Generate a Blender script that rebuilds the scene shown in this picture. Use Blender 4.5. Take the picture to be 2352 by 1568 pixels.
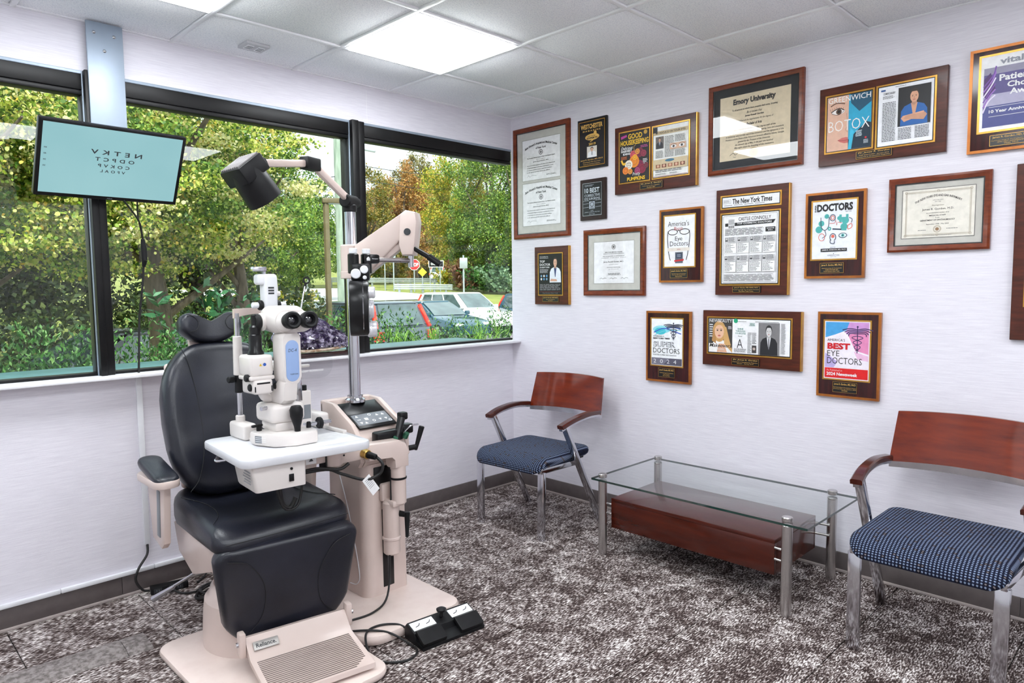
import bpy, bmesh, math, random
import numpy as np
from mathutils import Vector, Matrix

for _o in list(bpy.data.objects):
    bpy.data.objects.remove(_o, do_unlink=True)
SC = bpy.context.scene
COL = SC.collection
R = math.radians
PI = math.pi
random.seed(7)

# ------------------------------------------------------------------ camera
cam_d = bpy.data.cameras.new('camera')
cam_d.sensor_width = 36.0
cam_d.lens = 24.418
cam_d.clip_start = 0.05
cam_d.clip_end = 600
cam = bpy.data.objects.new('camera', cam_d)
COL.objects.link(cam)
_yaw, _pit, _rol = 0.787793, -0.0793786, -0.0104503
_f = Vector((math.cos(_pit)*math.cos(_yaw), math.cos(_pit)*math.sin(_yaw), math.sin(_pit)))
_r = Vector((math.sin(_yaw), -math.cos(_yaw), 0))
_u = _r.cross(_f)
_r2 = _r*math.cos(_rol) + _u*math.sin(_rol)
_u2 = -_r*math.sin(_rol) + _u*math.cos(_rol)
_mw = Matrix(((_r2.x, _u2.x, -_f.x, -3.46556), (_r2.y, _u2.y, -_f.y, -3.47487), (_r2.z, _u2.z, -_f.z, 1.40967), (0, 0, 0, 1)))
cam.matrix_world = _mw
SC.camera = cam

# ------------------------------------------------------------------ sky, sun, exposure
world = bpy.data.worlds.new('sky')
SC.world = world
world.use_nodes = True
_bg = world.node_tree.nodes['Background']
_bg.inputs['Color'].default_value = (0.90, 0.95, 1.0, 1)
_bg.inputs['Strength'].default_value = 1.15
sun_d = bpy.data.lights.new('sun', 'SUN')
sun_d.energy = 4.6
sun_d.angle = R(2.0)
sun_d.color = (1.0, 0.95, 0.84)
sun = bpy.data.objects.new('sun', sun_d)
COL.objects.link(sun)
sun.location = (-5, -12, 20)
sun.rotation_euler = Vector((0.42, 0.55, -0.78)).to_track_quat('-Z', 'Y').to_euler()
PANEL_STRENGTH = 10.8
vs = SC.view_settings
vs.view_transform = 'Standard'
vs.look = 'None'
vs.gamma = 1.0
vs.exposure = 0.73
vs.use_curve_mapping = False

# ------------------------------------------------------------------ helpers
def lin(c):
    out = []
    for v in c[:3]:
        v /= 255.0
        out.append(v/12.92 if v <= 0.04045 else ((v+0.055)/1.055)**2.4)
    return (out[0], out[1], out[2], 1.0)

MATS = {}
def mat(name, col=(200, 200, 200), rough=0.5, metal=0.0, spec=0.5, var=None, scale=(1, 1, 1), bump=None, coat=0.0, emit=None, estr=1.0, pos=False, sheen=0.0):
    """var=(noise scale, second colour, low, high, detail); bump=(scale, strength)"""
    if name in MATS:
        return MATS[name]
    m = bpy.data.materials.new(name)
    m.use_nodes = True
    nt = m.node_tree
    b = nt.nodes['Principled BSDF']
    b.inputs['Base Color'].default_value = lin(col)
    b.inputs['Roughness'].default_value = rough
    b.inputs['Metallic'].default_value = metal
    b.inputs['Specular IOR Level'].default_value = spec
    b.inputs['Coat Weight'].default_value = coat
    b.inputs['Coat Roughness'].default_value = 0.08
    if emit:
        b.inputs['Emission Color'].default_value = lin(emit)
        b.inputs['Emission Strength'].default_value = estr
    vec = None
    if var or bump:
        if pos:
            g = nt.nodes.new('ShaderNodeNewGeometry'); src = g.outputs['Position']
        else:
            g = nt.nodes.new('ShaderNodeTexCoord'); src = g.outputs['Object']
        mp = nt.nodes.new('ShaderNodeMapping')
        mp.inputs['Scale'].default_value = scale
        nt.links.new(src, mp.inputs['Vector'])
        vec = mp.outputs['Vector']
    if var:
        n = nt.nodes.new('ShaderNodeTexNoise')
        n.inputs['Scale'].default_value = var[0]
        n.inputs['Detail'].default_value = var[4] if len(var) > 4 else 3.0
        n.inputs['Roughness'].default_value = 0.6
        nt.links.new(vec, n.inputs['Vector'])
        r = nt.nodes.new('ShaderNodeValToRGB')
        r.color_ramp.elements[0].position = var[2]
        r.color_ramp.elements[1].position = var[3]
        r.color_ramp.elements[0].color = lin(col)
        r.color_ramp.elements[1].color = lin(var[1])
        nt.links.new(n.outputs['Fac'], r.inputs['Fac'])
        nt.links.new(r.outputs['Color'], b.inputs['Base Color'])
    if bump:
        n2 = nt.nodes.new('ShaderNodeTexNoise')
        n2.inputs['Scale'].default_value = bump[0]
        n2.inputs['Detail'].default_value = 3.0
        nt.links.new(vec, n2.inputs['Vector'])
        bp = nt.nodes.new('ShaderNodeBump')
        bp.inputs['Strength'].default_value = bump[1]
        bp.inputs['Distance'].default_value = 0.01
        nt.links.new(n2.outputs['Fac'], bp.inputs['Height'])
        nt.links.new(bp.outputs['Normal'], b.inputs['Normal'])
    MATS[name] = m
    return m

def clear_glass(name, tint, ior=1.5, rough=0.0, refl=1.0):
    """thin architectural pane: straight transmission plus a Fresnel reflection"""
    if name in MATS:
        return MATS[name]
    m = bpy.data.materials.new(name)
    m.use_nodes = True
    nt = m.node_tree
    nt.nodes.clear()
    out = nt.nodes.new('ShaderNodeOutputMaterial')
    mx = nt.nodes.new('ShaderNodeMixShader')
    tr = nt.nodes.new('ShaderNodeBsdfTransparent')
    gl = nt.nodes.new('ShaderNodeBsdfGlossy')
    fr = nt.nodes.new('ShaderNodeFresnel')
    ml = nt.nodes.new('ShaderNodeMath'); ml.operation = 'MULTIPLY'; ml.inputs[1].default_value = refl
    tr.inputs['Color'].default_value = tint
    gl.inputs['Roughness'].default_value = rough
    fr.inputs['IOR'].default_value = ior
    # only the face the ray enters reflects; the pane is too thin to bend the ray on its way out
    ge = nt.nodes.new('ShaderNodeNewGeometry')
    iv = nt.nodes.new('ShaderNodeMath'); iv.operation = 'SUBTRACT'; iv.inputs[0].default_value = 1.0
    m2 = nt.nodes.new('ShaderNodeMath'); m2.operation = 'MULTIPLY'; m2.use_clamp = True
    nt.links.new(ge.outputs['Backfacing'], iv.inputs[1])
    nt.links.new(fr.outputs[0], ml.inputs[0])
    nt.links.new(ml.outputs[0], m2.inputs[0])
    nt.links.new(iv.outputs[0], m2.inputs[1])
    nt.links.new(m2.outputs[0], mx.inputs[0])
    nt.links.new(tr.outputs[0], mx.inputs[1])
    nt.links.new(gl.outputs[0], mx.inputs[2])
    nt.links.new(mx.outputs[0], out.inputs[0])
    MATS[name] = m
    return m

_RB = {}
def rbox_data(sx, sy, sz, r, seg):
    k = (round(sx, 5), round(sy, 5), round(sz, 5), round(r, 5), seg)
    if k not in _RB:
        bm = bmesh.new()
        bmesh.ops.create_cube(bm, size=1.0)
        for v in bm.verts:
            v.co = Vector((v.co.x*sx, v.co.y*sy, v.co.z*sz))
        r = min(r, 0.49*min(sx, sy, sz))
        if r > 0:
            bmesh.ops.bevel(bm, geom=list(bm.edges), offset=r, segments=seg, profile=0.5, affect='EDGES')
        bm.verts.index_update()
        _RB[k] = ([v.co.copy() for v in bm.verts], [[v.index for v in f.verts] for f in bm.faces])
        bm.free()
    return _RB[k]

def smooth_path(pts, n=8, closed=False):
    P = [Vector(p) for p in pts]
    if len(P) < 3 and not closed:
        return P
    out = []
    N = len(P)
    rng = range(N if closed else N-1)
    for i in rng:
        p0 = P[(i-1) % N] if (closed or i > 0) else P[0]
        p1 = P[i]
        p2 = P[(i+1) % N]
        p3 = P[(i+2) % N] if (closed or i+2 < N) else P[-1]
        for k in range(n):
            t = k/n
            out.append(0.5*((2*p1) + (p2-p0)*t + (2*p0-5*p1+4*p2-p3)*t*t + (3*p1-p0-3*p2+p3)*t**3))
    if not closed:
        out.append(P[-1])
    return out

def rrect(w, h, r, n=5, cx=0.0, cy=0.0):
    """rounded rectangle outline, counter-clockwise; r may be four radii (br, tr, tl, bl)"""
    rr = r if isinstance(r, (tuple, list)) else (r, r, r, r)
    pts = []
    for (sx, sy, a0, rad) in ((1, -1, -90, rr[0]), (1, 1, 0, rr[1]), (-1, 1, 90, rr[2]), (-1, -1, 180, rr[3])):
        ox, oy = cx+sx*(w/2-rad), cy+sy*(h/2-rad)
        for k in range(n+1):
            a = R(a0+90*k/n)
            pts.append((ox+rad*math.cos(a), oy+rad*math.sin(a)))
    return pts

class MB:
    def __init__(s):
        s.v = []; s.f = []; s.mi = []
    def add(s, V, F, mi=0, M=None):
        o = len(s.v)
        if M is not None:
            s.v += [M @ Vector(p) for p in V]
        else:
            s.v += [Vector(p) for p in V]
        s.f += [[i+o for i in f] for f in F]
        s.mi += [mi]*len(F)
        return s
    def box(s, x0, x1, y0, y1, z0, z1, bev=0.0, seg=2, mi=0, M=None):
        V, F = rbox_data(abs(x1-x0), abs(y1-y0), abs(z1-z0), bev, seg)
        T = Matrix.Translation(((x0+x1)/2, (y0+y1)/2, (z0+z1)/2))
        return s.add(V, F, mi, (M @ T) if M is not None else T)
    def bar(s, p0, p1, w, h, bev=0.003, mi=0, up=(0, 0, 1)):
        p0, p1 = Vector(p0), Vector(p1)
        d = p1-p0
        V, F = rbox_data(d.length, w, h, bev, 2)
        x = d.normalized(); u = Vector(up)
        y = u.cross(x)
        if y.length < 1e-4:
            y = Vector((0, 1, 0)).cross(x)
        y.normalize(); z = x.cross(y)
        m = Matrix(((x.x, y.x, z.x, 0), (x.y, y.y, z.y, 0), (x.z, y.z, z.z, 0), (0, 0, 0, 1)))
        m.translation = (p0+p1)/2
        return s.add(V, F, mi, m)
    def cyl(s, p0, p1, r0, r1=None, seg=20, cap=True, mi=0, bev=0.0):
        r1 = r0 if r1 is None else r1
        p0, p1 = Vector(p0), Vector(p1)
        L = (p1-p0).length
        if bev > 0:
            prof = [(0, 0), (r0-bev, 0), (r0, bev), (r1, L-bev), (r1-bev, L), (0, L)]
        elif cap:
            prof = [(0, 0), (r0, 0), (r1, L), (0, L)]
        else:
            prof = [(r0, 0), (r1, L)]
        return s.lathe(prof, seg, p0, p1-p0, mi)
    def lathe(s, prof, seg=24, org=(0, 0, 0), axis=(0, 0, 1), mi=0):
        q = Vector((0, 0, 1)).rotation_difference(Vector(axis).normalized()).to_matrix().to_4x4()
        q.translation = Vector(org)
        V = []; idx = []
        for (r, z) in prof:
            if r <= 1e-6:
                idx.append([len(V)]); V.append((0, 0, z))
            else:
                st = len(V)
                for k in range(seg):
                    a = 2*PI*k/seg
                    V.append((r*math.cos(a), r*math.sin(a), z))
                idx.append(list(range(st, st+seg)))
        F = []
        for a, b in zip(idx, idx[1:]):
            if len(a) == 1 and len(b) == 1:
                continue
            for k in range(seg):
                k2 = (k+1) % seg
                if len(a) == 1:
                    F.append([a[0], b[k2], b[k]])
                elif len(b) == 1:
                    F.append([a[k], a[k2], b[0]])
                else:
                    F.append([a[k], a[k2], b[k2], b[k]])
        return s.add(V, F, mi, q)
    def tube(s, pts, r, seg=8, n=6, closed=False, smooth=True, mi=0, cap=True):
        P = smooth_path(pts, n, closed) if smooth else [Vector(p) for p in pts]
        N = len(P)
        T = []
        for i in range(N):
            a = P[(i-1) % N] if (closed or i > 0) else P[i]
            b = P[(i+1) % N] if (closed or i < N-1) else P[i]
            T.append((b-a).normalized())
        u = T[0].orthogonal().normalized()
        V = []; F = []
        for i in range(N):
            if i > 0:
                u = T[i-1].rotation_difference(T[i]) @ u
            u = (u - T[i]*u.dot(T[i])).normalized()
            w = T[i].cross(u)
            rr = r(i/(N-1)) if callable(r) else r
            for k in range(seg):
                a = 2*PI*k/seg
                V.append(P[i]+u*(rr*math.cos(a))+w*(rr*math.sin(a)))
        for i in range(N if closed else N-1):
            j = (i+1) % N
            for k in range(seg):
                k2 = (k+1) % seg
                F.append([i*seg+k, i*seg+k2, j*seg+k2, j*seg+k])
        if cap and not closed:
            F.append(list(range(seg))[::-1]); F.append([(N-1)*seg+k for k in range(seg)])
        return s.add(V, F, mi)
    def loft(s, rings, cap0=True, cap1=True, mi=0, M=None, closed=False):
        n = len(rings[0]); V = [p for r_ in rings for p in r_]; F = []
        m = len(rings)
        for i in range(m if closed else m-1):
            j = (i+1) % m
            for k in range(n):
                k2 = (k+1) % n
                F.append([i*n+k, i*n+k2, j*n+k2, j*n+k])
        if not closed:
            if cap0: F.append(list(range(n))[::-1])
            if cap1: F.append([(m-1)*n+k for k in range(n)])
        return s.add(V, F, mi, M)
    def prism(s, poly, d0, d1, plane='xy', bev=0.0, mi=0, M=None):
        """poly in a plane, pushed from d0 to d1 along the third axis; bev rounds both rims"""
        def put(a, b, d):
            return {'xy': (a, b, d), 'xz': (a, d, b), 'yz': (d, a, b)}[plane]
        if bev > 0:
            cx = sum(p[0] for p in poly)/len(poly); cy = sum(p[1] for p in poly)/len(poly)
            w = max(p[0] for p in poly)-min(p[0] for p in poly); h = max(p[1] for p in poly)-min(p[1] for p in poly)
            def ins(b):
                return [(cx+(p[0]-cx)*(1-2*b/w), cy+(p[1]-cy)*(1-2*b/h)) for p in poly]
            sg = 1 if d1 > d0 else -1
            st = [(bev, 0), (bev*0.3, bev*0.3), (0, bev)]
            rings = [[put(a, b, d0+sg*z) for a, b in ins(i)] for i, z in st]
            rings += [[put(a, b, d1-sg*z) for a, b in ins(i)] for i, z in reversed(st)]
        else:
            rings = [[put(a, b, d0) for a, b in poly], [put(a, b, d1) for a, b in poly]]
        return s.loft(rings, mi=mi, M=M)
    def ring(s, outer, inner, d0, d1, plane='xz', mi=0):
        """a flat frame between two outlines of equal length"""
        def put(p, d):
            return {'xy': (p[0], p[1], d), 'xz': (p[0], d, p[1]), 'yz': (d, p[0], p[1])}[plane]
        n = len(outer)
        V = [put(p, d0) for p in outer]+[put(p, d1) for p in outer]+[put(p, d1) for p in inner]+[put(p, d0) for p in inner]
        F = []
        for a, b in ((0, 1), (1, 2), (2, 3), (3, 0)):
            for k in range(n):
                k2 = (k+1) % n
                F.append([a*n+k, a*n+k2, b*n+k2, b*n+k])
        return s.add(V, F, mi)
    def fn(s, f):
        s.v = [Vector(f(p)) for p in s.v]
        return s
    def xf(s, M):
        s.v = [M @ p for p in s.v]
        return s

def cushion(outline, thick, edge=None, dome=0.0, n_in=5):
    """soft pad: outline in xy, thickness in z from 0 (back) to thick (front), rounded rim, slight dome"""
    edge = edge or thick*0.45
    cx = sum(p[0] for p in outline)/len(outline); cy = sum(p[1] for p in outline)/len(outline)
    w = (max(p[0] for p in outline)-min(p[0] for p in outline))/2
    rings = []
    def ring(i, z):
        k = 1-i/w
        return [(cx+(p[0]-cx)*k, cy+(p[1]-cy)*k, z) for p in outline]
    for a in (90, 60, 30, 0):
        rings.append(ring(edge*(1-math.cos(R(a))), edge*(1-math.sin(R(a)))))
    for a in (0, 22, 45, 68, 90):
        rings.append(ring(edge*(1-math.cos(R(a))), thick-edge*(1-math.sin(R(a)))))
    for k in range(1, n_in+1):
        t = k/(n_in+0.4)
        i = edge+(w-edge)*t
        rings.append(ring(i, thick+dome*(1-(1-t)**2)))
    mb = MB()
    mb.loft(rings)
    return mb

MW = {}
def reg(o, M):
    MW[o.name] = M
    return o
def mesh_of(name, mb, mats):
    me = bpy.data.meshes.new(name)
    me.from_pydata([tuple(p) for p in mb.v], [], mb.f)
    bm = bmesh.new(); bm.from_mesh(me)
    bmesh.ops.recalc_face_normals(bm, faces=bm.faces)
    bm.to_mesh(me); bm.free()
    for m in (mats if isinstance(mats, (list, tuple)) else [mats]):
        me.materials.append(m)
    if any(mb.mi):
        me.polygons.foreach_set('material_index', mb.mi)
    me.polygons.foreach_set('use_smooth', [True]*len(me.polygons))
    me.update()
    me.set_sharp_from_angle(angle=R(38))
    return me
def part(name, mb, mats, parent=None, world=False, label=None, kind=None):
    if world and parent is not None:
        mb.xf(MW[parent.name].inverted())
    o = bpy.data.objects.new(name, mesh_of(name, mb, mats))
    COL.objects.link(o)
    if parent is not None:
        o.parent = parent
        reg(o, MW[parent.name])
    else:
        reg(o, Matrix.Identity(4))
    if label: o['label'] = label
    if kind: o['kind'] = kind
    return o
def tag(o, label, cat, group=None):
    o['label'] = label; o['category'] = cat
    if group: o['group'] = group
    return o
def thing(name, label, cat, loc=(0, 0, 0), rotz=0.0, group=None, rot=None):
    o = bpy.data.objects.new(name, None)
    COL.objects.link(o)
    o.empty_display_size = 0.05
    o.location = loc
    o.rotation_euler = rot if rot else (0, 0, rotz)
    M = Matrix.Translation(loc) @ (o.rotation_euler.to_matrix().to_4x4())
    reg(o, M)
    return tag(o, label, cat, group)
def solo(name, mb, mats, label, cat, group=None, loc=(0, 0, 0), rotz=0.0):
    o = part(name, mb, mats)
    o.location = loc; o.rotation_euler = (0, 0, rotz)
    reg(o, Matrix.Translation(loc) @ Matrix.Rotation(rotz, 4, 'Z'))
    return tag(o, label, cat, group)
def struct(name, mb, mats, parent=None):
    o = part(name, mb, mats, parent)
    if parent is None:
        o['kind'] = 'structure'
    return o
def share(name, me, parent, loc=(0, 0, 0)):
    o = bpy.data.objects.new(name, me)
    COL.objects.link(o)
    o.parent = parent
    o.location = loc
    reg(o, MW[parent.name])
    return o
def clone(root, loc, rotz, label, group=None):
    r = root.copy(); COL.objects.link(r)
    r.location = loc; r.rotation_euler = (0, 0, rotz); r['label'] = label
    if group: r['group'] = group
    for ch in list(root.children):
        c = ch.copy(); COL.objects.link(c); c.parent = r
        for g in list(ch.children):
            d = g.copy(); COL.objects.link(d); d.parent = c
    return r

_TX = {}
def glyphs(s, bold=0.0, shear=0.0, spacing=1.0):
    """outline of a string as 2-D points and faces, with its bounds"""
    k = (s, bold, shear, spacing)
    if k not in _TX:
        c = bpy.data.curves.new('txt', 'FONT')
        c.body = s; c.resolution_u = 2; c.offset = bold; c.shear = shear; c.space_character = spacing
        o = bpy.data.objects.new('txt', c)
        me = o.to_mesh()
        V = [(v.co.x, v.co.y) for v in me.vertices]; F = [list(p.vertices) for p in me.polygons]
        o.to_mesh_clear()
        bpy.data.objects.remove(o); bpy.data.curves.remove(c)
        if not V:
            V = [(0, 0), (1, 1)]; F = []
        xs = [p[0] for p in V]; ys = [p[1] for p in V]
        _TX[k] = (V, F, min(xs), max(xs), min(ys), max(ys))
    return _TX[k]

H = 2.559   # ceiling height
# ------------------------------------------------------------------ surface materials
def wall_mat():
    m = mat('wallcovering', (234, 231, 239), 0.62, var=(9, (218, 214, 224), 0.35, 0.72, 6), scale=(0.9, 0.9, 26), bump=(26, 0.12), pos=True)
    return m
WALL = wall_mat()
WALLP = mat('wall_paint', (246, 245, 248), 0.7, var=(4, (242, 241, 244), 0.3, 0.7))
CEIL = mat('ceiling_tile_speckle', (251, 252, 254), 0.85, var=(180, (226, 228, 235), 0.46, 0.66, 4), bump=(160, 0.15), pos=True)
TBAR = mat('ceiling_grid_paint', (252, 252, 254), 0.35, var=(12, (246, 247, 250), 0.3, 0.7))
BLACKM = mat('black_anodised_frame', (9, 9, 11), 0.42, spec=0.3, var=(7, (20, 18, 18), 0.4, 0.8))
BASEB = mat('baseboard_vinyl', (98, 90, 89), 0.45, var=(20, (88, 80, 80), 0.3, 0.7))
BASET = mat('baseboard_toe', (176, 164, 160), 0.5, var=(20, (160, 150, 148), 0.3, 0.7))
WHITEP = mat('white_plastic', (232, 233, 237), 0.4, var=(8, (224, 225, 230), 0.3, 0.7))
SILLM = mat('white_sill_paint', (240, 239, 243), 0.42, var=(9, (230, 229, 234), 0.3, 0.7))
STEELP = mat('grey_steel_plate', (150, 163, 178), 0.45, metal=0.35, var=(5, (162, 174, 188), 0.3, 0.7))
GLASSW = clear_glass('window_glass', (0.90, 0.96, 0.95, 1), 1.5)

def carpet_mat():
    m = bpy.data.materials.new('mottled_carpet'); m.use_nodes = True
    nt = m.node_tree; b = nt.nodes['Principled BSDF']
    g = nt.nodes.new('ShaderNodeNewGeometry')
    def noise(sc, rot, scale, det, rough=0.6, dist=0.0):
        mp = nt.nodes.new('ShaderNodeMapping'); mp.inputs['Scale'].default_value = sc; mp.inputs['Rotation'].default_value = (0, 0, rot)
        n = nt.nodes.new('ShaderNodeTexNoise'); n.inputs['Scale'].default_value = scale; n.inputs['Detail'].default_value = det
        n.inputs['Roughness'].default_value = rough; n.inputs['Distortion'].default_value = dist
        nt.links.new(g.outputs['Position'], mp.inputs['Vector']); nt.links.new(mp.outputs[0], n.inputs['Vector'])
        return n.outputs['Fac']
    big = noise((1, 1, 1), 0.0, 7.0, 5.0, 0.7, 0.6)
    mid = noise((0.6, 1, 1), 0.0, 30.0, 5.0, 0.7)
    fib = noise((0.30, 1, 1), 0.0, 190.0, 1.5, 0.5)
    def math_(op, a, bb):
        n = nt.nodes.new('ShaderNodeMath'); n.operation = op
        for i, x in enumerate((a, bb)):
            if isinstance(x, (int, float)): n.inputs[i].default_value = x
            else: nt.links.new(x, n.inputs[i])
        return n.outputs[0]
    t = math_('ADD', math_('MULTIPLY', big, 0.45), math_('MULTIPLY', mid, 0.45))
    t = math_('ADD', t, math_('MULTIPLY', fib, 0.75))
    r = nt.nodes.new('ShaderNodeValToRGB')
    e = r.color_ramp.elements
    e[0].position = 0.73; e[0].color = lin((50, 39, 37))
    e[1].position = 0.985; e[1].color = lin((236, 230, 228))
    x = e.new(0.815); x.color = lin((96, 83, 80))
    x = e.new(0.895); x.color = lin((168, 158, 155))
    nt.links.new(t, r.inputs['Fac']); nt.links.new(r.outputs[0], b.inputs['Base Color'])
    b.inputs['Roughness'].default_value = 0.95; b.inputs['Specular IOR Level'].default_value = 0.15
    bp = nt.nodes.new('ShaderNodeBump'); bp.inputs['Strength'].default_value = 0.6; bp.inputs['Distance'].default_value = 0.006
    nt.links.new(t, bp.inputs['Height']); nt.links.new(bp.outputs[0], b.inputs['Normal'])
    MATS['mottled_carpet'] = m
    return m
CARPET = carpet_mat()

XW, YW = -5.0, -5.0      # walls behind the camera
# floor: base slab with the carpet tiles laid on it
fl = struct('floor', MB().box(XW, 0, YW, 0, -0.12, -0.008), mat('floor_slab', (60, 54, 52), 0.9, var=(5, (50, 45, 43), 0.3, 0.7)))
tile_me = mesh_of('carpet_tile', MB().box(-0.2482, 0.2482, -0.2482, 0.2482, -0.008, 0.0, bev=0.002, seg=1), CARPET)
for i in range(10):
    for j in range(10):
        xc, yc = -0.25-0.5*i, -0.02-0.25-0.5*j
        if yc-0.25 < YW: continue
        share('carpet_tile', tile_me, fl, (xc, yc, 0))
part('carpet_edge_strip', MB().box(XW, 0, -0.0205, 0, -0.008, 0.0), CARPET, fl)

# walls
struct('wall_right', MB().box(0, 0.15, YW-0.15, 0.0, -0.12, H+0.1), WALL)
struct('wall_left', MB().box(XW-0.15, XW, YW-0.15, 0.26, -0.12, H+0.1), WALLP)
struct('wall_back', MB().box(XW, 0, YW-0.15, YW, -0.12, H+0.1), WALLP)
SZ, HZ = 1.032, 2.352
wl = struct('wall_window', MB().box(XW, 0, 0, 0.26, -0.12, SZ-0.016), WALL)
part('window_header_wall', MB().box(XW, 0, 0, 0.26, HZ, H+0.1), WALL, wl)
part('wall_seam', MB().box(-1.1665, -1.1645, -0.0006, 0.001, HZ, H-0.02), WALLP, wl)
part('header_gasket', MB().box(XW, 0, -0.003, 0.02, HZ-0.014, HZ, bev=0.002), STEELP, wl)
struct('window_sill', MB().box(XW, 0, -0.085, 0.004, SZ-0.016, SZ, bev=0.003), SILLM)['kind'] = 'structure'

# windows: black frame members and three panes
GY = 0.022
panes = [(XW, -2.602), (-2.540, -1.287), (-1.197, 0.0)]
for n, (x0, x1) in enumerate(panes):
    w = thing('window_%d' % (n+1), 'window', 'window', ((x0+x1)/2, GY, SZ))
    del w['label']; del w['category']; w['kind'] = 'structure'
    part('frame_head', MB().box(x0, x1, 0.0, 0.16, 2.272, HZ, bev=0.004).box(x0, x1, 0.004, 0.06, 2.250, 2.272, bev=0.004), BLACKM, w, world=True)
    part('frame_bottom', MB().box(x0, x1, 0.004, 0.06, SZ, SZ+0.014, bev=0.003), BLACKM, w, world=True)
    for xa, xb in (((x0, x0+0.008), (x1-0.008, x1)) if x1 < -0.1 else ((x0, x0+0.008),)):
        part('frame_stile', MB().box(xa, xb, 0.010, 0.06, SZ+0.014, 2.250, bev=0.003), BLACKM, w, world=True)
    part('pane', MB().box(x0+0.004, x1-0.004 if x1 < -0.1 else -0.001, GY, GY+0.006, SZ+0.008, 2.255), GLASSW, w, world=True)
for n, (x0, x1) in enumerate(((-2.602, -2.540), (-1.287, -1.197))):
    xm = (x0+x1)/2
    t = struct('trim_%d' % (n+1), MB().box(x0, xm-0.002, -0.035, 0.10, SZ, HZ, bev=0.004).box(xm-0.002, x1, -0.02, 0.10, SZ, HZ, bev=0.004), BLACKM)
    part('aluminium_edge', MB().box(x0-0.004, x0+0.004, -0.005, 0.006, SZ, HZ, bev=0.001), STEELP, t)
struct('trim_3', MB().box(XW, 0.0, 0.27, 0.62, 0.985, 1.02, bev=0.008), mat('teal_haze_ledge', (108, 158, 162), 0.35, var=(6, (86, 134, 140), 0.3, 0.75)))  # ledge added; teal haze along the window base is put into its colour
# steel cover plate on the column between the windows
cp = struct('trim_4', MB().box(-2.589, -2.447, -0.048, -0.036, 1.90, H-0.002, bev=0.002), STEELP)
for x, z in ((-2.560, 2.512), (-2.482, 2.508), (-2.522, 2.440)):
    part('screw', MB().lathe([(0, 0.006), (0.004, 0.005), (0.007, 0.002), (0.007, 0)][::-1], 12, (x, -0.048, z), (0, -1, 0)), mat('steel', (190, 190, 192), 0.25, metal=1.0), cp)

# baseboards in lengths
for nm, ax in (('baseboard_window', 0), ('baseboard_right', 1)):
    base = None
    cuts = [0.0, -1.62, -2.56, -3.5, XW] if ax == 0 else [0.0, -1.85, -2.98, YW]
    for k, (a, b) in enumerate(zip(cuts, cuts[1:])):
        mb = MB()
        if ax == 0: mb.box(b+0.0006, a-0.0006, -0.009, 0, 0.012, 0.098, bev=0.002)
        else: mb.box(-0.009, 0, b+0.0006, a-0.0006, 0.012, 0.098, bev=0.002)
        if base is None:
            base = struct(nm, mb, BASEB)
        else:
            part('baseboard_length', mb, BASEB, base)
    mb = MB()
    if ax == 0: mb.box(XW, -0.009, -0.014, 0, 0.0, 0.014, bev=0.003)
    else: mb.box(-0.014, 0, YW, 0, 0.0, 0.014, bev=0.003)
    part('toe_strip', mb, BASET, base)

# ceiling: grid of T-bars, bevelled tiles, light panels
OX, OY, T = 0.3975, 0.4802, 0.61
ce = struct('ceiling', MB().box(XW, 0, YW, 0.0, H+0.012, H+0.1), CEIL)
xl = [0.0]+[-(OX+i*T) for i in range(9) if -(OX+i*T) > XW]+[XW]
yl = [0.0]+[-(OY+i*T) for i in range(9) if -(OY+i*T) > YW]+[YW]
for x in xl[1:-1]:
    part('grid_runner', MB().box(x-0.0105, x+0.0105, YW, 0, H-0.004, H+0.01, bev=0.001), TBAR, ce)
for y in yl[1:-1]:
    part('grid_tee', MB().box(XW, 0, y-0.0105, y+0.0105, H-0.0037, H+0.0103, bev=0.001), TBAR, ce)
part('wall_angle', MB().box(XW, 0, -0.016, 0, H-0.001, H+0.008).box(-0.016, 0, YW, -0.016, H-0.001, H+0.008), TBAR, ce)
def tile_mb(x0, x1, y0, y1):
    g = 0.0115
    a = [(x0+g, y0+g), (x1-g, y0+g), (x1-g, y1-g), (x0+g, y1-g)]
    b = [(x0+g+.004, y0+g+.004), (x1-g-.004, y0+g+.004), (x1-g-.004, y1-g-.004), (x0+g+.004, y1-g-.004)]
    return MB().loft([[(p[0], p[1], H+0.011) for p in a], [(p[0], p[1], H+0.006) for p in a], [(p[0], p[1], H+0.003) for p in b]])
LIP = mat('ceiling_tile_lit_edge', (246, 247, 250), 0.6, var=(20, (240, 241, 245), 0.3, 0.7))  # white edge: light caught on the bevels is put into the colour
def lighten_lip(o):
    for f in o.data.polygons:
        if abs(f.normal.z) < 0.95: f.material_index = 1
    return o
EMIT = bpy.data.materials.new('lit_diffuser'); EMIT.use_nodes = True
_e = EMIT.node_tree.nodes['Principled BSDF']
_e.inputs['Base Color'].default_value = (0.9, 0.9, 0.9, 1)
_e.inputs['Emission Color'].default_value = (0.93, 0.97, 1.0, 1)
_e.inputs['Emission Strength'].default_value = PANEL_STRENGTH
LIGHTS = {(1, 0), (3, 0), (5, 0), (1, 3), (3, 3), (5, 3), (3, 6), (1, 6)}
full_me = None
lamp_no = 0
LL = {(1, 0): 'lit square ceiling light panel above the phoropter arm, nearer the room corner', (3, 0): 'lit square ceiling light panel cut by the top edge above the monitor'}
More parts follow.
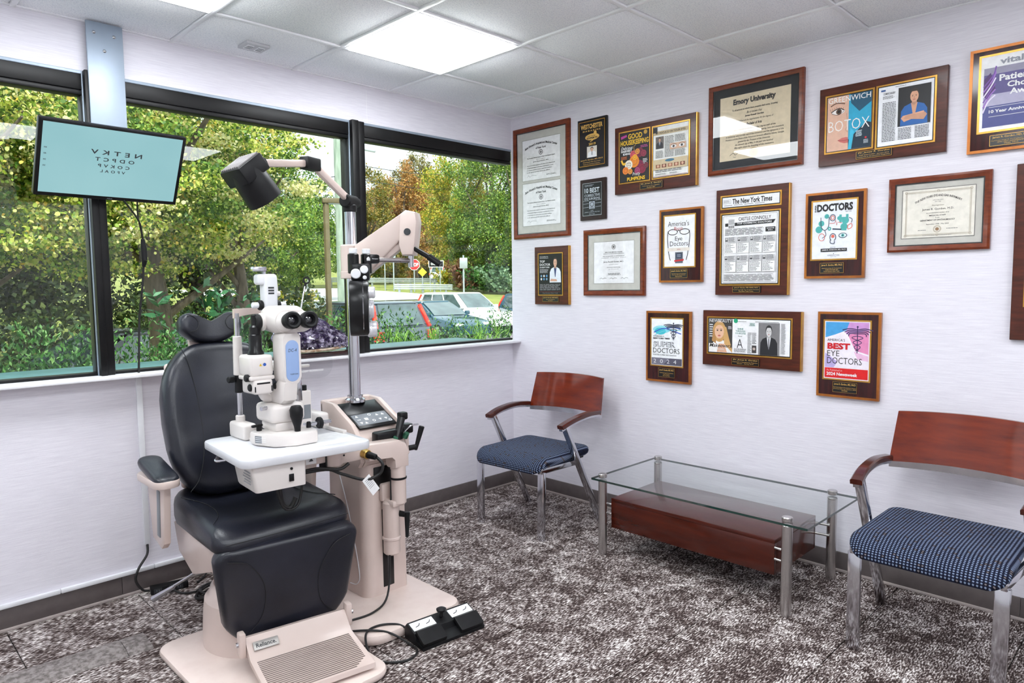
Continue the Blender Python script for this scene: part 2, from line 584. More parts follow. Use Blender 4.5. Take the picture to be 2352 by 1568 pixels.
for i in range(len(xl)-1):
    for j in range(len(yl)-1):
        x1, x0 = xl[i], xl[i+1]; y1, y0 = yl[j], yl[j+1]
        if (i-1, j-1) in LIGHTS and i > 0 and j > 0:
            lab = LL.get((i-1, j-1), 'lit square ceiling light panel %s, %s' % ({0: 'by the window wall', 3: 'over the middle of the room', 6: 'by the back wall'}[j-1], {1: 'on the plaque wall side', 3: 'along the room centre', 5: 'on the far left side'}[i-1]))
            t = thing('ceiling_light', lab, 'light', ((x0+x1)/2, (y0+y1)/2, H), group='ceiling light panels')
            o_ = [(x0+.011, y0+.011), (x1-.011, y0+.011), (x1-.011, y1-.011), (x0+.011, y1-.011)]
            n_ = [(x0+.026, y0+.026), (x1-.026, y0+.026), (x1-.026, y1-.026), (x0+.026, y1-.026)]
            part('frame', MB().ring(o_, n_, H-0.005, H+0.010, 'xy'), WHITEP, t, world=True)
            part('diffuser', MB().box(x0+.024, x1-.024, y0+.024, y1-.024, H-0.015, H+0.004), EMIT, t, world=True)  # drop added below the frame; its glowing sides brighten the ceiling
            continue
        if abs(x1-x0-T) < 1e-4 and abs(y1-y0-T) < 1e-4:
            if full_me is None:
                full_me = mesh_of('ceiling_tile', tile_mb(-T/2, T/2, -T/2, T/2), [CEIL, LIP])
            lighten_lip(share('ceiling_tile', full_me, ce, ((x0+x1)/2, (y0+y1)/2, 0)))
        else:
            lighten_lip(part('ceiling_tile', tile_mb(x0, x1, y0, y1), [CEIL, LIP], ce))
# small plate on the ceiling tile by the window wall
sp = thing('ceiling_sensor', 'small pale rectangular plate with two small grilles on ceiling tile', 'sensor', (-1.925, -0.21, H+0.003))
part('housing', MB().box(-0.058, 0.058, -0.052, 0.052, -0.014, 0, bev=0.004), mat('sensor_plastic', (206, 206, 210), 0.5, var=(9, (198, 198, 202), 0.3, 0.7)), sp)
for x in (-0.026, 0.026):
    part('grille', MB().box(x-0.016, x+0.016, -0.03, 0.03, -0.0155, -0.013, bev=0.001), TBAR, sp)
    for k in range(3):
        part('grille_bar', MB().box(x-0.013, x+0.013, -0.02+0.016*k, -0.014+0.016*k, -0.017, -0.0153), mat('grille_grey', (150, 150, 156), 0.6, var=(9, (140, 140, 146), 0.3, 0.7)), sp)

# white cable raceways on the window wall and the carpeted cord cover on the floor
rw = thing('cable_raceway', 'white upright plastic cable raceway below the window sill', 'raceway', (-2.445, 0, 0.218))
part('cover', MB().box(-2.458, -2.432, -0.014, 0, 0.218, SZ-0.018, bev=0.004), WHITEP, rw, world=True)
part('joint', MB().box(-2.4595, -2.4305, -0.0152, 0, 0.62, 0.623), STEELP, rw, world=True)
rh = thing('cable_raceway', 'long white cable raceway lying along the top of the baseboard', 'raceway', (-3.4, 0, 0.099))
for a, b in ((-2.16, -2.42), (-2.421, -2.80), (-2.801, -3.9), (-3.901, XW)):
    part('cover', MB().box(b, a, -0.018, 0, 0.099, 0.119, bev=0.004), WHITEP, rh, world=True)
cc = thing('floor_cord_cover', 'low carpet-coloured cord cover on the floor at lower left', 'cord cover', (-2.9, -0.5, 0), R(-3))
CCM = mat('cord_cover_grey', (150, 142, 139), 0.8, var=(60, (100, 92, 90), 0.4, 0.62, 5), bump=(200, 0.3), pos=True)
part('strip', MB().prism([(-0.085, 0.0), (-0.05, 0.011), (0.05, 0.011), (0.085, 0.0)], -0.8, 0.20, 'yz'), CCM, cc)
part('end_piece', MB().prism([(-0.085, 0.0), (-0.05, 0.0115), (0.05, 0.0115), (0.085, 0.0)], 0.202, 0.29, 'yz', bev=0.004), CCM, cc)
# ------------------------------------------------------------------ armchairs
def wood(name, c1, c2, rough=0.22, coat=0.6, sc=(1, 1, 1), s=6.0):
    return mat(name, c1, rough, spec=0.3, var=(s, c2, 0.3, 0.72, 8), scale=sc, coat=coat)
CHERRY = wood('cherry_wood', (128, 42, 11), (84, 23, 6), 0.22, 0.6, (1, 8, 9), 3.0)
CHERRYD = wood('dark_cherry_wood', (80, 25, 10), (52, 14, 6), 0.22, 0.4, (9, 1.2, 9), 3.0)
CHROME = mat('chrome', (205, 205, 210), 0.12, metal=1.0, var=(4, (188, 188, 194), 0.3, 0.7))
BRUSHED = mat('brushed_steel', (206, 203, 202), 0.27, metal=1.0, var=(8, (192, 189, 188), 0.3, 0.7), scale=(1, 1, 1))
def dots_mat():
    m = bpy.data.materials.new('navy_dotted_fabric'); m.use_nodes = True
    nt = m.node_tree; b = nt.nodes['Principled BSDF']
    tc = nt.nodes.new('ShaderNodeTexCoord')
    sx = nt.nodes.new('ShaderNodeSeparateXYZ'); nt.links.new(tc.outputs['Object'], sx.inputs[0])
    def mth(op, a, c=None, d=None):
        n = nt.nodes.new('ShaderNodeMath'); n.operation = op
        for i, x in enumerate((a, c, d)):
            if x is None: continue
            if isinstance(x, (int, float)): n.inputs[i].default_value = x
            else: nt.links.new(x, n.inputs[i])
        return n.outputs[0]
    P = 0.0118
    yy = mth('ADD', sx.outputs[1], sx.outputs[2])
    gx = mth('DIVIDE', sx.outputs[0], P)
    gy = mth('DIVIDE', yy, P)
    fx = mth('SUBTRACT', mth('FRACT', gx), 0.5); fy = mth('SUBTRACT', mth('FRACT', gy), 0.5)
    d = mth('SQRT', mth('ADD', mth('MULTIPLY', fx, fx), mth('MULTIPLY', fy, fy)))
    r = nt.nodes.new('ShaderNodeValToRGB')
    r.color_ramp.elements[0].position = 0.24; r.color_ramp.elements[0].color = lin((126, 140, 168))
    r.color_ramp.elements[1].position = 0.33; r.color_ramp.elements[1].color = lin((20, 24, 44))
    nt.links.new(d, r.inputs[0])
    # a few dots are woven in a warmer thread
    cell = nt.nodes.new('ShaderNodeTexWhiteNoise'); cell.noise_dimensions = '2D'
    cb = nt.nodes.new('ShaderNodeCombineXYZ')
    nt.links.new(mth('FLOOR', gx), cb.inputs[0]); nt.links.new(mth('FLOOR', gy), cb.inputs[1]); nt.links.new(cb.outputs[0], cell.inputs['Vector'])
    mx = nt.nodes.new('ShaderNodeMix'); mx.data_type = 'RGBA'; mx.blend_type = 'MULTIPLY'
    nt.links.new(mth('GREATER_THAN', cell.outputs['Value'], 0.93), mx.inputs[0])
    nt.links.new(r.outputs[0], mx.inputs[6]); mx.inputs[7].default_value = (0.9, 0.62, 0.45, 1)
    nt.links.new(mx.outputs[2], b.inputs['Base Color'])
    b.inputs['Roughness'].default_value = 0.9
    b.inputs['Specular IOR Level'].default_value = 0.2
    return m
DOTS = dots_mat()

def make_armchair(label, loc, rotz):
    t = thing('armchair', label, 'chair', loc, rotz, 'guest armchairs along the wall of plaques')
    # seat cushion
    out = []
    for (x, y) in rrect(0.52, 0.50, (0.06, 0.05, 0.05, 0.06), 6, 0, -0.03):
        k = 1.0-0.05*(y+0.28)/0.5
        bow = 0.02*(1-(x/0.26)**2) if y < -0.2 else 0
        out.append((x*k, y-bow))
    c = cushion(out, 0.062, 0.028, 0.012)
    def seat_shape(p):
        z = p.z
        drop = 0.035*max(0, (-p.y-0.17)/0.11)**2
        dip = 0.008*math.cos(min(1, abs(p.x)/0.25)*PI/2)
        return (p.x, p.y, 0.402+z-drop-dip*(z/0.06)+0.02*max(0, (p.y-0.0)/0.25)*0)
    c.fn(seat_shape)
    part('seat', c, DOTS, t)
    part('seat_pan', MB().box(-0.215, 0.215, -0.235, 0.18, 0.386, 0.404, bev=0.004), mat('seat_pan_black', (24, 24, 26), 0.6, var=(9, (32, 32, 34), 0.3, 0.7)), t)
    for s in (-1, 1):
        # front leg turning back under the seat
        lf = MB().bar((s*0.2325, -0.243, 0.0), (s*0.236, -0.238, 0.385), 0.046, 0.020, 0.003, up=(0, 1, 0))
        part('front_leg', lf, CHROME, t)
        part('side_rail', MB().bar((s*0.240, -0.255, 0.393), (s*0.262, 0.055, 0.393), 0.02, 0.03, 0.003), CHROME, t)
        # rear leg: one slanting bar from the back foot to the front of the armrest
        part('rear_leg', MB().bar((s*0.281, 0.252, 0.0), (s*0.277, -0.085, 0.622), 0.038, 0.024, 0.003, up=(0, 1, 0)), CHROME, t)
        # armrest: curved wood on a chrome strip
        path = smooth_path([(s*0.277, -0.125, 0.622), (s*0.285, -0.02, 0.650), (s*0.285, 0.12, 0.664), (s*0.272, 0.25, 0.655)], 6)
        rings_w = []; rings_c = []
        for k, p in enumerate(path):
            q = path[min(k+1, len(path)-1)]-path[max(k-1, 0)]
            q.normalize(); side = Vector((0, 0, 1)).cross(q).normalized(); up = q.cross(side)
            ww = 0.023-0.004*k/len(path)
            rings_w.append([p+side*a+up*b for a, b in ((-ww, -0.011), (ww, -0.011), (ww, 0.006), (ww*0.75, 0.012), (-ww*0.75, 0.012), (-ww, 0.006))])
            rings_c.append([p+side*a+up*b for a, b in ((-0.012, -0.024), (0.012, -0.024), (0.012, -0.0112), (-0.012, -0.0112))])
        a = part('armrest', MB().loft(rings_w), CHERRYD, t)
        part('armrest_rail', MB().loft(rings_c), CHROME, a)
    # curved wooden back on a chrome rail
    def bx(u): return 0.272*u
    def by(u): return 0.262+0.050*(1-u*u)
    N = 18
    def sheet(z0, z1, th, hw0, hw1, lean):
        rings = []
        for k in range(N+1):
            u = -1+2*k/N
            r_ = []
            for (zz, dy) in ((z0, 0), (z0, th), (z1, th), (z1, 0)):
                tt = (zz-z0)/(z1-z0) if z1 > z0 else 0
                hw = hw0+(hw1-hw0)*tt
                r_.append((hw*u, by(u)+dy+lean*tt, zz+0.006*(1-u*u)*tt))
            rings.append(r_)
        return MB().loft(rings)
    part('backrest', sheet(0.636, 0.850, 0.016, 0.274, 0.258, 0.055), CHERRY, t)
    part('back_rail', sheet(0.612, 0.636, 0.02, 0.274, 0.274, 0.0), CHROME, t)
    return t
ch1 = make_armchair('wooden-backed armchair with navy dotted seat in the room corner', (-0.478, -0.672, 0), R(-86.8))
ch2 = clone(ch1, (-0.476, -2.797, 0), R(-90), 'wooden-backed armchair with navy dotted seat at the right edge, past the coffee table', 'guest armchairs along the wall of plaques')

# ------------------------------------------------------------------ coffee table
tb = thing('coffee_table', 'low coffee table with clear glass top over a dark cherry wood box', 'table', (-0.38, -1.775, 0))
EDGE = mat('glass_edge_green', (20, 44, 40), 0.08, spec=0.8, var=(9, (28, 60, 54), 0.3, 0.7))
TG = clear_glass('table_glass', (0.975, 0.992, 0.985, 1), 1.5, refl=0.9)
gt = MB().box(-0.668, -0.082, -2.362, -1.240, 0.400, 0.410)
g = part('glass_top', gt, [TG, EDGE], tb, world=True)
for p in g.data.polygons:
    if abs(p.normal.z) < 0.5: p.material_index = 1
for (x, y) in ((-0.628, -1.284), (-0.638, -2.265), (-0.122, -2.257), (-0.118, -1.287)):
    part('leg', MB().cyl((x, y, 0), (x, y, 0.397), 0.0225, seg=28, bev=0.002), BRUSHED, tb, world=True)
    part('leg_cap', MB().cyl((x, y, 0.411), (x, y, 0.432), 0.0225, seg=28, bev=0.003), BRUSHED, tb, world=True)
bxm = part('wood_box', MB().box(-0.60, -0.155, -2.195, -1.318, 0.285, 0.303, bev=0.002), CHERRYD, tb, world=True)
part('front_panel', MB().box(-0.600, -0.582, -2.195, -1.318, 0.146, 0.285, bev=0.0015), CHERRYD, bxm, world=True)
part('back_panel', MB().box(-0.173, -0.155, -2.195, -1.318, 0.146, 0.285, bev=0.0015), CHERRYD, bxm, world=True)
for y in (-2.195, -1.336):
    part('end_panel', MB().box(-0.582, -0.173, y, y+0.018, 0.146, 0.285, bev=0.001), CHERRYD, bxm, world=True)
part('bottom_panel', MB().box(-0.582, -0.173, -2.177, -1.336, 0.150, 0.162), CHERRYD, bxm, world=True)
for (x, y, ye) in ((-0.592, -2.265, -2.195), (-0.16, -2.257, -2.195), (-0.592, -1.284, -1.318), (-0.16, -1.287, -1.318)):
    for z in (0.218, 0.268):
        part('spacer_pin', MB().cyl((x-0.012 if x < -0.4 else x+0.012, y, z), (x-0.004 if x < -0.4 else x+0.004, ye, z), 0.006, seg=12), BRUSHED, tb, world=True)

# ------------------------------------------------------------------ plaques and frames
BOARD = wood('plaque_walnut', (92, 40, 24), (58, 24, 15), 0.3, 0.12, (2, 3, 12), 5.0)
BOARDR = wood('plaque_rosewood', (66, 20, 18), (34, 10, 11), 0.14, 0.25, (16, 3, 1.2), 3.0)
BOARDK = wood('plaque_dark_wood', (54, 30, 26), (34, 20, 18), 0.3, 0.1, (14, 3, 1.2), 3.0)
FRAMEW = wood('frame_mahogany', (132, 60, 30), (88, 36, 18), 0.3, 0.12, (4, 4, 14), 5.0)
GOLD = mat('gold_trim', (206, 158, 74), 0.3, metal=0.75, var=(12, (176, 124, 52), 0.3, 0.7))
BRONZE = mat('bronze_edge', (190, 116, 48), 0.3, metal=0.5, var=(12, (150, 86, 36), 0.3, 0.7))
SILVER = mat('silver_line', (200, 200, 204), 0.3, metal=0.7, var=(12, (180, 180, 186), 0.3, 0.7))
BLACKP = mat('black_plate', (16, 15, 17), 0.25, spec=0.5, var=(9, (22, 20, 22), 0.3, 0.7))
MATB = mat('mat_board', (206, 204, 196), 0.8, var=(26, (194, 192, 184), 0.35, 0.7, 5))
MATK = mat('black_mat_board', (38, 40, 43), 0.8, var=(26, (46, 48, 52), 0.35, 0.7, 5))
PICG = clear_glass('picture_glass', (0.985, 0.985, 0.985, 1), 1.5, refl=1.2)
GOLDC = (222, 176, 92)
INKS = {}
def ink(c):
    c = tuple(c)
    if c not in INKS:
        INKS[c] = mat('print_%02x%02x%02x' % c, c, 0.45, var=(40, tuple(max(0, int(v*0.95)) for v in c), 0.35, 0.7))
    return INKS[c]

class Plq:
    def __init__(s, name, label, cat, y0, y1, z0, z1, depth=0.02, style='slab', board=None, edge=None, fw=0.028, group=None):
        s.W, s.H, s.d = y0-y1, z1-z0, depth
        s.t = thing(name, label, cat, (0, (y0+y1)/2, z0), R(-90), group)
        s.art = MB(); s.am = []; s.let = MB(); s.lm = []
        s.lay = 0
        W, Hh = s.W, s.H
        if style == 'slab':
            part('board', MB().box(-W/2, W/2, -depth, 0, 0, Hh, bev=0.002, seg=1), board or BOARD, s.t)
            if edge:
                e = 0.010
                part('bevelled_edge', MB().ring([(-W/2-.0012, -.0012), (W/2+.0012, -.0012), (W/2+.0012, Hh+.0012), (-W/2-.0012, Hh+.0012)], [(-W/2+e, e), (W/2-e, e), (W/2-e, Hh-e), (-W/2+e, Hh-e)], -depth-0.0015, -depth*0.25), edge, s.t)
            s.y = -depth-0.0018
        else:
            o_ = [(-W/2, 0), (W/2, 0), (W/2, Hh), (-W/2, Hh)]
            m1 = [(-W/2+fw*.35, fw*.35), (W/2-fw*.35, fw*.35), (W/2-fw*.35, Hh-fw*.35), (-W/2+fw*.35, Hh-fw*.35)]
            n_ = [(-W/2+fw, fw), (W/2-fw, fw), (W/2-fw, Hh-fw), (-W/2+fw, Hh-fw)]
            rings = [[(p[0], 0, p[1]) for p in o_], [(p[0], -depth*.8, p[1]) for p in o_], [(p[0], -depth, p[1]) for p in m1], [(p[0], -depth*.75, p[1]) for p in n_], [(p[0], -depth*.2, p[1]) for p in n_]]
            part('frame', MB().loft(rings, closed=True), FRAMEW, s.t)
            part('inner_lip', MB().ring(n_, [(p[0]*(1-0.012/W), Hh/2+(p[1]-Hh/2)*(1-0.012/Hh)) for p in n_], -depth*.6, -depth*.45), BLACKP, s.t)
            part('mat_board', MB().box(-W/2+fw*.8, W/2-fw*.8, -depth*.42, -depth*.2, fw*.8, Hh-fw*.8), board or MATB, s.t)
            s.y = -depth*.42
            s.glass = MB().box(-W/2+fw*.9, W/2-fw*.9, -depth*.62, -depth*.55, fw*.9, Hh-fw*.9)
        s.style = style
    def X(s, u): return -s.W/2+u*s.W
    def Z(s, v): return s.H*(1-v)
    def _mi(s, lst, c):
        m = c if not isinstance(c, tuple) else ink(c)
        if m not in lst: lst.append(m)
        return lst.index(m)
    def poly(s, pts, c):
        s.lay += 1
        y = s.y-0.0012-0.00004*s.lay
        P = [(s.X(u), y, s.Z(v)) for u, v in pts]
        s.art.add(P, [list(range(len(P)))], s._mi(s.am, c))
    def rect(s, u0, u1, v0, v1, c): s.poly([(u0, v0), (u1, v0), (u1, v1), (u0, v1)], c)
    def ell(s, u, v, ru, rv, c, n=20, a0=0, a1=360):
        s.poly([(u+ru*math.cos(R(a0+(a1-a0)*k/n)), v+rv*math.sin(R(a0+(a1-a0)*k/n))) for k in range(n+(0 if a1-a0 == 360 else 1))], c)
    def circ(s, u, v, r, c, n=20): s.ell(u, v, r, r*s.W/s.H, c, n)
    def hoop(s, u, v, ru, rv, w, c, n=28, a0=0, a1=360):
        """ring outline, w in metres"""
        for k in range(n):
            A = [R(a0+(a1-a0)*(k+j)/n) for j in (0, 1)]
            wu, wv = w/s.W, w/s.H
            s.poly([(u+ru*math.cos(A[0]), v+rv*math.sin(A[0])), (u+ru*math.cos(A[1]), v+rv*math.sin(A[1])), (u+(ru-wu)*math.cos(A[1]), v+(rv-wv)*math.sin(A[1])), (u+(ru-wu)*math.cos(A[0]), v+(rv-wv)*math.sin(A[0]))], c)
            s.lay -= 1
        s.lay += 1
    def stroke(s, pts, w, c, n=6, sm=True):
        """thin printed line through points (u, v), w in metres"""
        P = [(s.X(u), s.Z(v)) for u, v in pts]
        if sm and len(P) > 2: P = [(p.x, p.y) for p in smooth_path([(a, b, 0) for a, b in P], n)]
        s.lay += 1
        y = s.y-0.0012-0.00004*s.lay
        V = []; F = []
        for i, p in enumerate(P):
            a = P[max(0, i-1)]; b = P[min(len(P)-1, i+1)]
            dx, dz = b[0]-a[0], b[1]-a[1]; L = math.hypot(dx, dz) or 1
            nx, nz = -dz/L*w/2, dx/L*w/2
            V += [(p[0]+nx, y, p[1]+nz), (p[0]-nx, y, p[1]-nz)]
        for i in range(len(P)-1): F.append([2*i, 2*i+1, 2*i+3, 2*i+2])
        s.art.add(V, F, s._mi(s.am, c))
    def box_line(s, u0, u1, v0, v1, w, c):
        for a in ([(u0, v0), (u1, v0)], [(u0, v1), (u1, v1)], [(u0, v0), (u0, v1)], [(u1, v0), (u1, v1)]): s.stroke(a, w, c, sm=False)
    def text(s, st, u0, u1, v0, v1, c, bold=0.0, shear=0.0, arch=0.0, mirror=False, spacing=1.0):
        V, F, x0, x1, y0, y1 = glyphs(st, bold, shear, spacing)
        s.lay += 1
        y = s.y-0.0015-0.00004*s.lay
        out = []
        for (a, b) in V:
            t = (a-x0)/(x1-x0)
            if mirror: t = 1-t
            q = (b-y0)/max(1e-6, y1-y0)
            out.append((s.X(u0+(u1-u0)*t), y, s.Z(v1+(v0-v1)*q-arch*(1-(2*t-1)**2))))
        s.let.add(out, F, s._mi(s.lm, c))
    def lines(s, u0, u1, v0, v1, n, c, ragged=0.25, fill=0.45, center=False):
        """columns of body print too small to read"""
        for k in range(n):
            v = v0+(v1-v0)*k/n
            cut = (u1-u0)*random.random()*ragged
            a, b = (u0+cut/2, u1-cut/2) if center else (u0, u1-cut)
            x = a
            while x < b-1e-4:
                w = min(b-x, (u1-u0)*random.uniform(0.08, 0.22))
                s.rect(x, x+w, v, v+(v1-v0)/n*fill, c); s.lay -= 1
                x += w+(u1-u0)*0.03
            s.lay += 1
    def panel(s, u0, u1, v0, v1, gold=0.006, black=0.0, paper=(250, 250, 252), trim=None):
        W, Hh = s.W, s.H
        du, dv = gold/W, gold/Hh
        if gold:
            o_ = [(s.X(u0-du), s.Z(v1+dv)), (s.X(u1+du), s.Z(v1+dv)), (s.X(u1+du), s.Z(v0-dv)), (s.X(u0-du), s.Z(v0-dv))]
            n_ = [(s.X(u0), s.Z(v1)), (s.X(u1), s.Z(v1)), (s.X(u1), s.Z(v0)), (s.X(u0), s.Z(v0))]
            part('gold_border', MB().ring(o_, n_, s.y-0.0016, -s.d+0.001), trim or GOLD, s.t)
        mb = MB().box(s.X(u0), s.X(u1), s.y-0.0004, -s.d+0.001 if s.style == 'slab' else s.y+0.0001, s.Z(v1), s.Z(v0))
        if black:
            part('black_liner', mb, BLACKP, s.t)
            bu, bv = black/W, black/Hh
            mb = MB().box(s.X(u0+bu), s.X(u1-bu), s.y-0.0010, s.y-0.0003, s.Z(v1-bv), s.Z(v0+bv))
        p = part('paper', mb, ink(paper) if isinstance(paper, tuple) else paper, s.t)
        s.last = p
        return p
    def plate(s, u0, u1, v0, v1, head, sub, hb=0.01, shear=0.0):
        W, Hh = s.W, s.H
        pl = part('name_plate', MB().box(s.X(u0), s.X(u1), s.y-0.0012, -s.d+0.001, s.Z(v1), s.Z(v0)), BLACKP, s.t)
        s.box_line(u0+.006, u1-.006, v0+.004, v1-.004, 0.0014, GOLD)
        h = v1-v0; w = u1-u0
        s.text(head, u0+w*.07, u1-w*.07, v0+h*.14, v0+h*.36, GOLDC, hb, shear)
        for k, t_ in enumerate(sub):
            a = v0+h*(.48+.42*k/max(1, len(sub)))
            ww = w*(.5-.5*min(.92, len(t_)/34))
            s.text(t_, u0+ww, u1-ww, a, a+h*.30/len(sub), GOLDC, 0.0)
    def portrait(s, u0, u1, v0, v1, bg, skin, hair, cloth, shirt=None, lean=0.0, arms=False, tie=None):
        w, h = u1-u0, v1-v0
        def q(a, b): return (u0+a*w, v0+b*h)
        s.rect(u0, u1, v0, v1, bg)
        c = 0.5+lean
        s.poly([q(c-.42, 1.0), q(c-.40, .62), q(c-.30, .50), q(c-.10, .44), q(c+.10, .44), q(c+.30, .50), q(c+.40, .62), q(c+.42, 1.0)], cloth)
        if shirt: s.poly([q(c-.10, .44), q(c+.10, .44), q(c+.02, .80), q(c-.02, .80)], shirt)
        if tie: s.poly([q(c-.025, .48), q(c+.025, .48), q(c+.03, .78), q(c, .84), q(c-.03, .78)], tie)
        s.poly([q(c-.07, .36), q(c+.07, .36), q(c+.08, .46), q(c, .50), q(c-.08, .46)], tuple(int(v*.86) for v in skin))
        s.ell(u0+c*w, v0+.225*h, .155*w, .155*h, hair)
        s.ell(u0+c*w, v0+.275*h, .128*w, .150*h, skin)
        s.poly([q(c-.13, .22), q(c-.09, .15), q(c+.09, .15), q(c+.13, .22), q(c+.11, .11), q(c, .07), q(c-.11, .11)], hair)
        for sx in (-1, 1):
            s.rect(u0+(c+sx*.055-.026)*w, u0+(c+sx*.055+.026)*w, v0+.242*h, v0+.250*h, hair)
            s.ell(u0+(c+sx*.055)*w, v0+.270*h, .017*w, .009*h, (40, 30, 28), 8)
        s.poly([q(c-.012, .28), q(c+.012, .28), q(c+.022, .325), q(c-.022, .325)], tuple(int(v*.9) for v in skin))
        s.ell(u0+c*w, v0+.358*h, .045*w, .011*h, (176, 92, 84), 10)
        if arms:
            s.poly([q(c-.40, .80), q(c-.34, .74), q(c+.30, .68), q(c+.34, .76), q(c-.30, .90)], skin)
            s.poly([q(c+.40, .78), q(c+.34, .72), q(c-.26, .74), q(c-.30, .82), q(c+.30, .90)], tuple(int(v*.92) for v in skin))
    def done(s):
        host = getattr(s, 'last', None) or s.t
        if s.art.f: part('printed_artwork', s.art, s.am, host, kind='stuff')
        if s.let.f: part('lettering', s.let, s.lm, host, kind='stuff')
        if s.style != 'slab': part('glazing', s.glass, PICG, s.t)
        return s.t

GRP = 'award plaques and diplomas on the wall'
INK = (26, 24, 26)
GREY = (120, 118, 120)
# two stacked diplomas
q = Plq('diploma_frame', 'tall brown frame holding two diplomas one above the other', 'frame', -0.040, -0.545, 1.732, 2.472, 0.022, 'frame', MATB, fw=0.030, group=GRP)
for k, (va, vb) in enumerate(((0.115, 0.475), (0.505, 0.885))):
    q.panel(0.165, 0.835, va, vb, 0.0)
    q.box_line(0.160, 0.840, va-.003, vb+.003, 0.0022, (150, 148, 142))
    h = vb-va
    q.text("Saint Vincent's Hospital and Medical Center", .21, .79, va+h*.19, va+h*.265, INK, 0.028, 0.1, arch=h*.11)
    q.text('of New York', .41, .59, va+h*.20, va+h*.25, INK, 0.02, 0.1)
    q.hoop(.5, va+h*.34, .035, .035*q.W/q.H, 0.004, (90, 90, 92)); q.circ(.5, va+h*.34, .018, (140, 140, 142))
    q.text('The Academic Medical Center of New York Medical College', .25, .75, va+h*.445, va+h*.475, INK, 0.03)
    q.text('This is to certify that', .42, .58, va+h*.50, va+h*.52, GREY)
    q.text('James Russell Gordon, M.D.', .36, .64, va+h*.545, va+h*.575, INK, 0.02)
    for m_ in range(4):
        q.text(['has served in this hospital as Resident of the Department', 'of Ophthalmology and having completed the course', 'in testimony whereof we have caused this certificate', 'to be signed and the seal to be affixed'][m_], .25, .75-.03*m_, va+h*(.63+.055*m_), va+h*(.66+.055*m_), INK, 0.012, 0.35)
    q.stroke([(.25, va+h*.92), (.28, va+h*.88), (.30, va+h*.92), (.34, va+h*.89), (.42, va+h*.90)], 0.0012, INK)
    q.lines(.60, .77, va+h*.90, va+h*.94, 2, GREY)
q.done()
# black and gold magazine plaque
q = Plq('award_plaque', 'small black plaque with gold border, winner emblem and a portrait photo, top row', 'plaque', -0.613, -0.843, 2.134, 2.438, 0.016, 'slab', BLACKP, None, group=GRP)
q.panel(0.055, 0.945, 0.05, 0.95, 0.0, 0.0, BLACKP)
q.box_line(.065, .935, .055, .945, 0.004, GOLD)
q.text('WESTCHESTER', .13, .87, .11, .205, GOLDC, 0.03)
q.text('M A G A Z I N E', .2, .8, .23, .262, GOLDC, 0.03)
q.ell(.52, .375, .24, .065, GOLDC); q.ell(.62, .30, .05, .04, GOLDC)
q.text('OF THE', .36, .62, .345, .365, INK, 0.02); q.text('EXPERTS', .34, .70, .378, .412, INK, 0.05)
q.stroke([(.45, .47), (.56, .43), (.66, .35), (.64, .29)], 0.005, GOLDC)
q.text('2019', .40, .64, .49, .54, GOLDC, 0.03)
q.portrait(.34, .68, .56, .78, (222, 214, 206), (218, 172, 146), (52, 38, 32), (240, 240, 244), (230, 232, 240), tie=(40, 40, 50))
q.text('James R. Gordon, MD, FACS', .12, .88, .81, .845, GOLDC, 0.01)
q.text('Westchester Eye Associates', .2, .8, .86, .885, GOLDC); q.text('Plastic & Cosmetic Surgeons', .22, .78, .90, .925, GOLDC)
q.done()
# ten best plaque
q = Plq('award_plaque', 'smallest dark plaque with silver-lined black plate below the gold-bordered one', 'plaque', -0.634, -0.834, 1.817, 2.069, 0.018, 'slab', BOARDK, None, group=GRP)
q.panel(.11, .87, .09, .90, 0.0, 0.0, BLACKP)
q.box_line(.12, .86, .10, .89, 0.0022, SILVER)
LC = (206, 214, 224)
q.text('American Institute of', .20, .55, .135, .155, LC); q.text('Legal & Medical', .20, .50, .165, .185, LC)
q.text('10 BEST', .2, .78, .22, .34, LC, 0.02)
q.text('CORRECTIVE', .2, .8, .37, .435, LC, 0.0); q.text('EYE SURGEONS', .2, .8, .455, .51, LC, 0.0)
for v in (.53, .60, .69): q.stroke([(.14, v), (.36, v-.005)], 0.0014, LC, sm=False); q.stroke([(.62, v), (.84, v-.005)], 0.0014, LC, sm=False)
q.rect(.38, .60, .55, .73, (170, 178, 190)); q.hoop(.49, .62, .08, .06, 0.004, INK); q.text('2022', .42, .56, .69, .72, INK, 0.02)
q.text('CLIENT', .43, .55, .765, .782, LC); q.text('JAMES R. GORDON, MD, FACS', .2, .8, .80, .825, LC); q.text('New York', .38, .6, .845, .865, LC)
q.done()
# top doctor plaque
q = Plq('award_plaque', 'walnut plaque with black page and doctor in white coat, lowest at left', 'plaque', -0.237, -0.540, 1.286, 1.669, 0.02, 'slab', BOARD, None, group=GRP)
part('gold_edge', MB().box(q.W/2-0.004, q.W/2+0.0015, -0.0205, 0, 0.001, q.H-0.001), GOLD, q.t)
q.panel(.13, .82, .125, .83, 0.006, 0.0, (14, 14, 15))
WT = (238, 238, 240)
q.text('RECOGNIZED FROM', .17, .44, .165, .18, WT); q.text('IN OPHTHALMOLOGY', .17, .44, .19, .205, WT)
q.text('TOP', .17, .32, .235, .275, WT, 0.02); q.text('DOCTOR', .17, .48, .29, .33, WT, 0.02); q.text('IN NEW YORK', .17, .46, .345, .37, WT, 0.02)
q.lines(.17, .45, .39, .46, 4, (200, 200, 204))
q.portrait(.42, .81, .15, .62, (14, 14, 15), (224, 178, 152), (46, 32, 26), (232, 238, 246), (44, 62, 110), lean=0.02)
q.poly([(.47, .60), (.50, .555), (.66, .565), (.68, .60)], (216, 168, 142))
for r_ in range(2):
    for c_ in range(3): q.circ(.215+.08*c_, .505+.055*r_, .026, ((120, 160, 190), (220, 220, 224), (90, 150, 200))[(r_+c_) % 3], 12)
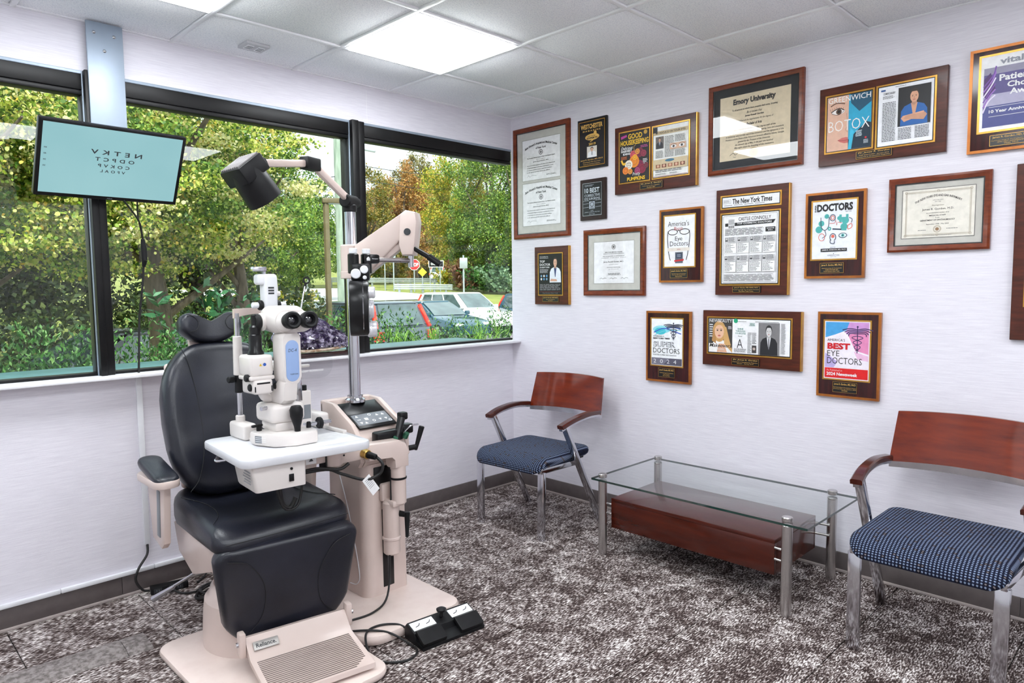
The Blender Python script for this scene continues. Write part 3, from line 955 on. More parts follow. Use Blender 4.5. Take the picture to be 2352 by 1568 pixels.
q.lines(.17, .78, .65, .76, 7, (150, 150, 154), 0.1); q.rect(.17, .78, .778, .782, (160, 60, 50))
q.text('Top Doctor New York', .25, .70, .795, .812, (170, 170, 174))
q.plate(.24, .72, .862, .955, 'James R. Gordon, MD, FACS', ['New York Magazine', 'Top Doctor'])
q.done()
# medical college diploma
q = Plq('diploma_frame', 'brown frame with grey mat and small centred white certificate, by the corner', 'frame', -0.660, -1.120, 1.346, 1.755, 0.022, 'frame', MATB, fw=0.030, group=GRP)
q.panel(.17, .825, .195, .815, 0.0)
q.box_line(.166, .829, .191, .819, 0.002, (150, 148, 142))
q.hoop(.5, .275, .032, .032*q.W/q.H, 0.003, (100, 98, 96)); q.circ(.5, .275, .016, (120, 118, 116))
q.text('NEW YORK MEDICAL COLLEGE', .36, .64, .345, .36, INK, 0.01); q.text('OFFICE OF CONTINUING MEDICAL EDUCATION', .33, .67, .37, .382, INK)
q.text('AND THE DEPARTMENT OF OPHTHALMOLOGY', .32, .68, .405, .418, INK); q.text('HEREBY CERTIFY THAT', .30, .70, .43, .442, GREY, spacing=1.3)
q.text('James Russell Gordon, M.D.', .335, .665, .485, .51, INK, 0.005)
q.text('has successfully completed', .43, .57, .53, .54, GREY); q.text('Chief Resident in Ophthalmology', .39, .61, .57, .588, INK); q.text('July 1, 1995 to June 30, 1996', .42, .58, .60, .612, GREY)
q.lines(.40, .62, .665, .70, 3, GREY, center=True)
for u in (.27, .44, .62): q.stroke([(u, .745), (u+.03, .735), (u+.05, .75), (u+.08, .735), (u+.115, .742)], 0.0016, INK)
q.done()
# harvest magazine plaque
q = Plq('award_plaque', 'wide walnut plaque with pumpkin magazine cover beside an article page', 'plaque', -0.907, -1.458, 1.951, 2.344, 0.022, 'slab', BOARD, None, group=GRP)
part('gold_edge', MB().box(q.W/2-0.004, q.W/2+0.0015, -0.0225, 0, 0.001, q.H-0.001), GOLD, q.t)
YG = (236, 190, 40)
q.panel(.493, .915, .10, .83, 0.007, 0.003, (246, 246, 244))
q.panel(.07, .448, .095, .835, 0.007, 0.003, (22, 18, 20))
q.text('GOOD', .18, .36, .125, .205, YG, 0.03); q.text('HOUSEKEEPING', .082, .44, .215, .29, YG, 0.03)
q.poly([(.085, .15), (.16, .13), (.165, .16), (.09, .19)], (190, 60, 150)); q.circ(.40, .135, .022, (206, 160, 60))
q.text('Delicious', .09, .24, .305, .35, WT, 0.01, 0.3); q.text('HARVEST', .09, .23, .355, .39, WT, 0.04); q.text('IDEAS', .115, .21, .40, .43, WT, 0.04)
q.lines(.34, .43, .32, .36, 2, (210, 80, 170)); q.lines(.09, .17, .45, .50, 3, (226, 120, 60)); q.lines(.37, .43, .52, .60, 4, WT)
for (u, v, r_, c_) in ((.33, .42, .05, (120, 30, 60)), (.25, .44, .045, (214, 84, 96)), (.30, .40, .03, (230, 150, 60)), (.38, .44, .035, (150, 40, 70)), (.33, .60, .05, (130, 20, 70)), (.26, .54, .065, (238, 140, 30)), (.19, .58, .05, (244, 236, 222)), (.15, .66, .04, (236, 130, 40)), (.36, .66, .05, (140, 20, 60)), (.30, .68, .035, (170, 60, 110)), (.41, .62, .03, (120, 40, 60)), (.21, .68, .03, (232, 150, 60)), (.27, .48, .03, (250, 180, 40))):
    q.circ(u, v, r_, c_, 14)
    q.hoop(u, v, r_*.62, r_*.62*q.W/q.H, 0.003, tuple(int(x*.75) for x in c_), 10)
q.stroke([(.095, .50), (.12, .56), (.15, .55)], 0.012, (240, 190, 50)); q.stroke([(.27, .40), (.255, .33), (.28, .30)], 0.005, (150, 120, 70))
for k in range(6): q.circ(.172+.012*(k % 3)*1.5, .56+.03*(k//3), .005, (60, 50, 50), 8)
q.text('Pretty', .24, .34, .70, .765, WT, 0.0, 0.3); q.text('PUMPKINS', .17, .40, .765, .82, YG, 0.04)
q.rect(.50, .908, .17, .225, (206, 186, 150)); q.rect(.50, .55, .112, .19, (30, 28, 30)); q.text('MY FOCUS IS ON YOUR EYES', .53, .88, .185, .212, INK, 0.02)
q.portrait(.53, .625, .25, .42, (110, 100, 96), (214, 168, 140), (40, 28, 24), (36, 36, 46), (200, 210, 230), tie=(60, 60, 90))
q.lines(.64, .75, .26, .56, 16, GREY, .1); q.lines(.76, .88, .26, .36, 6, GREY, .1); q.lines(.53, .625, .45, .56, 6, GREY, .1); q.lines(.76, .88, .47, .56, 5, GREY, .1)
q.rect(.70, .885, .37, .455, (218, 178, 152))
for u in (.745, .84): q.ell(u, .415, .032, .022, WT); q.circ(u, .415, .013, (70, 60, 56), 10); q.stroke([(u-.035, .395), (u, .38), (u+.035, .395)], 0.002, (60, 40, 34))
q.rect(.50, .908, .575, .72, (214, 194, 158)); q.ell(.70, .60, .055, .02, (50, 110, 140))
for k in range(5): q.rect(.535+.072*k, .59+.072*k, .645, .695, ((150, 90, 60), (120, 60, 40), (170, 110, 80))[k % 3]); q.circ(.562+.072*k, .668, .014, (224, 178, 150), 10)
q.lines(.53, .87, .725, .765, 2, GREY, .1); q.lines(.53, .66, .775, .80, 2, GREY); q.lines(.70, .80, .775, .80, 2, GREY); q.rect(.5, .908, .812, .818, (150, 40, 40))
q.plate(.335, .62, .868, .972, 'Dr. James R. Gordon', ['Featured in this magazine', 'October 2021'], 0.01, 0.25)
q.done()
# eye doctors with glasses
q = Plq('award_plaque', 'gold-edged plaque with white page showing black eyeglasses', 'plaque', -1.224, -1.498, 1.423, 1.833, 0.02, 'slab', BOARDR, BRONZE, group=GRP)
q.panel(.125, .83, .095, .785, 0.007, 0.0, (246, 247, 250))
q.text("America's", .21, .70, .165, .235, INK, -0.005); q.text('Best', .36, .56, .245, .29, (176, 36, 40), -0.004)
q.text('Eye', .38, .55, .375, .45, INK, -0.005); q.text('Doctors', .26, .68, .44, .505, INK, -0.005)
for u in (.325, .60): q.hoop(u, .315, .115, .042, 0.004, INK)
q.stroke([(.435, .305), (.465, .29), (.49, .305)], 0.004, INK)
q.stroke([(.215, .30), (.20, .40), (.23, .60), (.27, .70)], 0.004, INK); q.stroke([(.71, .30), (.72, .40), (.68, .60), (.64, .70)], 0.004, INK)
q.rect(.20, .72, .53, .575, (232, 224, 214)); q.text('2021', .43, .51, .545, .56, (170, 50, 50), .02)
q.rect(.385, .565, .59, .74, (92, 98, 108)); q.rect(.41, .54, .605, .67, (36, 56, 84)); q.poly([(.36, .70), (.59, .685), (.58, .71), (.37, .72)], (206, 40, 44))
for k in range(3): q.rect(.43, .52, .62+.015*k, .625+.015*k, (190, 200, 214))
q.plate(.265, .68, .818, .945, 'James R. Gordon, MD, FACS', ['Ophthalmology & Oculoplastic', "America's Best Eye Doctors", 'Newsweek 2021'])
q.done()
# university diploma
q = Plq('diploma_frame', 'brown frame with black mat and cream university diploma', 'frame', -1.526, -2.035, 1.990, 2.454, 0.024, 'frame', MATK, fw=0.024, group=GRP)
q.panel(.125, .87, .145, .855, 0.0, 0.0, (236, 219, 188))
q.text('Emory University', .27, .72, .185, .265, INK, 0.045, 0.05)
q.text('To all persons to whom these presents shall come, Greeting', .26, .74, .295, .32, INK, 0.02, 0.1)
q.text('Be it known that', .42, .58, .335, .36, INK, 0.0, 0.35); q.text('James Russell Gordon', .40, .60, .375, .40, INK, 0.03, 0.1)
q.text('has fulfilled all the requirements for the degree of', .30, .70, .42, .445, INK, 0.0, 0.35); q.text('Bachelor of Arts', .42, .58, .46, .49, INK, 0.02, 0.2)
for k, t_ in enumerate(['and is therefore admitted to that degree with all the', 'honors, rights and privileges thereunto appertaining, here and elsewhere.', 'In testimony whereof the seal of the University and the signatures of the', 'President and the Deans of the School are hereunto affixed at Atlanta, Georgia,', 'granted by the Trustees of the University', 'the eleventh day of May, in the year one hundred', 'fifty-eight since the founding of the institution.']):
    ww = min(.31, .0042*len(t_))
    q.text(t_, .5-ww, .5+ww, .515+.033*k, .54+.033*k, INK, 0.004, 0.35)
q.hoop(.5, .795, .05, .05*q.W/q.H, 0.003, (196, 160, 96)); q.hoop(.5, .795, .04, .04*q.W/q.H, 0.008, (206, 172, 110)); q.circ(.5, .795, .02, (190, 150, 90))
q.stroke([(.24, .80), (.28, .775), (.30, .80), (.34, .775), (.37, .79)], 0.002, INK); q.text('Dean', .28, .31, .815, .828, INK); q.stroke([(.62, .80), (.66, .78), (.70, .80), (.74, .785)], 0.002, INK)
q.done()
# newspaper and top cosmetic doctors
q = Plq('award_plaque', 'tall walnut plaque with newspaper nameplate above a black and white listing page', 'plaque', -1.579, -1.978, 1.351, 1.908, 0.022, 'slab', BOARD, None, group=GRP)
part('gold_edge', MB().box(q.W/2-0.004, q.W/2+0.0015, -0.0225, 0, 0.001, q.H-0.001), GOLD, q.t)
q.panel(.085, .885, .07, .178, 0.007, 0.005, (246, 246, 248))
q.text('The New York Times', .24, .78, .095, .145, INK, 0.03, 0.05); q.box_line(.115, .215, .10, .135, 0.001, GREY); q.lines(.12, .21, .108, .13, 3, GREY); q.lines(.12, .86, .152, .162, 1, GREY)
q.panel(.085, .88, .235, .898, 0.007, 0.005, (246, 246, 248))
q.box_line(.115, .85, .255, .88, 0.0014, INK)
q.text('CASTLE CONNOLLY', .33, .77, .272, .305, INK, 0.005)
q.poly([(.14, .322), (.83, .312), (.80, .345), (.14, .352)], (24, 24, 26)); q.text('TOP COSMETIC DOCTORS', .31, .78, .322, .338, WT, 0.02)
q.rect(.185, .275, .285, .37, (226, 226, 228))
for k in range(6): q.rect(.19+.014*k, .198+.014*k, .345, .368, (70, 70, 74)); q.rect(.19, .27, .29+.008*k, .2935+.008*k, (120, 120, 124))
q.lines(.14, .68, .375, .44, 8, (96, 96, 98), .08); q.rect(.70, .83, .378, .42, (20, 20, 22)); q.text('TOP DOCTORS', .715, .815, .385, .396, WT, 0.02); q.text('MAKE A', .735, .795, .402, .412, WT, .02)
for r_ in range(2):
    for c_ in range(4):
        u = .14+.177*c_; v = .452+.175*r_
        q.rect(u, u+.165, v, v+.055, (208, 208, 210)); q.rect(u, u+.165, v+.058, v+.155, (252, 252, 252)); q.box_line(u, u+.165, v+.058, v+.155, .0008, GREY)
        q.rect(u+.005, u+.045, v+.006, v+.040, (150, 150, 152)); q.circ(u+.025, v+.018, .011, (216, 214, 212), 10); q.rect(u+.008, u+.042, v+.030, v+.040, (50, 50, 54))
        q.lines(u+.055, u+.155, v+.004, v+.05, 6, (80, 80, 84), .3); q.lines(u+.008, u+.15, v+.064, v+.15, 8, (120, 120, 122), .5)
q.lines(.14, .83, .805, .87, 8, (96, 96, 98), .05)
q.plate(.265, .65, .917, .978, 'James R. Gordon, MD, FAAO, FACS', ['Castle Connolly Top Cosmetic Doctors', 'The New York Times'], 0.0, 0.2)
q.done()
# doctors with teal icons
q = Plq('award_plaque', 'gold-edged rosewood plaque with white page of teal medical icons', 'plaque', -2.059, -2.334, 1.433, 1.841, 0.02, 'slab', BOARDR, BRONZE, group=GRP)
q.panel(.125, .86, .105, .775, 0.007, 0.0, (238, 242, 250))
q.text('DOCTORS', .20, .80, .135, .225, (20, 20, 22), 0.05); q.text('NEW YORK', .68, .78, .232, .245, INK)
V_, F_, a0, a1, b0, b1 = glyphs('SUPER', 0.03)
q.let.add([(q.X(.19-.03*(y_-b0)/(b1-b0)), q.y-0.0018, q.Z(.225-.085*(x_-a0)/(a1-a0))) for x_, y_ in V_], F_, q._mi(q.lm, (20, 20, 22)))
TE = (74, 176, 172); DK = (36, 52, 74); RD = (226, 106, 84)
for (u, v, r_) in ((.28, .36, .05), (.24, .43, .06), (.68, .34, .06), (.66, .41, .06), (.37, .28, .04), (.58, .31, .035)): q.circ(u, v, r_, TE, 14)
q.rect(.58, .62, .27, .36, TE); q.rect(.69, .73, .27, .36, TE); q.rect(.58, .73, .30, .33, TE)
q.stroke([(.27, .29), (.28, .40), (.34, .44), (.40, .40), (.41, .29)], .003, DK); q.stroke([(.34, .44), (.36, .50), (.30, .53)], .003, DK)
q.hoop(.47, .30, .05, .04, .003, DK); q.hoop(.47, .30, .03, .024, .003, RD); q.hoop(.42, .425, .03, .022, .005, TE)
q.stroke([(.42, .365), (.50, .365), (.52, .33), (.54, .39), (.56, .355), (.62, .365)], .0025, RD, sm=False)
q.stroke([(.47, .43), (.62, .44), (.70, .445)], .006, DK); q.stroke([(.62, .44), (.70, .445)], .009, TE)
q.hoop(.29, .52, .055, .045, .0025, RD); q.hoop(.48, .525, .055, .045, .003, DK); q.circ(.48, .515, .028, RD); q.rect(.45, .50, .56, .59, (238, 242, 250)); q.stroke([(.44, .55), (.44, .59), (.50, .60), (.51, .57)], .003, DK)
q.ell(.645, .51, .07, .03, (220, 236, 240)); q.hoop(.645, .51, .07, .03, .003, DK); q.circ(.645, .51, .026, TE); q.circ(.645, .51, .012, DK)
q.stroke([(.72, .40), (.78, .38), (.79, .42), (.73, .44), (.72, .40)], .003, RD); q.stroke([(.74, .31), (.79, .33), (.78, .37)], .003, DK)
q.rect(.28, .72, .655, .692, (22, 22, 24)); q.text('JAMES R. GORDON, MD, FACS', .30, .70, .664, .683, WT, 0.02); q.text('SELECTED', .44, .53, .638, .648, INK)
q.text('SUPERDOCTORS', .40, .60, .728, .742, INK); q.text('NEW YORK', .45, .55, .75, .757, INK); q.circ(.5, .716, .008, INK, 8)
q.plate(.27, .68, .82, .945, 'James R. Gordon, MD, FACS', ['Ophthalmology & Oculoplastic', 'SUPER DOCTORS 2021', 'South Eastern New York'])
q.done()
# blue and skin cover beside an article
q = Plq('award_plaque', 'wide walnut plaque with half-face cover beside an article, doctor in blue scrubs', 'plaque', -2.114, -2.648, 1.964, 2.325, 0.022, 'slab', BOARD, None, group=GRP)
q.panel(.484, .91, .115, .855, 0.007, 0.004, (244, 245, 250))
q.panel(.065, .445, .12, .832, 0.007, 0.004, (228, 184, 160))
q.rect(.252, .437, .131, .82, (40, 168, 206)); q.poly([(.265, .131), (.437, .131), (.437, .26), (.34, .36), (.27, .24)], (22, 84, 112)); q.poly([(.252, .82), (.252, .70), (.31, .62), (.40, .50), (.437, .52), (.437, .82)], (16, 44, 62)); q.poly([(.252, .82), (.27, .55), (.30, .60), (.28, .82)], (60, 190, 224))
q.text('GREENWICH', .082, .43, .142, .21, (250, 248, 246), 0.0)
q.ell(.165, .325, .055, .035, (248, 240, 236)); q.circ(.17, .325, .024, (92, 66, 50)); q.circ(.17, .325, .012, (20, 16, 16)); q.stroke([(.105, .325), (.14, .295), (.18, .285), (.215, .315)], .004, (50, 34, 30)); q.stroke([(.11, .34), (.165, .365), (.215, .325)], .002, (70, 46, 40))
q.stroke([(.10, .245), (.15, .215), (.22, .235)], .005, (110, 76, 60))
for k in range(7): q.stroke([(.105+.016*k, .318-.006*min(k, 6-k)), (.095+.019*k, .278-.006*min(k, 6-k))], .0012, (50, 34, 30), sm=False)
q.poly([(.165, .69), (.20, .665), (.235, .66), (.252, .67), (.252, .735), (.22, .735), (.185, .715)], (204, 110, 104)); q.stroke([(.165, .692), (.21, .70), (.252, .697)], .002, (130, 54, 54))
q.stroke([(.235, .36), (.245, .50), (.232, .57), (.252, .60)], .003, (206, 156, 132))
q.text('BOTOX', .085, .425, .44, .575, (250, 246, 244), -0.012)
q.lines(.31, .37, .60, .68, 6, (226, 244, 250), .4, center=True); q.circ(.397, .70, .009, (206, 40, 50), 10); q.lines(.38, .42, .725, .775, 4, (220, 236, 244))
q.rect(.51, .545, .16, .18, (50, 90, 150)); q.text('COSMETIC SURGERY', .53, .62, .20, .225, INK, .01); q.lines(.525, .62, .24, .28, 4, GREY); q.lines(.525, .63, .32, .80, 26, (96, 96, 102), .05)
q.lines(.65, .75, .655, .80, 8, (96, 96, 102), .05); q.lines(.775, .88, .655, .80, 8, (96, 96, 102), .05); q.lines(.62, .72, .145, .155, 1, GREY)
q.portrait(.645, .885, .17, .635, (22, 22, 26), (222, 166, 134), (44, 30, 24), (24, 96, 170), (216, 160, 128), arms=True)
q.plate(.32, .612, .868, .968, 'Dr. James R. Gordon', ['"TOP DOCTORS" - January 2016', 'Featured in Greenwich Magazine'], 0.01, 0.25)
q.done()
# eye and ear infirmary certificate
q = Plq('diploma_frame', 'wide brown frame with cream certificate at the far right, above the empty wall', 'frame', -2.429, -2.819, 1.544, 1.869, 0.022, 'frame', MATB, fw=0.025, group=GRP)
q.panel(.145, .85, .175, .815, 0.0, 0.0, (245, 240, 228))
q.box_line(.14, .855, .168, .822, .0016, (70, 66, 62)); q.box_line(.18, .815, .205, .785, .003, (206, 196, 178)); q.box_line(.19, .805, .218, .772, .0012, (190, 178, 158))
for (u, v) in ((.18, .205), (.815, .205), (.18, .785), (.815, .785), (.5, .205), (.5, .785)): q.hoop(u, v, .014, .017, .002, (190, 178, 158), 12)
q.text('THE NEW YORK EYE AND EAR INFIRMARY', .27, .73, .335, .365, INK, 0.01, arch=.085)
q.text('AFFILIATED WITH', .45, .55, .32, .332, GREY); q.text('NEW YORK', .47, .53, .342, .354, GREY); q.text('Recognizes', .44, .56, .385, .408, (150, 140, 126), 0.0, .3)
q.text('James R. Gordon, M.D.', .345, .655, .43, .465, INK, 0.0); q.text('as a credentialed member of its', .39, .61, .485, .50, INK); q.text('MEDICAL STAFF', .42, .58, .52, .537, INK, .01); q.text('in the', .48, .52, .552, .565, INK)
q.text('DEPARTMENT OF OPHTHALMOLOGY', .33, .67, .58, .60, INK, .01); q.text('September 1998 - May 2003', .39, .61, .635, .655, INK)
q.hoop(.5, .71, .04, .04*q.W/q.H, .004, (206, 196, 176)); q.circ(.5, .71, .018, (150, 112, 70)); q.lines(.31, .41, .715, .73, 1, GREY); q.lines(.59, .72, .705, .72, 1, GREY); q.text('In this work taught us, love and great spirit', .36, .64, .782, .798, GREY)
q.done()
# patients choice award, cut by the right edge
q = Plq('award_plaque', 'gold-edged plaque with purple page at the upper right edge of the picture', 'plaque', -2.726, -3.030, 1.940, 2.356, 0.02, 'slab', BOARDR, BRONZE, group=GRP)
q.panel(.13, .87, .085, .80, 0.008, 0.0, (248, 248, 250))
q.rect(.165, .84, .195, .765, (86, 76, 136)); q.rect(.165, .84, .45, .56, (176, 172, 200)); q.rect(.165, .84, .56, .765, (70, 76, 140)); q.rect(.165, .84, .195, .26, (150, 146, 170)); q.poly([(.165, .30), (.24, .24), (.30, .40), (.22, .50), (.165, .46)], (70, 30, 100))
for k in range(6): q.stroke([(.165, .62-.05*k), (.22+.01*k, .52-.05*k), (.30, .46-.055*k)], .005, ((236, 226, 248), (160, 110, 200), (120, 70, 170))[k % 3])
q.text('vitals', .34, .66, .115, .175, (150, 152, 164), 0.03)
q.text("Patients'", .34, .78, .27, .335, WT, 0.03); q.text('Choice', .43, .77, .35, .405, WT, 0.03); q.text('Award', .46, .79, .42, .475, WT, 0.03)
q.text('10 Year Anniversary', .235, .78, .60, .64, WT, 0.03); q.stroke([(.235, .575), (.80, .575)], .0016, WT, sm=False); q.stroke([(.235, .665), (.80, .665)], .0016, WT, sm=False)
q.plate(.255, .745, .845, .955, 'James R. Gordon, MD, FACS', ['Ophthalmology & Oculoplastic Surgery', '10TH YEAR ANNIVERSARY', 'Vitals 2022'])
q.done()
# super doctors 2024
q = Plq('award_plaque', 'gold-edged plaque dated 2024 with teal winged-staff page, above the coffee table', 'plaque', -1.138, -1.431, 0.848, 1.256, 0.02, 'slab', BOARDR, BRONZE, group=GRP)
q.panel(.125, .83, .105, .765, 0.007, 0.0, (246, 248, 250))
q.ell(.36, .255, .20, .055, (150, 224, 232)); q.ell(.33, .28, .13, .05, (66, 194, 210)); q.stroke([(.18, .30), (.40, .24), (.60, .27), (.80, .31)], .006, (60, 90, 190)); q.stroke([(.20, .34), (.45, .27), (.80, .26)], .004, (120, 210, 226)); q.stroke([(.45, .24), (.62, .22), (.79, .24)], .008, (90, 120, 210))
def caduceus(q, u, v0, v1, w, c):
    h = v1-v0
    q.stroke([(u, v0), (u, v1)], .004, c, sm=False); q.circ(u, v0+.01, .016, c, 12)
    for s_ in (-1, 1):
        for k in range(4): q.stroke([(u, v0+h*(.14+.05*k)), (u+s_*w*.5, v0+h*(.10+.06*k)), (u+s_*w*(1-.14*k), v0+h*(.16+.075*k))], .0045, c)
        q.stroke([(u, v0+h*.36), (u+s_*w*.36, v0+h*.44), (u-s_*w*.28, v0+h*.60), (u+s_*w*.2, v0+h*.76), (u-s_*w*.10, v0+h*.92)], .0035, c)
caduceus(q, .63, .155, .40, .22, (54, 58, 78))
q.text('AS PUBLISHED IN', .165, .42, .345, .36, INK, .02); q.text('NEW YORK TIMES', .165, .55, .372, .393, INK, .04)
q.text('SUPER', .17, .68, .425, .505, (110, 112, 118), .04); q.text('SUPER', .17, .68, .421, .500, (228, 230, 234), .0)
q.text('DOCTORS', .17, .77, .52, .59, INK, -0.008); q.text('SELECTED IN PEER RECOGNITION', .17, .70, .608, .625, INK)
q.rect(.135, .82, .66, .757, (86, 84, 100)); q.poly([(.135, .66), (.55, .66), (.40, .757), (.135, .757)], (120, 118, 134)); q.text('2  0  2  4', .18, .70, .68, .735, WT, -0.005)
q.plate(.29, .67, .80, .935, 'James R. Gordon, MD, FACS', ['Ophthalmology & Oculoplastic', 'Super Doctors', 'New York Metro'])
q.done()
# beauty magazine
q = Plq('award_plaque', 'wide walnut plaque with blonde cover page and suited man, lower row centre', 'plaque', -1.508, -2.052, 0.969, 1.268, 0.022, 'slab', BOARD, None, group=GRP)
part('gold_edge', MB().box(q.W/2-0.004, q.W/2+0.0015, -0.0225, 0, 0.001, q.H-0.001), GOLD, q.t)
q.panel(.062, .905, .135, .775, 0.007, 0.005, (246, 246, 248))
q.rect(.073, .325, .155, .755, (62, 58, 56)); q.rect(.073, .125, .60, .755, (244, 240, 236))
q.poly([(.09, .755), (.12, .58), (.16, .54), (.24, .54), (.29, .62), (.322, .755)], (246, 242, 240)); q.poly([(.16, .755), (.18, .60), (.24, .60), (.27, .755)], (226, 176, 146))
q.ell(.185, .38, .072, .19, (206, 158, 96), 20); q.poly([(.20, .25), (.26, .30), (.29, .50), (.325, .70), (.325, .755), (.24, .60), (.23, .45)], (214, 168, 106)); q.poly([(.12, .35), (.105, .55), (.15, .60), (.15, .40)], (186, 136, 80)); q.ell(.185, .385, .05, .125, (232, 188, 158), 20)
for s_ in (-1, 1): q.ell(.185+s_*.02, .36, .010, .012, (60, 44, 40), 8); q.stroke([(.172+s_*.02, .335), (.198+s_*.02, .335)], .002, (110, 76, 50), sm=False)
q.ell(.185, .455, .016, .013, (196, 100, 96), 10)
q.text('NEWBEAUTY', .08, .32, .16, .215, WT, .0); q.text('Makeovers', .08, .32, .60, .665, INK, .01, .3); q.lines(.08, .12, .25, .50, 6, WT); q.lines(.28, .32, .28, .34, 3, WT); q.lines(.16, .25, .69, .72, 2, (230, 226, 222), center=True)
q.circ(.36, .18, .022, (34, 164, 120)); q.rect(.385, .47, .185, .19, INK); q.rect(.56, .79, .185, .19, INK)
q.text('SHINE', .38, .44, .305, .335, (40, 130, 116), .01); q.text('THROUGH', .36, .46, .345, .375, (40, 130, 116), .01); q.text('YOUR EYES', .355, .465, .385, .415, (40, 130, 116), .01); q.text('Plastic', .385, .43, .44, .46, INK, 0, .3)
q.text('A', .375, .435, .50, .66, INK, -.012); q.lines(.345, .475, .67, .74, 5, GREY, .1); q.lines(.485, .525, .38, .75, 18, GREY, .3); q.lines(.53, .575, .38, .58, 10, GREY, .3); q.lines(.50, .56, .21, .27, 4, (40, 130, 116), center=True)
q.rect(.53, .575, .60, .73, (70, 64, 64)); q.circ(.552, .66, .014, (196, 180, 172), 10)
q.portrait(.595, .80, .20, .755, (128, 126, 128), (214, 212, 212), (40, 40, 42), (34, 34, 38), (226, 226, 230), tie=(110, 110, 116)); q.lines(.815, .86, .21, .73, 24, GREY, .3)
q.plate(.32, .61, .838, .965, 'Dr. James R. Gordon', ['Featured in NewBeauty Magazine', 'Winter - Spring 2019'], 0.01, .25)
q.done()
# newsweek 2024
q = Plq('award_plaque', 'gold-edged plaque with pink and blue page and red bottom band, lower right', 'plaque', -2.131, -2.414, 0.861, 1.270, 0.02, 'slab', BOARDR, BRONZE, group=GRP)
q.panel(.12, .842, .105, .782, 0.007, 0.0, (246, 240, 248))
q.rect(.135, .828, .115, .65, (244, 236, 246)); q.poly([(.135, .115), (.60, .115), (.50, .20), (.30, .26), (.135, .30)], (70, 160, 220)); q.poly([(.52, .115), (.828, .115), (.828, .24), (.60, .30), (.46, .24)], (206, 150, 210)); q.poly([(.50, .26), (.828, .20), (.828, .48), (.62, .44)], (230, 140, 186)); q.poly([(.135, .48), (.34, .58), (.28, .65), (.135, .65)], (190, 176, 226)); q.poly([(.60, .45), (.828, .50), (.828, .56), (.66, .54)], (236, 190, 222))
caduceus(q, .65, .155, .47, .24, (62, 44, 92))
q.text("AMERICA'S", .17, .455, .31, .34, INK, -.004); q.text('BEST', .17, .54, .36, .435, (206, 20, 34), .05)
q.text('EYE', .17, .37, .45, .515, INK, -.006); q.text('DOCTORS', .17, .73, .53, .605, INK, -.006)
q.rect(.135, .828, .655, .77, (222, 22, 26)); q.text('As Published in', .165, .42, .67, .693, (244, 190, 190)); q.text('2024 Newsweek', .165, .665, .705, .745, WT, .03)
q.plate(.27, .67, .812, .942, 'James R. Gordon, MD, FACS', ['Ophthalmology & Oculoplastic Surgery', "America's Best Eye Doctors 2024", 'NEWSWEEK'])
q.done()
# plaque cut by the right edge
q = Plq('award_plaque', 'reddish walnut plaque mostly cut off by the right edge, mid height', 'plaque', -2.902, -3.38, 1.170, 1.877, 0.022, 'slab', BOARD, None, group=GRP)
q.panel(.10, .90, .09, .80, 0.007, 0.005, (236, 234, 230))
q.lines(.16, .84, .14, .74, 22, GREY, .1)
q.plate(.32, .68, .87, .95, 'James R. Gordon, MD, FACS', ['Ophthalmology'])
q.done()
# ------------------------------------------------------------------ examination equipment
BEIGE = mat('warm_beige_enamel', (216, 198, 190), 0.32, var=(6, (210, 191, 183), 0.3, 0.7), coat=0.15)
BEIGED = mat('beige_enamel_base', (228, 211, 203), 0.26, var=(14, (222, 203, 195), 0.35, 0.7, 5))
OFFW = mat('offwhite_instrument_enamel', (226, 219, 215), 0.3, var=(7, (220, 213, 209), 0.3, 0.7), coat=0.15)
BLK = mat('black_plastic', (14, 14, 16), 0.45, spec=0.25, var=(9, (28, 28, 30), 0.3, 0.7))
BLKS = mat('black_satin', (9, 9, 11), 0.28, spec=0.35, var=(9, (18, 18, 20), 0.3, 0.7))
VINYL = mat('navy_black_vinyl', (21, 23, 32), 0.33, spec=0.5, var=(5, (34, 36, 47), 0.35, 0.75, 4), bump=(220, 0.08))
SEAM = mat('seam_thread', (20, 20, 24), 0.6, var=(9, (28, 28, 32), 0.3, 0.7))
CABLE = mat('black_cable', (18, 17, 18), 0.5, var=(9, (26, 25, 26), 0.3, 0.7))
BRASS = mat('brass', (206, 170, 96), 0.3, metal=0.9, var=(12, (186, 148, 80), 0.3, 0.7))
GREYP = mat('grey_panel', (128, 132, 138), 0.4, var=(9, (118, 122, 128), 0.3, 0.7))
LBLUE = mat('pale_blue_panel', (150, 176, 220), 0.35, var=(6, (142, 168, 212), 0.3, 0.7))
WTAG = mat('white_paper_tag', (244, 244, 244), 0.6, var=(30, (232, 232, 234), 0.35, 0.7))
LENS = mat('dark_lens', (10, 10, 14), 0.05, spec=0.9, var=(4, (20, 18, 26), 0.3, 0.7))
INKM = mat('dark_marking', (44, 46, 50), 0.5, var=(30, (54, 56, 60), 0.35, 0.7))

def text_mb(s, w, h, bold=0.0, shear=0.0, mirror=False, spacing=1.0):
    """flat lettering in the xz plane facing -y, centred"""
    V, F, x0, x1, y0, y1 = glyphs(s, bold, shear, spacing)
    sg = -1 if mirror else 1
    return MB().add([(sg*((a-x0)/(x1-x0)-.5)*w, 0, ((b-y0)/max(1e-6, y1-y0)-.5)*h) for a, b in V], F)

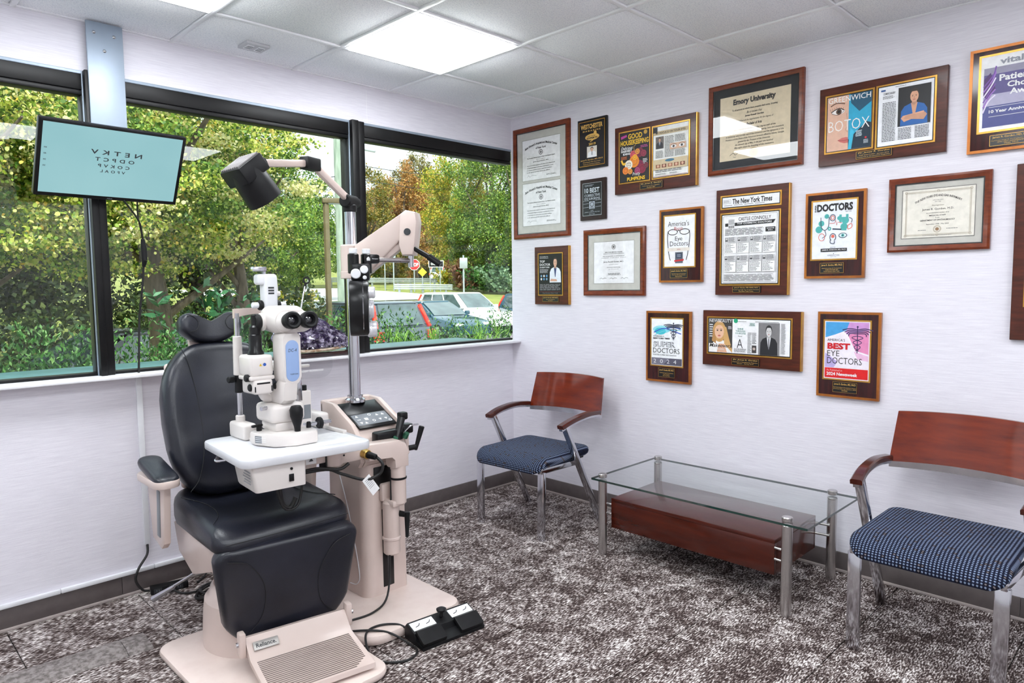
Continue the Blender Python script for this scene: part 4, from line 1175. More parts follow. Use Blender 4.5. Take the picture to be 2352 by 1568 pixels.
# ---- examination chair: local frame, patient faces -y
EC = thing('exam_chair', 'dark vinyl reclining eye examination chair with beige base and ribbed footrest', 'exam chair', (-2.248, -0.82, 0), 0.0)
part('base_plate', MB().prism(rrect(0.565, 0.80, 0.07, 6, -0.095, -0.215), 0.0, 0.028, 'xy', bev=0.010), BEIGED, EC)
ped = part('pedestal', MB().lathe([(0, 0.02), (0.212, 0.02), (0.212, 0.05), (0.206, 0.16), (0.200, 0.205), (0.182, 0.222), (0.178, 0.245), (0.165, 0.262), (0.12, 0.27), (0.12, 0.34), (0, 0.34)], 40, (-0.035, 0.0, 0)), BEIGE, EC)
M_ = Matrix.Rotation(R(-32), 4, 'Z')
part('rating_plate', MB().box(-0.05, 0.05, -0.2125, -0.203, 0.075, 0.105, bev=0.001, M=Matrix.Translation((-0.035, 0, 0)) @ M_), GREYP, ped)
part('under_seat_housing', MB().prism([(-0.13, 0.30), (0.20, 0.26), (0.30, 0.34), (0.32, 0.46), (-0.15, 0.46)], -0.17, 0.17, 'yz', bev=0.015), BEIGE, EC)
part('side_skirt', MB().prism([(-0.20, 0.40), (0.10, 0.30), (0.24, 0.36), (0.28, 0.47), (-0.20, 0.47)], -0.25, -0.235, 'yz', bev=0.004), BEIGE, EC)
# seat
so = []
for (x, y) in rrect(0.55, 0.56, (0.06, 0.10, 0.10, 0.06), 7, 0, 0.06):
    so.append((x*(1-0.10*max(0, (y-0.10)/0.24)), y-0.012*(1-(x/0.275)**2)*(y < -0.1)))
c = cushion(so, 0.115, 0.04, 0.004, 8)
def seat_fn(p):
    side = min(1.0, abs(p.x)/0.26)
    up = p.z/0.115
    ridge = 0.040*max(0, (side-0.35)/0.65)**1.5*up*max(0, min(1, (p.y+0.23)/0.35))
    nose = 0.035*max(0, (-p.y-0.10)/0.12)**2*up
    back = 0.05*max(0, (p.y-0.16)/0.18)**2*up
    return (p.x, p.y, 0.448+p.z+ridge-nose+back-0.018*up)
c.fn(seat_fn)
st = part('seat', c, VINYL, EC)
for s in (-1, 1):
    pth = [(s*0.245, 0.20), (s*0.20, 0.16), (s*0.178, 0.06), (s*0.20, -0.05), (s*0.25, -0.13)]
    pts = []
    for (x, y) in [(p.x, p.y) for p in smooth_path([(a, b, 0) for a, b in pth], 6)]:
        z = seat_fn(Vector((x, y, 0.1165)))[2]
        pts.append((x, y, z+0.001))
    part('seam', MB().tube(pts, 0.0016, 6, smooth=False), SEAM, st)
pts = [(x, -0.222-0.012*(1-(x/0.275)**2), 0.498) for x in [-0.25+0.05*k for k in range(11)]]
part('seam', MB().tube(pts, 0.0018, 6), SEAM, st)
# backrest
bo = []
for k in range(48):
    a = 2*PI*k/48
    cx, cz = math.cos(a), math.sin(a)
    ex = 2/3.6
    x = 0.262*math.copysign(abs(cx)**ex, cx); z = 0.325*math.copysign(abs(cz)**ex, cz)
    wz = 1-0.20*max(0, z/0.325)**2.2-0.10*max(0, -z/0.325)**2
    bo.append((x*wz, z))
c = cushion(bo, 0.105, 0.04, 0.006, 8)
TB = Matrix.Translation((0.0, 0.325, 0.865)) @ Matrix.Rotation(R(-16), 4, 'X')
def back_fn(p):
    # pad lies in xy: x stays, y is up, z (front) becomes -y
    w = 0.018*(abs(p.x)/0.26)**2*(p.z/0.105)
    return TB @ Vector((p.x, -(p.z-0.05+w), p.y))
c.fn(back_fn)
bk = part('backrest', c, VINYL, EC)
for s in (-1, 1):
    pth = [(s*0.17, 0.30), (s*0.145, 0.22), (s*0.13, 0.05), (s*0.135, -0.12), (s*0.17, -0.24), (s*0.215, -0.29)]
    pts = [back_fn(Vector((x, z, 0.109))) for x, z in [(p.x, p.y) for p in smooth_path([(a, b, 0) for a, b in pth], 6)]]
    part('seam', MB().tube(pts, 0.0016, 6, smooth=False), SEAM, bk)
part('back_shell', MB().box(-0.20, 0.20, 0.055, 0.085, -0.27, 0.26, bev=0.014, seg=3, M=TB), BEIGE, EC)
# headrest with two lobes
ho = []
for k in range(40):
    a = 2*PI*k/40
    x = 0.132*math.copysign(abs(math.cos(a))**0.62, math.cos(a)); z = 0.070*math.copysign(abs(math.sin(a))**0.7, math.sin(a))
    if z > 0: z *= 1-0.75*math.exp(-(x/0.06)**2)
    else: z *= 1.08-0.50*(abs(x)/0.132)**2
    ho.append((x, z))
c = cushion(ho, 0.075, 0.03, 0.0, 5)
TH = Matrix.Translation((-0.022, 0.425, 1.248)) @ Matrix.Rotation(R(-14), 4, 'X')
c.fn(lambda p: TH @ Vector((p.x, -(p.z-0.03+0.022*(abs(p.x)/0.13)**2*(p.z/0.075)), p.y)))
hd = part('headrest', c, VINYL, EC)
for s in (-1, 1):
    pts = [TH @ Vector((s*x, -0.047-0.022*(x/0.13)**2, z)) for x, z in ((0.105, 0.046), (0.075, 0.035), (0.058, 0.01), (0.068, -0.02), (0.10, -0.03))]
    part('seam', MB().tube(pts, 0.0014, 6), SEAM, hd)
part('headrest_bracket', MB().box(-0.075, 0.075, 0.035, 0.06, -0.09, 0.02, bev=0.006, M=TH).box(-0.02, 0.02, 0.04, 0.06, -0.20, -0.08, bev=0.004, M=TH), BEIGE, EC)
# armrest on the window side (the far one is swung out of the way behind the table)
for s, nm in ((-1, 'armrest'), (1, 'armrest')):
    ao = rrect(0.092, 0.25, (0.036, 0.042, 0.042, 0.036), 5)
    c = cushion(ao, 0.042, 0.018, 0.006, 4)
    x0 = s*0.315
    c.fn(lambda p: (p.x+x0, p.y+0.235, 0.675+p.z+0.028*((p.y)/0.1)*(1 if p.y > 0 else 0.55)))
    ar = part(nm, c, VINYL, EC)
    part('armrest_shell', MB().prism(rrect(0.098, 0.255, 0.04, 5, x0, 0.235), 0.652, 0.683, 'xy', bev=0.006), BEIGE, ar)
    part('armrest_upright', MB().prism([(0.34, 0.655), (0.145, 0.655), (0.175, 0.42), (0.205, 0.395), (0.30, 0.42)], x0-0.016 if s > 0 else x0-0.010, x0+0.010 if s > 0 else x0+0.016, 'yz', bev=0.004), BEIGE, ar)
    part('armrest_slot', MB().box(x0-0.003, x0+0.003, -0.016, 0.016, -0.095, 0.095, bev=0.003, M=Matrix.Translation((s*0.0135 if s > 0 else -0.0105, 0.215, 0.535)) @ Matrix.Rotation(R(5), 4, 'X')), GREYP, ar)
# legrest
lo = []
for (x, z) in rrect(0.55, 0.40, (0.10, 0.05, 0.05, 0.10), 8):
    k = 1-0.27*max(0, (-z+0.02)/0.2)**1.6
    lo.append((x*k, z))
c = cushion(lo, 0.07, 0.022, 0.003, 8)
TL = Matrix.Translation((-0.005, -0.205, 0.278)) @ Matrix.Rotation(R(-7), 4, 'Z') @ Matrix.Rotation(R(9), 4, 'X')
leg_fn = lambda p: TL @ Vector((p.x, -(p.z-0.03)+0.02*(abs(p.x)/0.26)**2, p.y))
c.fn(leg_fn)
lg = part('legrest', c, VINYL, EC)
for s in (-1, 1):
    pth = [(s*0.235, 0.165), (s*0.16, 0.14), (s*0.105, 0.04), (s*0.115, -0.08), (s*0.185, -0.165)]
    pts = [leg_fn(Vector((x, z, 0.074))) for x, z in [(p.x, p.y) for p in smooth_path([(a, b, 0) for a, b in pth], 6)]]
    part('seam', MB().tube(pts, 0.0015, 6, smooth=False), SEAM, lg)
part('legrest_shell', MB().box(-0.21, 0.21, 0.03, 0.05, -0.15, 0.15, bev=0.01, M=TL), BEIGE, EC)
# footrest: hinged plate with ribbed tread
TF = Matrix.Translation((-0.015, -0.285, 0.118)) @ Matrix.Rotation(R(-9), 4, 'Z')
ft = part('footrest', MB().prism([(0.035, 0.025), (0.012, 0.03), (-0.05, -0.028), (-0.27, -0.062), (-0.275, -0.078), (-0.045, -0.048), (0.035, 0.0)], -0.190, 0.190, 'yz', bev=0.004, M=TF), BEIGE, EC)
for s in (-1, 1):
    part('footrest_bracket', MB().box(s*0.202-0.012, s*0.202+0.012, -0.01, 0.03, -0.035, 0.055, bev=0.006, M=TF), BEIGE, ft)
    part('hinge_pin', MB().cyl(TF @ Vector((s*0.18, 0.01, 0.012)), TF @ Vector((s*0.222, 0.01, 0.012)), 0.009, seg=14), CHROME, ft)
for k in range(20):
    y = -0.072-0.0098*k
    z = -0.0285-(-(y+0.05))*0.1545
    hw = 0.172 if k < 16 else 0.172-0.012*(k-15)
    part('tread_rib', MB().box(-hw, hw, y-0.0026, y+0.0026, z-0.002, z+0.0022, bev=0.001, seg=1, M=TF), mat('tread_groove', (126, 112, 106), 0.5, var=(9, (116, 102, 97), 0.3, 0.7)), ft)
nrm = Vector((0, -0.683, 0.73))
TN = TF @ Matrix.Translation((-0.125, -0.021, 0.0035)) @ Matrix.Rotation(R(-47), 4, 'X')
nm_ = part('brand_plate', MB().box(-0.045, 0.045, -0.0045, -0.001, -0.016, 0.016, bev=0.001, M=TN), mat('plate_nickel', (176, 172, 168), 0.35, metal=0.5, var=(20, (160, 156, 152), 0.3, 0.7)), ft)
part('lettering', text_mb('Reliance.', 0.072, 0.016, 0.03).xf(TN @ Matrix.Translation((0, -0.0048, 0))), INKM, ft)
part('release_lever', MB().tube([(-0.20, 0.14, 0.30), (-0.23, 0.20, 0.255), (-0.285, 0.28, 0.195)], 0.006, 10).cyl((-0.27, 0.255, 0.21), (-0.325, 0.335, 0.15), 0.008, 0.014, 14), CHROME, EC)

# ---- instrument stand (world coordinates)
IS = thing('instrument_stand', 'beige ophthalmic instrument stand with chrome pole, overhead lamp and instrument arms', 'instrument stand', (-1.735, -0.77, 0))
W = dict(parent=IS, world=True)
base = []
for (x, y) in rrect(0.50, 0.68, (0.07, 0.07, 0.04, 0.09), 7, -1.795, -0.898): base.append((x, y))
part('base', MB().prism(base, 0.0, 0.045, 'xy', bev=0.016), BEIGED, **W)
col = []
for (z, dx, dy) in ((0.043, 0.0, 0.0), (0.30, 0.004, 0.003), (0.58, 0.006, 0.006), (0.64, 0.0, 0.0)):
    col.append([(x, y, z) for x, y in rrect(0.222-dx, 0.315-dy, (0.014, 0.02, 0.03, 0.045), 5, -1.735, -0.772)])
cl = part('column', MB().loft(col), BEIGE, **W)
part('front_groove', MB().box(-1.757, -1.700, -0.9315, -0.926, 0.075, 0.43, bev=0.002), BLKS, cl, world=True)
part('slot_rail', MB().box(-1.735, -1.719, -0.9325, -0.929, 0.08, 0.42, bev=0.001), INKM, cl, world=True)
part('side_panel_line', MB().tube([(-1.8475, -0.72, 0.60), (-1.8475, -0.80, 0.42), (-1.8478, -0.875, 0.17), (-1.8478, -0.86, 0.10), (-1.8478, -0.80, 0.085)], 0.0022, 6), WHITEP, cl, world=True)
part('front_seam', MB().box(-1.7295, -1.7285, -0.9305, -0.927, 0.045, 0.08), INKM, cl, world=True)
# console head
prof = [(-0.615, 0.635), (-0.615, 0.885), (-0.64, 0.897), (-0.72, 0.893), (-0.875, 0.815), (-0.935, 0.745), (-0.94, 0.66), (-0.92, 0.635)]
cons = part('console', MB().prism([(y, z-0.022 if z > 0.7 else z) for y, z in prof], -1.842, -1.628, 'yz', bev=0.004), BEIGE, **W)
for xa, xb in ((-1.866, -1.842), (-1.628, -1.604)):
    part('console_cheek', MB().prism(prof, xa, xb, 'yz', bev=0.007), BEIGE, cons, world=True)
part('console_back_rim', MB().prism([(x, y) for x, y in rrect(0.262, 0.05, 0.022, 5, -1.735, -0.628)], 0.84, 0.897, 'xy', bev=0.006), BEIGE, cons, world=True)
sl = math.atan2(0.893-0.815, -0.72+0.875)
TK = Matrix.Translation((-1.735, -0.80, 0.838)) @ Matrix.Rotation(sl, 4, 'X')
part('glass_cover', MB().box(-0.100, 0.100, 0.006, 0.10, -0.003, 0.004, bev=0.002, M=TK), BLKS, cons, world=True)
kp = part('keypad', MB().box(-0.098, 0.098, -0.10, 0.006, -0.003, 0.005, bev=0.002, M=TK), BLKS, cons, world=True)
part('keypad_face', MB().box(-0.090, 0.090, -0.080, 0.0, 0.004, 0.006, bev=0.001, M=TK), GREYP, cons, world=True)
FLAT = Matrix.Rotation(R(-90), 4, 'X')
for i, (x, y, kind) in enumerate([(-0.068, -0.015, 'u'), (-0.068, -0.040, 's'), (-0.068, -0.064, 'd'), (-0.03, -0.04, 'b'), (0.0, -0.012, 'c'), (0.0, -0.058, 'c'), (0.035, -0.02, 'u'), (0.035, -0.055, 'd'), (0.065, -0.02, 'u'), (0.065, -0.055, 'd'), (0.078, -0.072, 'c'), (-0.045, -0.066, 'u')]):
    sh = MB()
    if kind in 'ud':
        k = 1 if kind == 'u' else -1
        sh.add([(x-.008, y-.006*k, .0066), (x+.008, y-.006*k, .0066), (x, y+.008*k, .0066)], [[0, 1, 2]])
    elif kind == 'c':
        sh.lathe([(0.005, 0), (0.008, 0)], 16, (x, y, .0066))
    elif kind == 'b':
        sh.box(x-.009, x+.009, y-.008, y+.008, .006, .0068)
    else:
        sh.box(x-.008, x+.008, y-.0015, y+.0015, .006, .0068)
    sh.xf(TK)
    part('key_symbol', sh, WTAG, kp, world=True)
# hand instrument wells with handles
hw = part('instrument_wells', MB().box(-1.80, -1.66, -0.975, -0.925, 0.735, 0.785, bev=0.01, seg=3).box(-1.66, -1.60, -0.968, -0.92, 0.755, 0.80, bev=0.01), BLKS, cons, world=True)
for (x, dz) in ((-1.775, 0.0), (-1.715, 0.01), (-1.655, 0.02)):
    part('well_socket', MB().cyl((x, -0.972, 0.725+dz), (x+0.004, -0.985, 0.745+dz), 0.014, 0.011, 14), mat('green_ring', (60, 120, 92), 0.3, metal=0.4, var=(9, (50, 100, 78), 0.3, 0.7)), cons, world=True)
part('hand_instrument', MB().cyl((-1.70, -0.975, 0.745), (-1.655, -0.95, 0.83), 0.013, 0.018, 16, bev=0.003).box(-1.668, -1.628, -0.966, -0.93, 0.82, 0.855, bev=0.008), BLKS, cons, world=True)
part('instrument_hook', MB().tube([(-1.66, -0.97, 0.765), (-1.62, -0.97, 0.79), (-1.575, -0.965, 0.79)], 0.0035, 8), CHROME, cons, world=True)
# pole
pl = part('pole', MB().cyl((-1.732, -0.698, 0.82), (-1.732, -0.698, 1.755), 0.0262, seg=28), CHROME, **W)
part('pole_collar', MB().lathe([(0.0265, 0.0), (0.046, 0.0), (0.046, 0.012), (0.036, 0.02), (0.036, 0.03), (0.0265, 0.03)], 28, (-1.732, -0.698, 0.884)), CHROME, pl, world=True)
# slit-lamp arm, carriage and levers
am = MB().tube([(-1.715, -1.0, 0.47), (-1.715, -1.0, 0.60), (-1.715, -1.0, 0.655)], 0.034, 20, smooth=False)
part('arm_post', am, BEIGE, **W)
ang = MB().prism([(x-0.025, z) for x, z in [(-1.654, 0.630), (-1.726, 0.630), (-1.728, 0.665), (-1.745, 0.682), (-1.86, 0.690), (-1.86, 0.758), (-1.70, 0.752), (-1.668, 0.735), (-1.654, 0.70)]], -1.036, -0.964, 'xz', bev=0.012)
part('elbow', ang, BEIGE, **W)
part('post_ring', MB().lathe([(0.0345, 0), (0.0375, 0.002), (0.0375, 0.008), (0.0345, 0.010)], 24, (-1.715, -1.0, 0.575)), BLK, **W)
part('table_arm', MB().box(-2.02, -1.80, -1.03, -0.97, 0.700, 0.752, bev=0.008).box(-2.27, -2.045, -1.015, -0.965, 0.715, 0.760, bev=0.006), BEIGE, **W)
part('arm_knuckle', MB().cyl((-2.033, -0.995, 0.692), (-2.033, -0.995, 0.77), 0.042, seg=24, bev=0.006), BEIGE, **W)
part('brass_plug', MB().cyl((-1.905, -1.03, 0.727), (-1.905, -1.062, 0.725), 0.021, 0.019, 20, bev=0.003), BRASS, **W)
part('plug_boot', MB().cyl((-1.905, -1.06, 0.725), (-1.89, -1.098, 0.718), 0.015, 0.012, 16, bev=0.003), BLK, **W)
part('clamp_lever', MB().tube([(-1.655, -1.0, 0.70), (-1.628, -1.02, 0.705)], 0.012, 12, smooth=False).cyl((-1.632, -1.018, 0.69), (-1.603, -1.03, 0.795), 0.008, 0.013, 14, bev=0.003), BLK, **W)
car = part('carriage', MB().cyl((-1.735, -0.968, 0.235), (-1.735, -0.968, 0.475), 0.037, seg=24, bev=0.008).lathe([(0.037, 0), (0.041, 0.004), (0.041, 0.012), (0.037, 0.016)], 24, (-1.735, -0.968, 0.30)), BEIGE, **W)
part('carriage_cap', MB().box(-1.77, -1.70, -0.955, -0.925, 0.47, 0.55, bev=0.01), BEIGE, car, world=True)
part('carriage_arm', MB().box(-1.76, -1.69, -1.02, -0.945, 0.455, 0.485, bev=0.010), BEIGE, car, world=True)
part('lock_lever', MB().cyl((-1.71, -0.985, 0.415), (-1.69, -1.025, 0.412), 0.014, 0.012, 14).cyl((-1.69, -1.025, 0.425), (-1.70, -1.035, 0.315), 0.013, 0.007, 14, bev=0.003), BLK, car, world=True)
part('spring_clip', MB().tube([(-1.725, -0.965, 0.56), (-1.72, -0.98, 0.535), (-1.735, -0.985, 0.515), (-1.72, -0.98, 0.50)], 0.003, 6), CHROME, car, world=True)
part('dark_recess', MB().box(-1.795, -1.665, -0.934, -0.926, 0.52, 0.625, bev=0.003), BLKS, cl, world=True)
# phoropter arm
part('arm_collar', MB().cyl((-1.732, -0.698, 1.452), (-1.732, -0.698, 1.605), 0.047, seg=28, bev=0.005).lathe([(0.047, 0), (0.0495, 0.002), (0.0495, 0.03), (0.047, 0.032)], 28, (-1.732, -0.698, 1.452)), BEIGE, **W)
ae = Vector((0.170, -0.215, 0)); L = ae.length; ae.normalize()
TA = Matrix(((ae.x, -ae.y, 0, -1.732), (ae.y, ae.x, 0, -0.698), (0, 0, 1, 0), (0, 0, 0, 1)))
part('phoropter_arm', MB().prism([(0.03, 1.470), (0.03, 1.600), (0.262, 1.745), (0.262, 1.640), (0.09, 1.475)], -0.045, 0.045, 'xz', bev=0.010, M=TA), BEIGE, **W)
part('arm_lower_link', MB().bar(TA @ Vector((0.06, 0, 1.47)), TA @ Vector((0.24, 0, 1.60)), 0.05, 0.03, 0.006), BEIGE, **W)
hs = part('arm_end_housing', MB().prism([(0.235, 1.600), (0.245, 1.735), (0.27, 1.752), (0.315, 1.742), (0.322, 1.70), (0.31, 1.60), (0.30, 1.552), (0.25, 1.552)], -0.05, 0.05, 'xz', bev=0.012, M=TA), BEIGE, **W)
part('round_cap', MB().cyl(TA @ Vector((0.279, -0.050, 1.655)), TA @ Vector((0.279, -0.054, 1.655)), 0.0155, seg=20), INKM, hs, world=True)
tip = TA @ Vector((0.278, 0, 0))
part('drop_tube', MB().cyl((tip.x, tip.y, 1.50), (tip.x, tip.y, 1.556), 0.014, seg=18), CHROME, **W)
part('hanger_rod', MB().cyl((tip.x, tip.y, 1.530), (-1.78, -0.912, 1.530), 0.0105, seg=14), BRUSHED, **W)
part('tilt_handle', MB().cyl(TA @ Vector((0.30, -0.03, 1.585)), TA @ Vector((0.385, -0.04, 1.535)), 0.011, 0.012, 14, bev=0.002).cyl(TA @ Vector((0.37, -0.04, 1.545)), TA @ Vector((0.425, -0.045, 1.508)), 0.016, 0.014, 14, bev=0.003), BLKS, **W)
# overhead lamp
part('lamp_swivel', MB().cyl((-1.732, -0.698, 1.752), (-1.732, -0.698, 1.785), 0.031, seg=22, bev=0.004).cyl((-1.772, -0.72, 1.80), (-1.69, -0.672, 1.80), 0.030, seg=20, bev=0.006), BLK, **W)
part('lamp_knob', MB().cyl((-1.70, -0.685, 1.80), (-1.672, -0.668, 1.80), 0.022, seg=16, bev=0.003), BLK, **W)
part('lamp_lower_arm', MB().bar((-1.742, -0.705, 1.805), (-1.965, -0.796, 1.925), 0.024, 0.034, 0.008), BEIGE, **W)
part('lamp_elbow', MB().box(-0.045, 0.04, -0.024, 0.024, -0.026, 0.026, bev=0.006, M=Matrix.Translation((-1.978, -0.803, 1.925)) @ Matrix.Rotation(R(22), 4, 'Z')), BLK, **W)
part('lamp_upper_arm', MB().bar((-1.985, -0.806, 1.926), (-2.222, -0.90, 1.888), 0.022, 0.030, 0.008), BEIGE, **W)
lax = Vector((0.60, 0.06, -0.77)).normalized()
TLH = Matrix.Translation((-2.318, -0.91, 1.862)) @ Vector((0, 0, 1)).rotation_difference(lax).to_matrix().to_4x4()
lh = part('lamp_head', MB().lathe([(0, 0.0), (0.056, 0.0), (0.062, 0.01), (0.066, 0.08), (0.068, 0.145), (0.062, 0.145), (0.058, 0.11), (0, 0.11)], 32).xf(TLH), BLK, **W)
part('lamp_yoke', MB().bar((-2.222, -0.90, 1.888), (-2.262, -0.906, 1.868), 0.035, 0.045, 0.006), BLK, lh, world=True)
part('lamp_cap', MB().box(-0.062, 0.062, -0.062, 0.062, -0.018, 0.05, bev=0.008, M=TLH), BLK, lh, world=True)
for k in range(9):
    part('vent_fin', MB().box(-0.054, 0.054, -0.054+0.0128*k, -0.048+0.0128*k, -0.0235, -0.016, bev=0.001, seg=1, M=TLH), mat('fin_grey', (150, 146, 146), 0.4, var=(9, (138, 134, 134), 0.3, 0.7)), lh, world=True)
# instrument table
TT = Matrix.Translation((-2.205, -0.955, 0)) @ Matrix.Rotation(R(-5), 4, 'Z')
part('table_top', MB().prism(rrect(0.50, 0.47, 0.045, 7), 0.788, 0.820, 'xy', bev=0.006, M=TT), mat('table_laminate', (216, 216, 220), 0.3, var=(7, (209, 209, 214), 0.3, 0.7)), **W)
pb = part('power_box', MB().loft([[(x, y, z) for x, y in rrect(0.20*k, 0.20*k2, 0.012, 4, -0.115+dx, -0.115)] for z, k, k2, dx in ((0.788, 1.0, 1.0, 0), (0.70, 0.94, 0.94, 0.008), (0.692, 0.92, 0.92, 0.01))], M=TT), OFFW, **W)
part('switch', MB().box(-0.080, -0.062, -0.2145, -0.205, 0.715, 0.742, bev=0.001, M=TT), BLKS, pb, world=True)
part('power_socket', MB().cyl(TT @ Vector((-0.071, -0.212, 0.762)), TT @ Vector((-0.071, -0.2165, 0.762)), 0.005, seg=12), BLKS, pb, world=True)
for k in range(5):
    part('label_line', MB().box(-0.2145, -0.2135, -0.20, -0.14+0.008*(k % 3), 0.765-0.010*k, 0.768-0.010*k, M=TT), GREYP, pb, world=True)
part('table_clamp', MB().tube([tuple(TT @ Vector((-0.22, 0.10, 0.785))), tuple(TT @ Vector((-0.245, 0.08, 0.765))), tuple(TT @ Vector((-0.215, 0.06, 0.765)))], 0.006, 8), CHROME, **W)
part('warning_label', MB().box(-2.16, -2.115, -1.0165, -1.0145, 0.722, 0.752), WTAG, **W)
part('warning_triangle', MB().add([(-2.147, -1.0172, 0.733), (-2.128, -1.0172, 0.733), (-2.1375, -1.0172, 0.748)], [[0, 1, 2]]), INKM, **W)
part('arm_lettering', text_mb('BC-7.5 AMERICA', 0.07, 0.008, 0.03).xf(Matrix.Translation((-1.93, -1.0312, 0.747))), INKM, **W)
part('arm_screw', MB().cyl((-2.25, -1.0155, 0.735), (-2.25, -1.018, 0.735), 0.005, seg=10).cyl((-2.00, -1.0305, 0.735), (-2.00, -1.0325, 0.735), 0.004, seg=10), BLKS, **W)
# cables of the stand
part('arm_cable', MB().tube([(-1.888, -1.10, 0.717), (-1.875, -1.12, 0.69), (-1.885, -1.11, 0.65), (-1.945, -1.09, 0.635), (-2.02, -1.04, 0.665), (-2.08, -1.02, 0.69), (-2.25, -1.02, 0.695)], 0.0065, 10), CABLE, **W)
part('cable_bracket', MB().tube([(-2.27, -1.02, 0.76), (-2.28, -1.03, 0.68), (-2.27, -1.03, 0.60), (-2.24, -1.03, 0.575), (-2.215, -1.03, 0.61)], 0.009, 10).tube([(-2.30, -1.03, 0.70), (-2.27, -1.04, 0.585), (-2.215, -1.035, 0.575), (-2.19, -1.03, 0.63), (-2.185, -1.03, 0.70)], 0.005, 8), CABLE, **W)
part('lower_cable_tie', MB().tube([(-2.25, -1.019, 0.695), (-2.12, -1.019, 0.70), (-2.03, -1.04, 0.685), (-1.985, -1.04, 0.70)], 0.007, 8).box(-2.185, -2.180, -1.02, -0.965, 0.69, 0.762).box(-2.075, -2.070, -1.02, -0.965, 0.69, 0.762), CABLE, **W)
part('paper_tag', MB().box(-0.020, 0.020, -0.001, 0.001, -0.085, 0.0, M=Matrix.Translation((-1.945, -1.10, 0.645)) @ Matrix.Rotation(R(-35), 4, 'Y')), WTAG, **W)
for k in range(6):
    part('tag_line', MB().box(-0.013, 0.013, -0.0016, -0.0009, -0.052+0.008*k, -0.0505+0.008*k, M=Matrix.Translation((-1.945, -1.10, 0.645)) @ Matrix.Rotation(R(-35), 4, 'Y')), GREYP, **W)
part('hanging_cable', MB().tube([(-1.745, -0.99, 0.62), (-1.75, -0.99, 0.45), (-1.757, -0.985, 0.25), (-1.80, -1.02, 0.08), (-1.90, -1.06, 0.052), (-2.02, -1.05, 0.052)], 0.0045, 8), CABLE, **W)

# ---- phoropter hanging beside the pole, seen edge on
PC = Vector((-1.832, -0.925, 1.36))
ax = Vector((0.56, 0.83, 0)).normalized(); nn = Vector((0.83, -0.56, 0)).normalized()
TP = Matrix(((ax.x, nn.x, 0, PC.x), (ax.y, nn.y, 0, PC.y), (0, 0, 1, PC.z), (0, 0, 0, 1)))  # local x across, y to the knob side, z up
PH = thing('phoropter', 'black phoropter with silver dials hanging edge-on in front of the chrome pole', 'phoropter', (PC.x, PC.y, 1.19))
WP = dict(parent=PH, world=True)
SILV = mat('satin_silver_dial', (226, 226, 230), 0.3, metal=0.35, var=(30, (206, 206, 212), 0.3, 0.7))
for s in (-1, 1):
    o_ = [(s*0.078+0.072*math.cos(2*PI*k/28), -0.035+0.115*math.sin(2*PI*k/28)) for k in range(28)]
    bd = part('lens_housing', MB().prism(o_, -0.044, 0.034, 'xz', bev=0.006, M=TP), BLKS, **WP)
    part('rim_strip', MB().ring([(a*1.0, b*1.0) for a, b in o_], [(s*0.078+(a-s*0.078)*0.93, -0.035+(b+0.035)*0.93) for a, b in o_], 0.010, 0.014, 'xz').xf(TP), CHROME, bd, world=True)
    for (x, z, r0, h0, m_) in ((0.078, -0.125, 0.030, 0.040, SILV), (0.078, -0.04, 0.036, 0.028, SILV), (0.105, 0.03, 0.024, 0.034, SILV), (0.05, 0.035, 0.018, 0.022, WHITEP)):
        kn = part('dial', MB().cyl(TP @ Vector((s*x, 0.026, z)), TP @ Vector((s*x, 0.026+h0, z)), r0, seg=18, bev=0.004), m_, **WP)
        part('dial_knurl', MB().lathe([(r0, 0), (r0*1.05, 0.002), (r0*1.05, h0*0.3), (r0, h0*0.35)], 18, TP @ Vector((s*x, 0.030, z)), nn), m_, kn, world=True)
    part('lens_aperture', MB().cyl(TP @ Vector((s*0.035, -0.037, -0.06)), TP @ Vector((s*0.035, -0.033, -0.06)), 0.019, seg=18), LENS, **WP)
    part('forehead_pad', MB().box(s*0.06-0.03, s*0.06+0.03, -0.05, -0.034, -0.03, 0.01, bev=0.006, M=TP), WHITEP, **WP)
    part('top_cap', MB().cyl((-1.832+s*0.032, -0.925, 1.552), (-1.832+s*0.032, -0.925, 1.575), 0.017, seg=18, bev=0.003), WHITEP, **WP)
    part('hanger_barrel', MB().cyl((-1.832+s*0.032, -0.925, 1.47), (-1.832+s*0.032, -0.925, 1.552), 0.023, seg=20, bev=0.003), BLKS, **WP)
part('bridge_block', MB().box(-0.060, 0.060, -0.036, 0.040, 0.080, 0.150, bev=0.006, M=TP), BLKS, **WP)
part('neck', MB().box(-0.045, 0.045, -0.028, 0.03, 0.02, 0.09, bev=0.006, M=TP), BLKS, **WP)
part('rod_socket', MB().box(-1.80, -1.745, -0.95, -0.905, 1.512, 1.552, bev=0.010), BLKS, **WP)
for (off, z, r0) in ((0.018, 0.125, 0.0165), (-0.016, 0.108, 0.0205), (0.020, 0.092, 0.0085)):
    p0 = PC-ax*0.060+nn*off+Vector((0, 0, z))
    part('end_knob', MB().cyl(p0, p0-ax*0.022, r0, seg=22, bev=0.003), WHITEP, **WP)
part('maker_mark', text_mb('Phoroptor', 0.03, 0.006, 0.02).xf(Matrix.Translation((-1.772, -0.9508, 1.532))), WTAG, **WP)
part('maker_logo', MB().prism([(-1.812, 1.524), (-1.796, 1.524), (-1.796, 1.534), (-1.804, 1.541), (-1.812, 1.534)], -0.9485, -0.9455, 'xz'), WTAG, **WP)

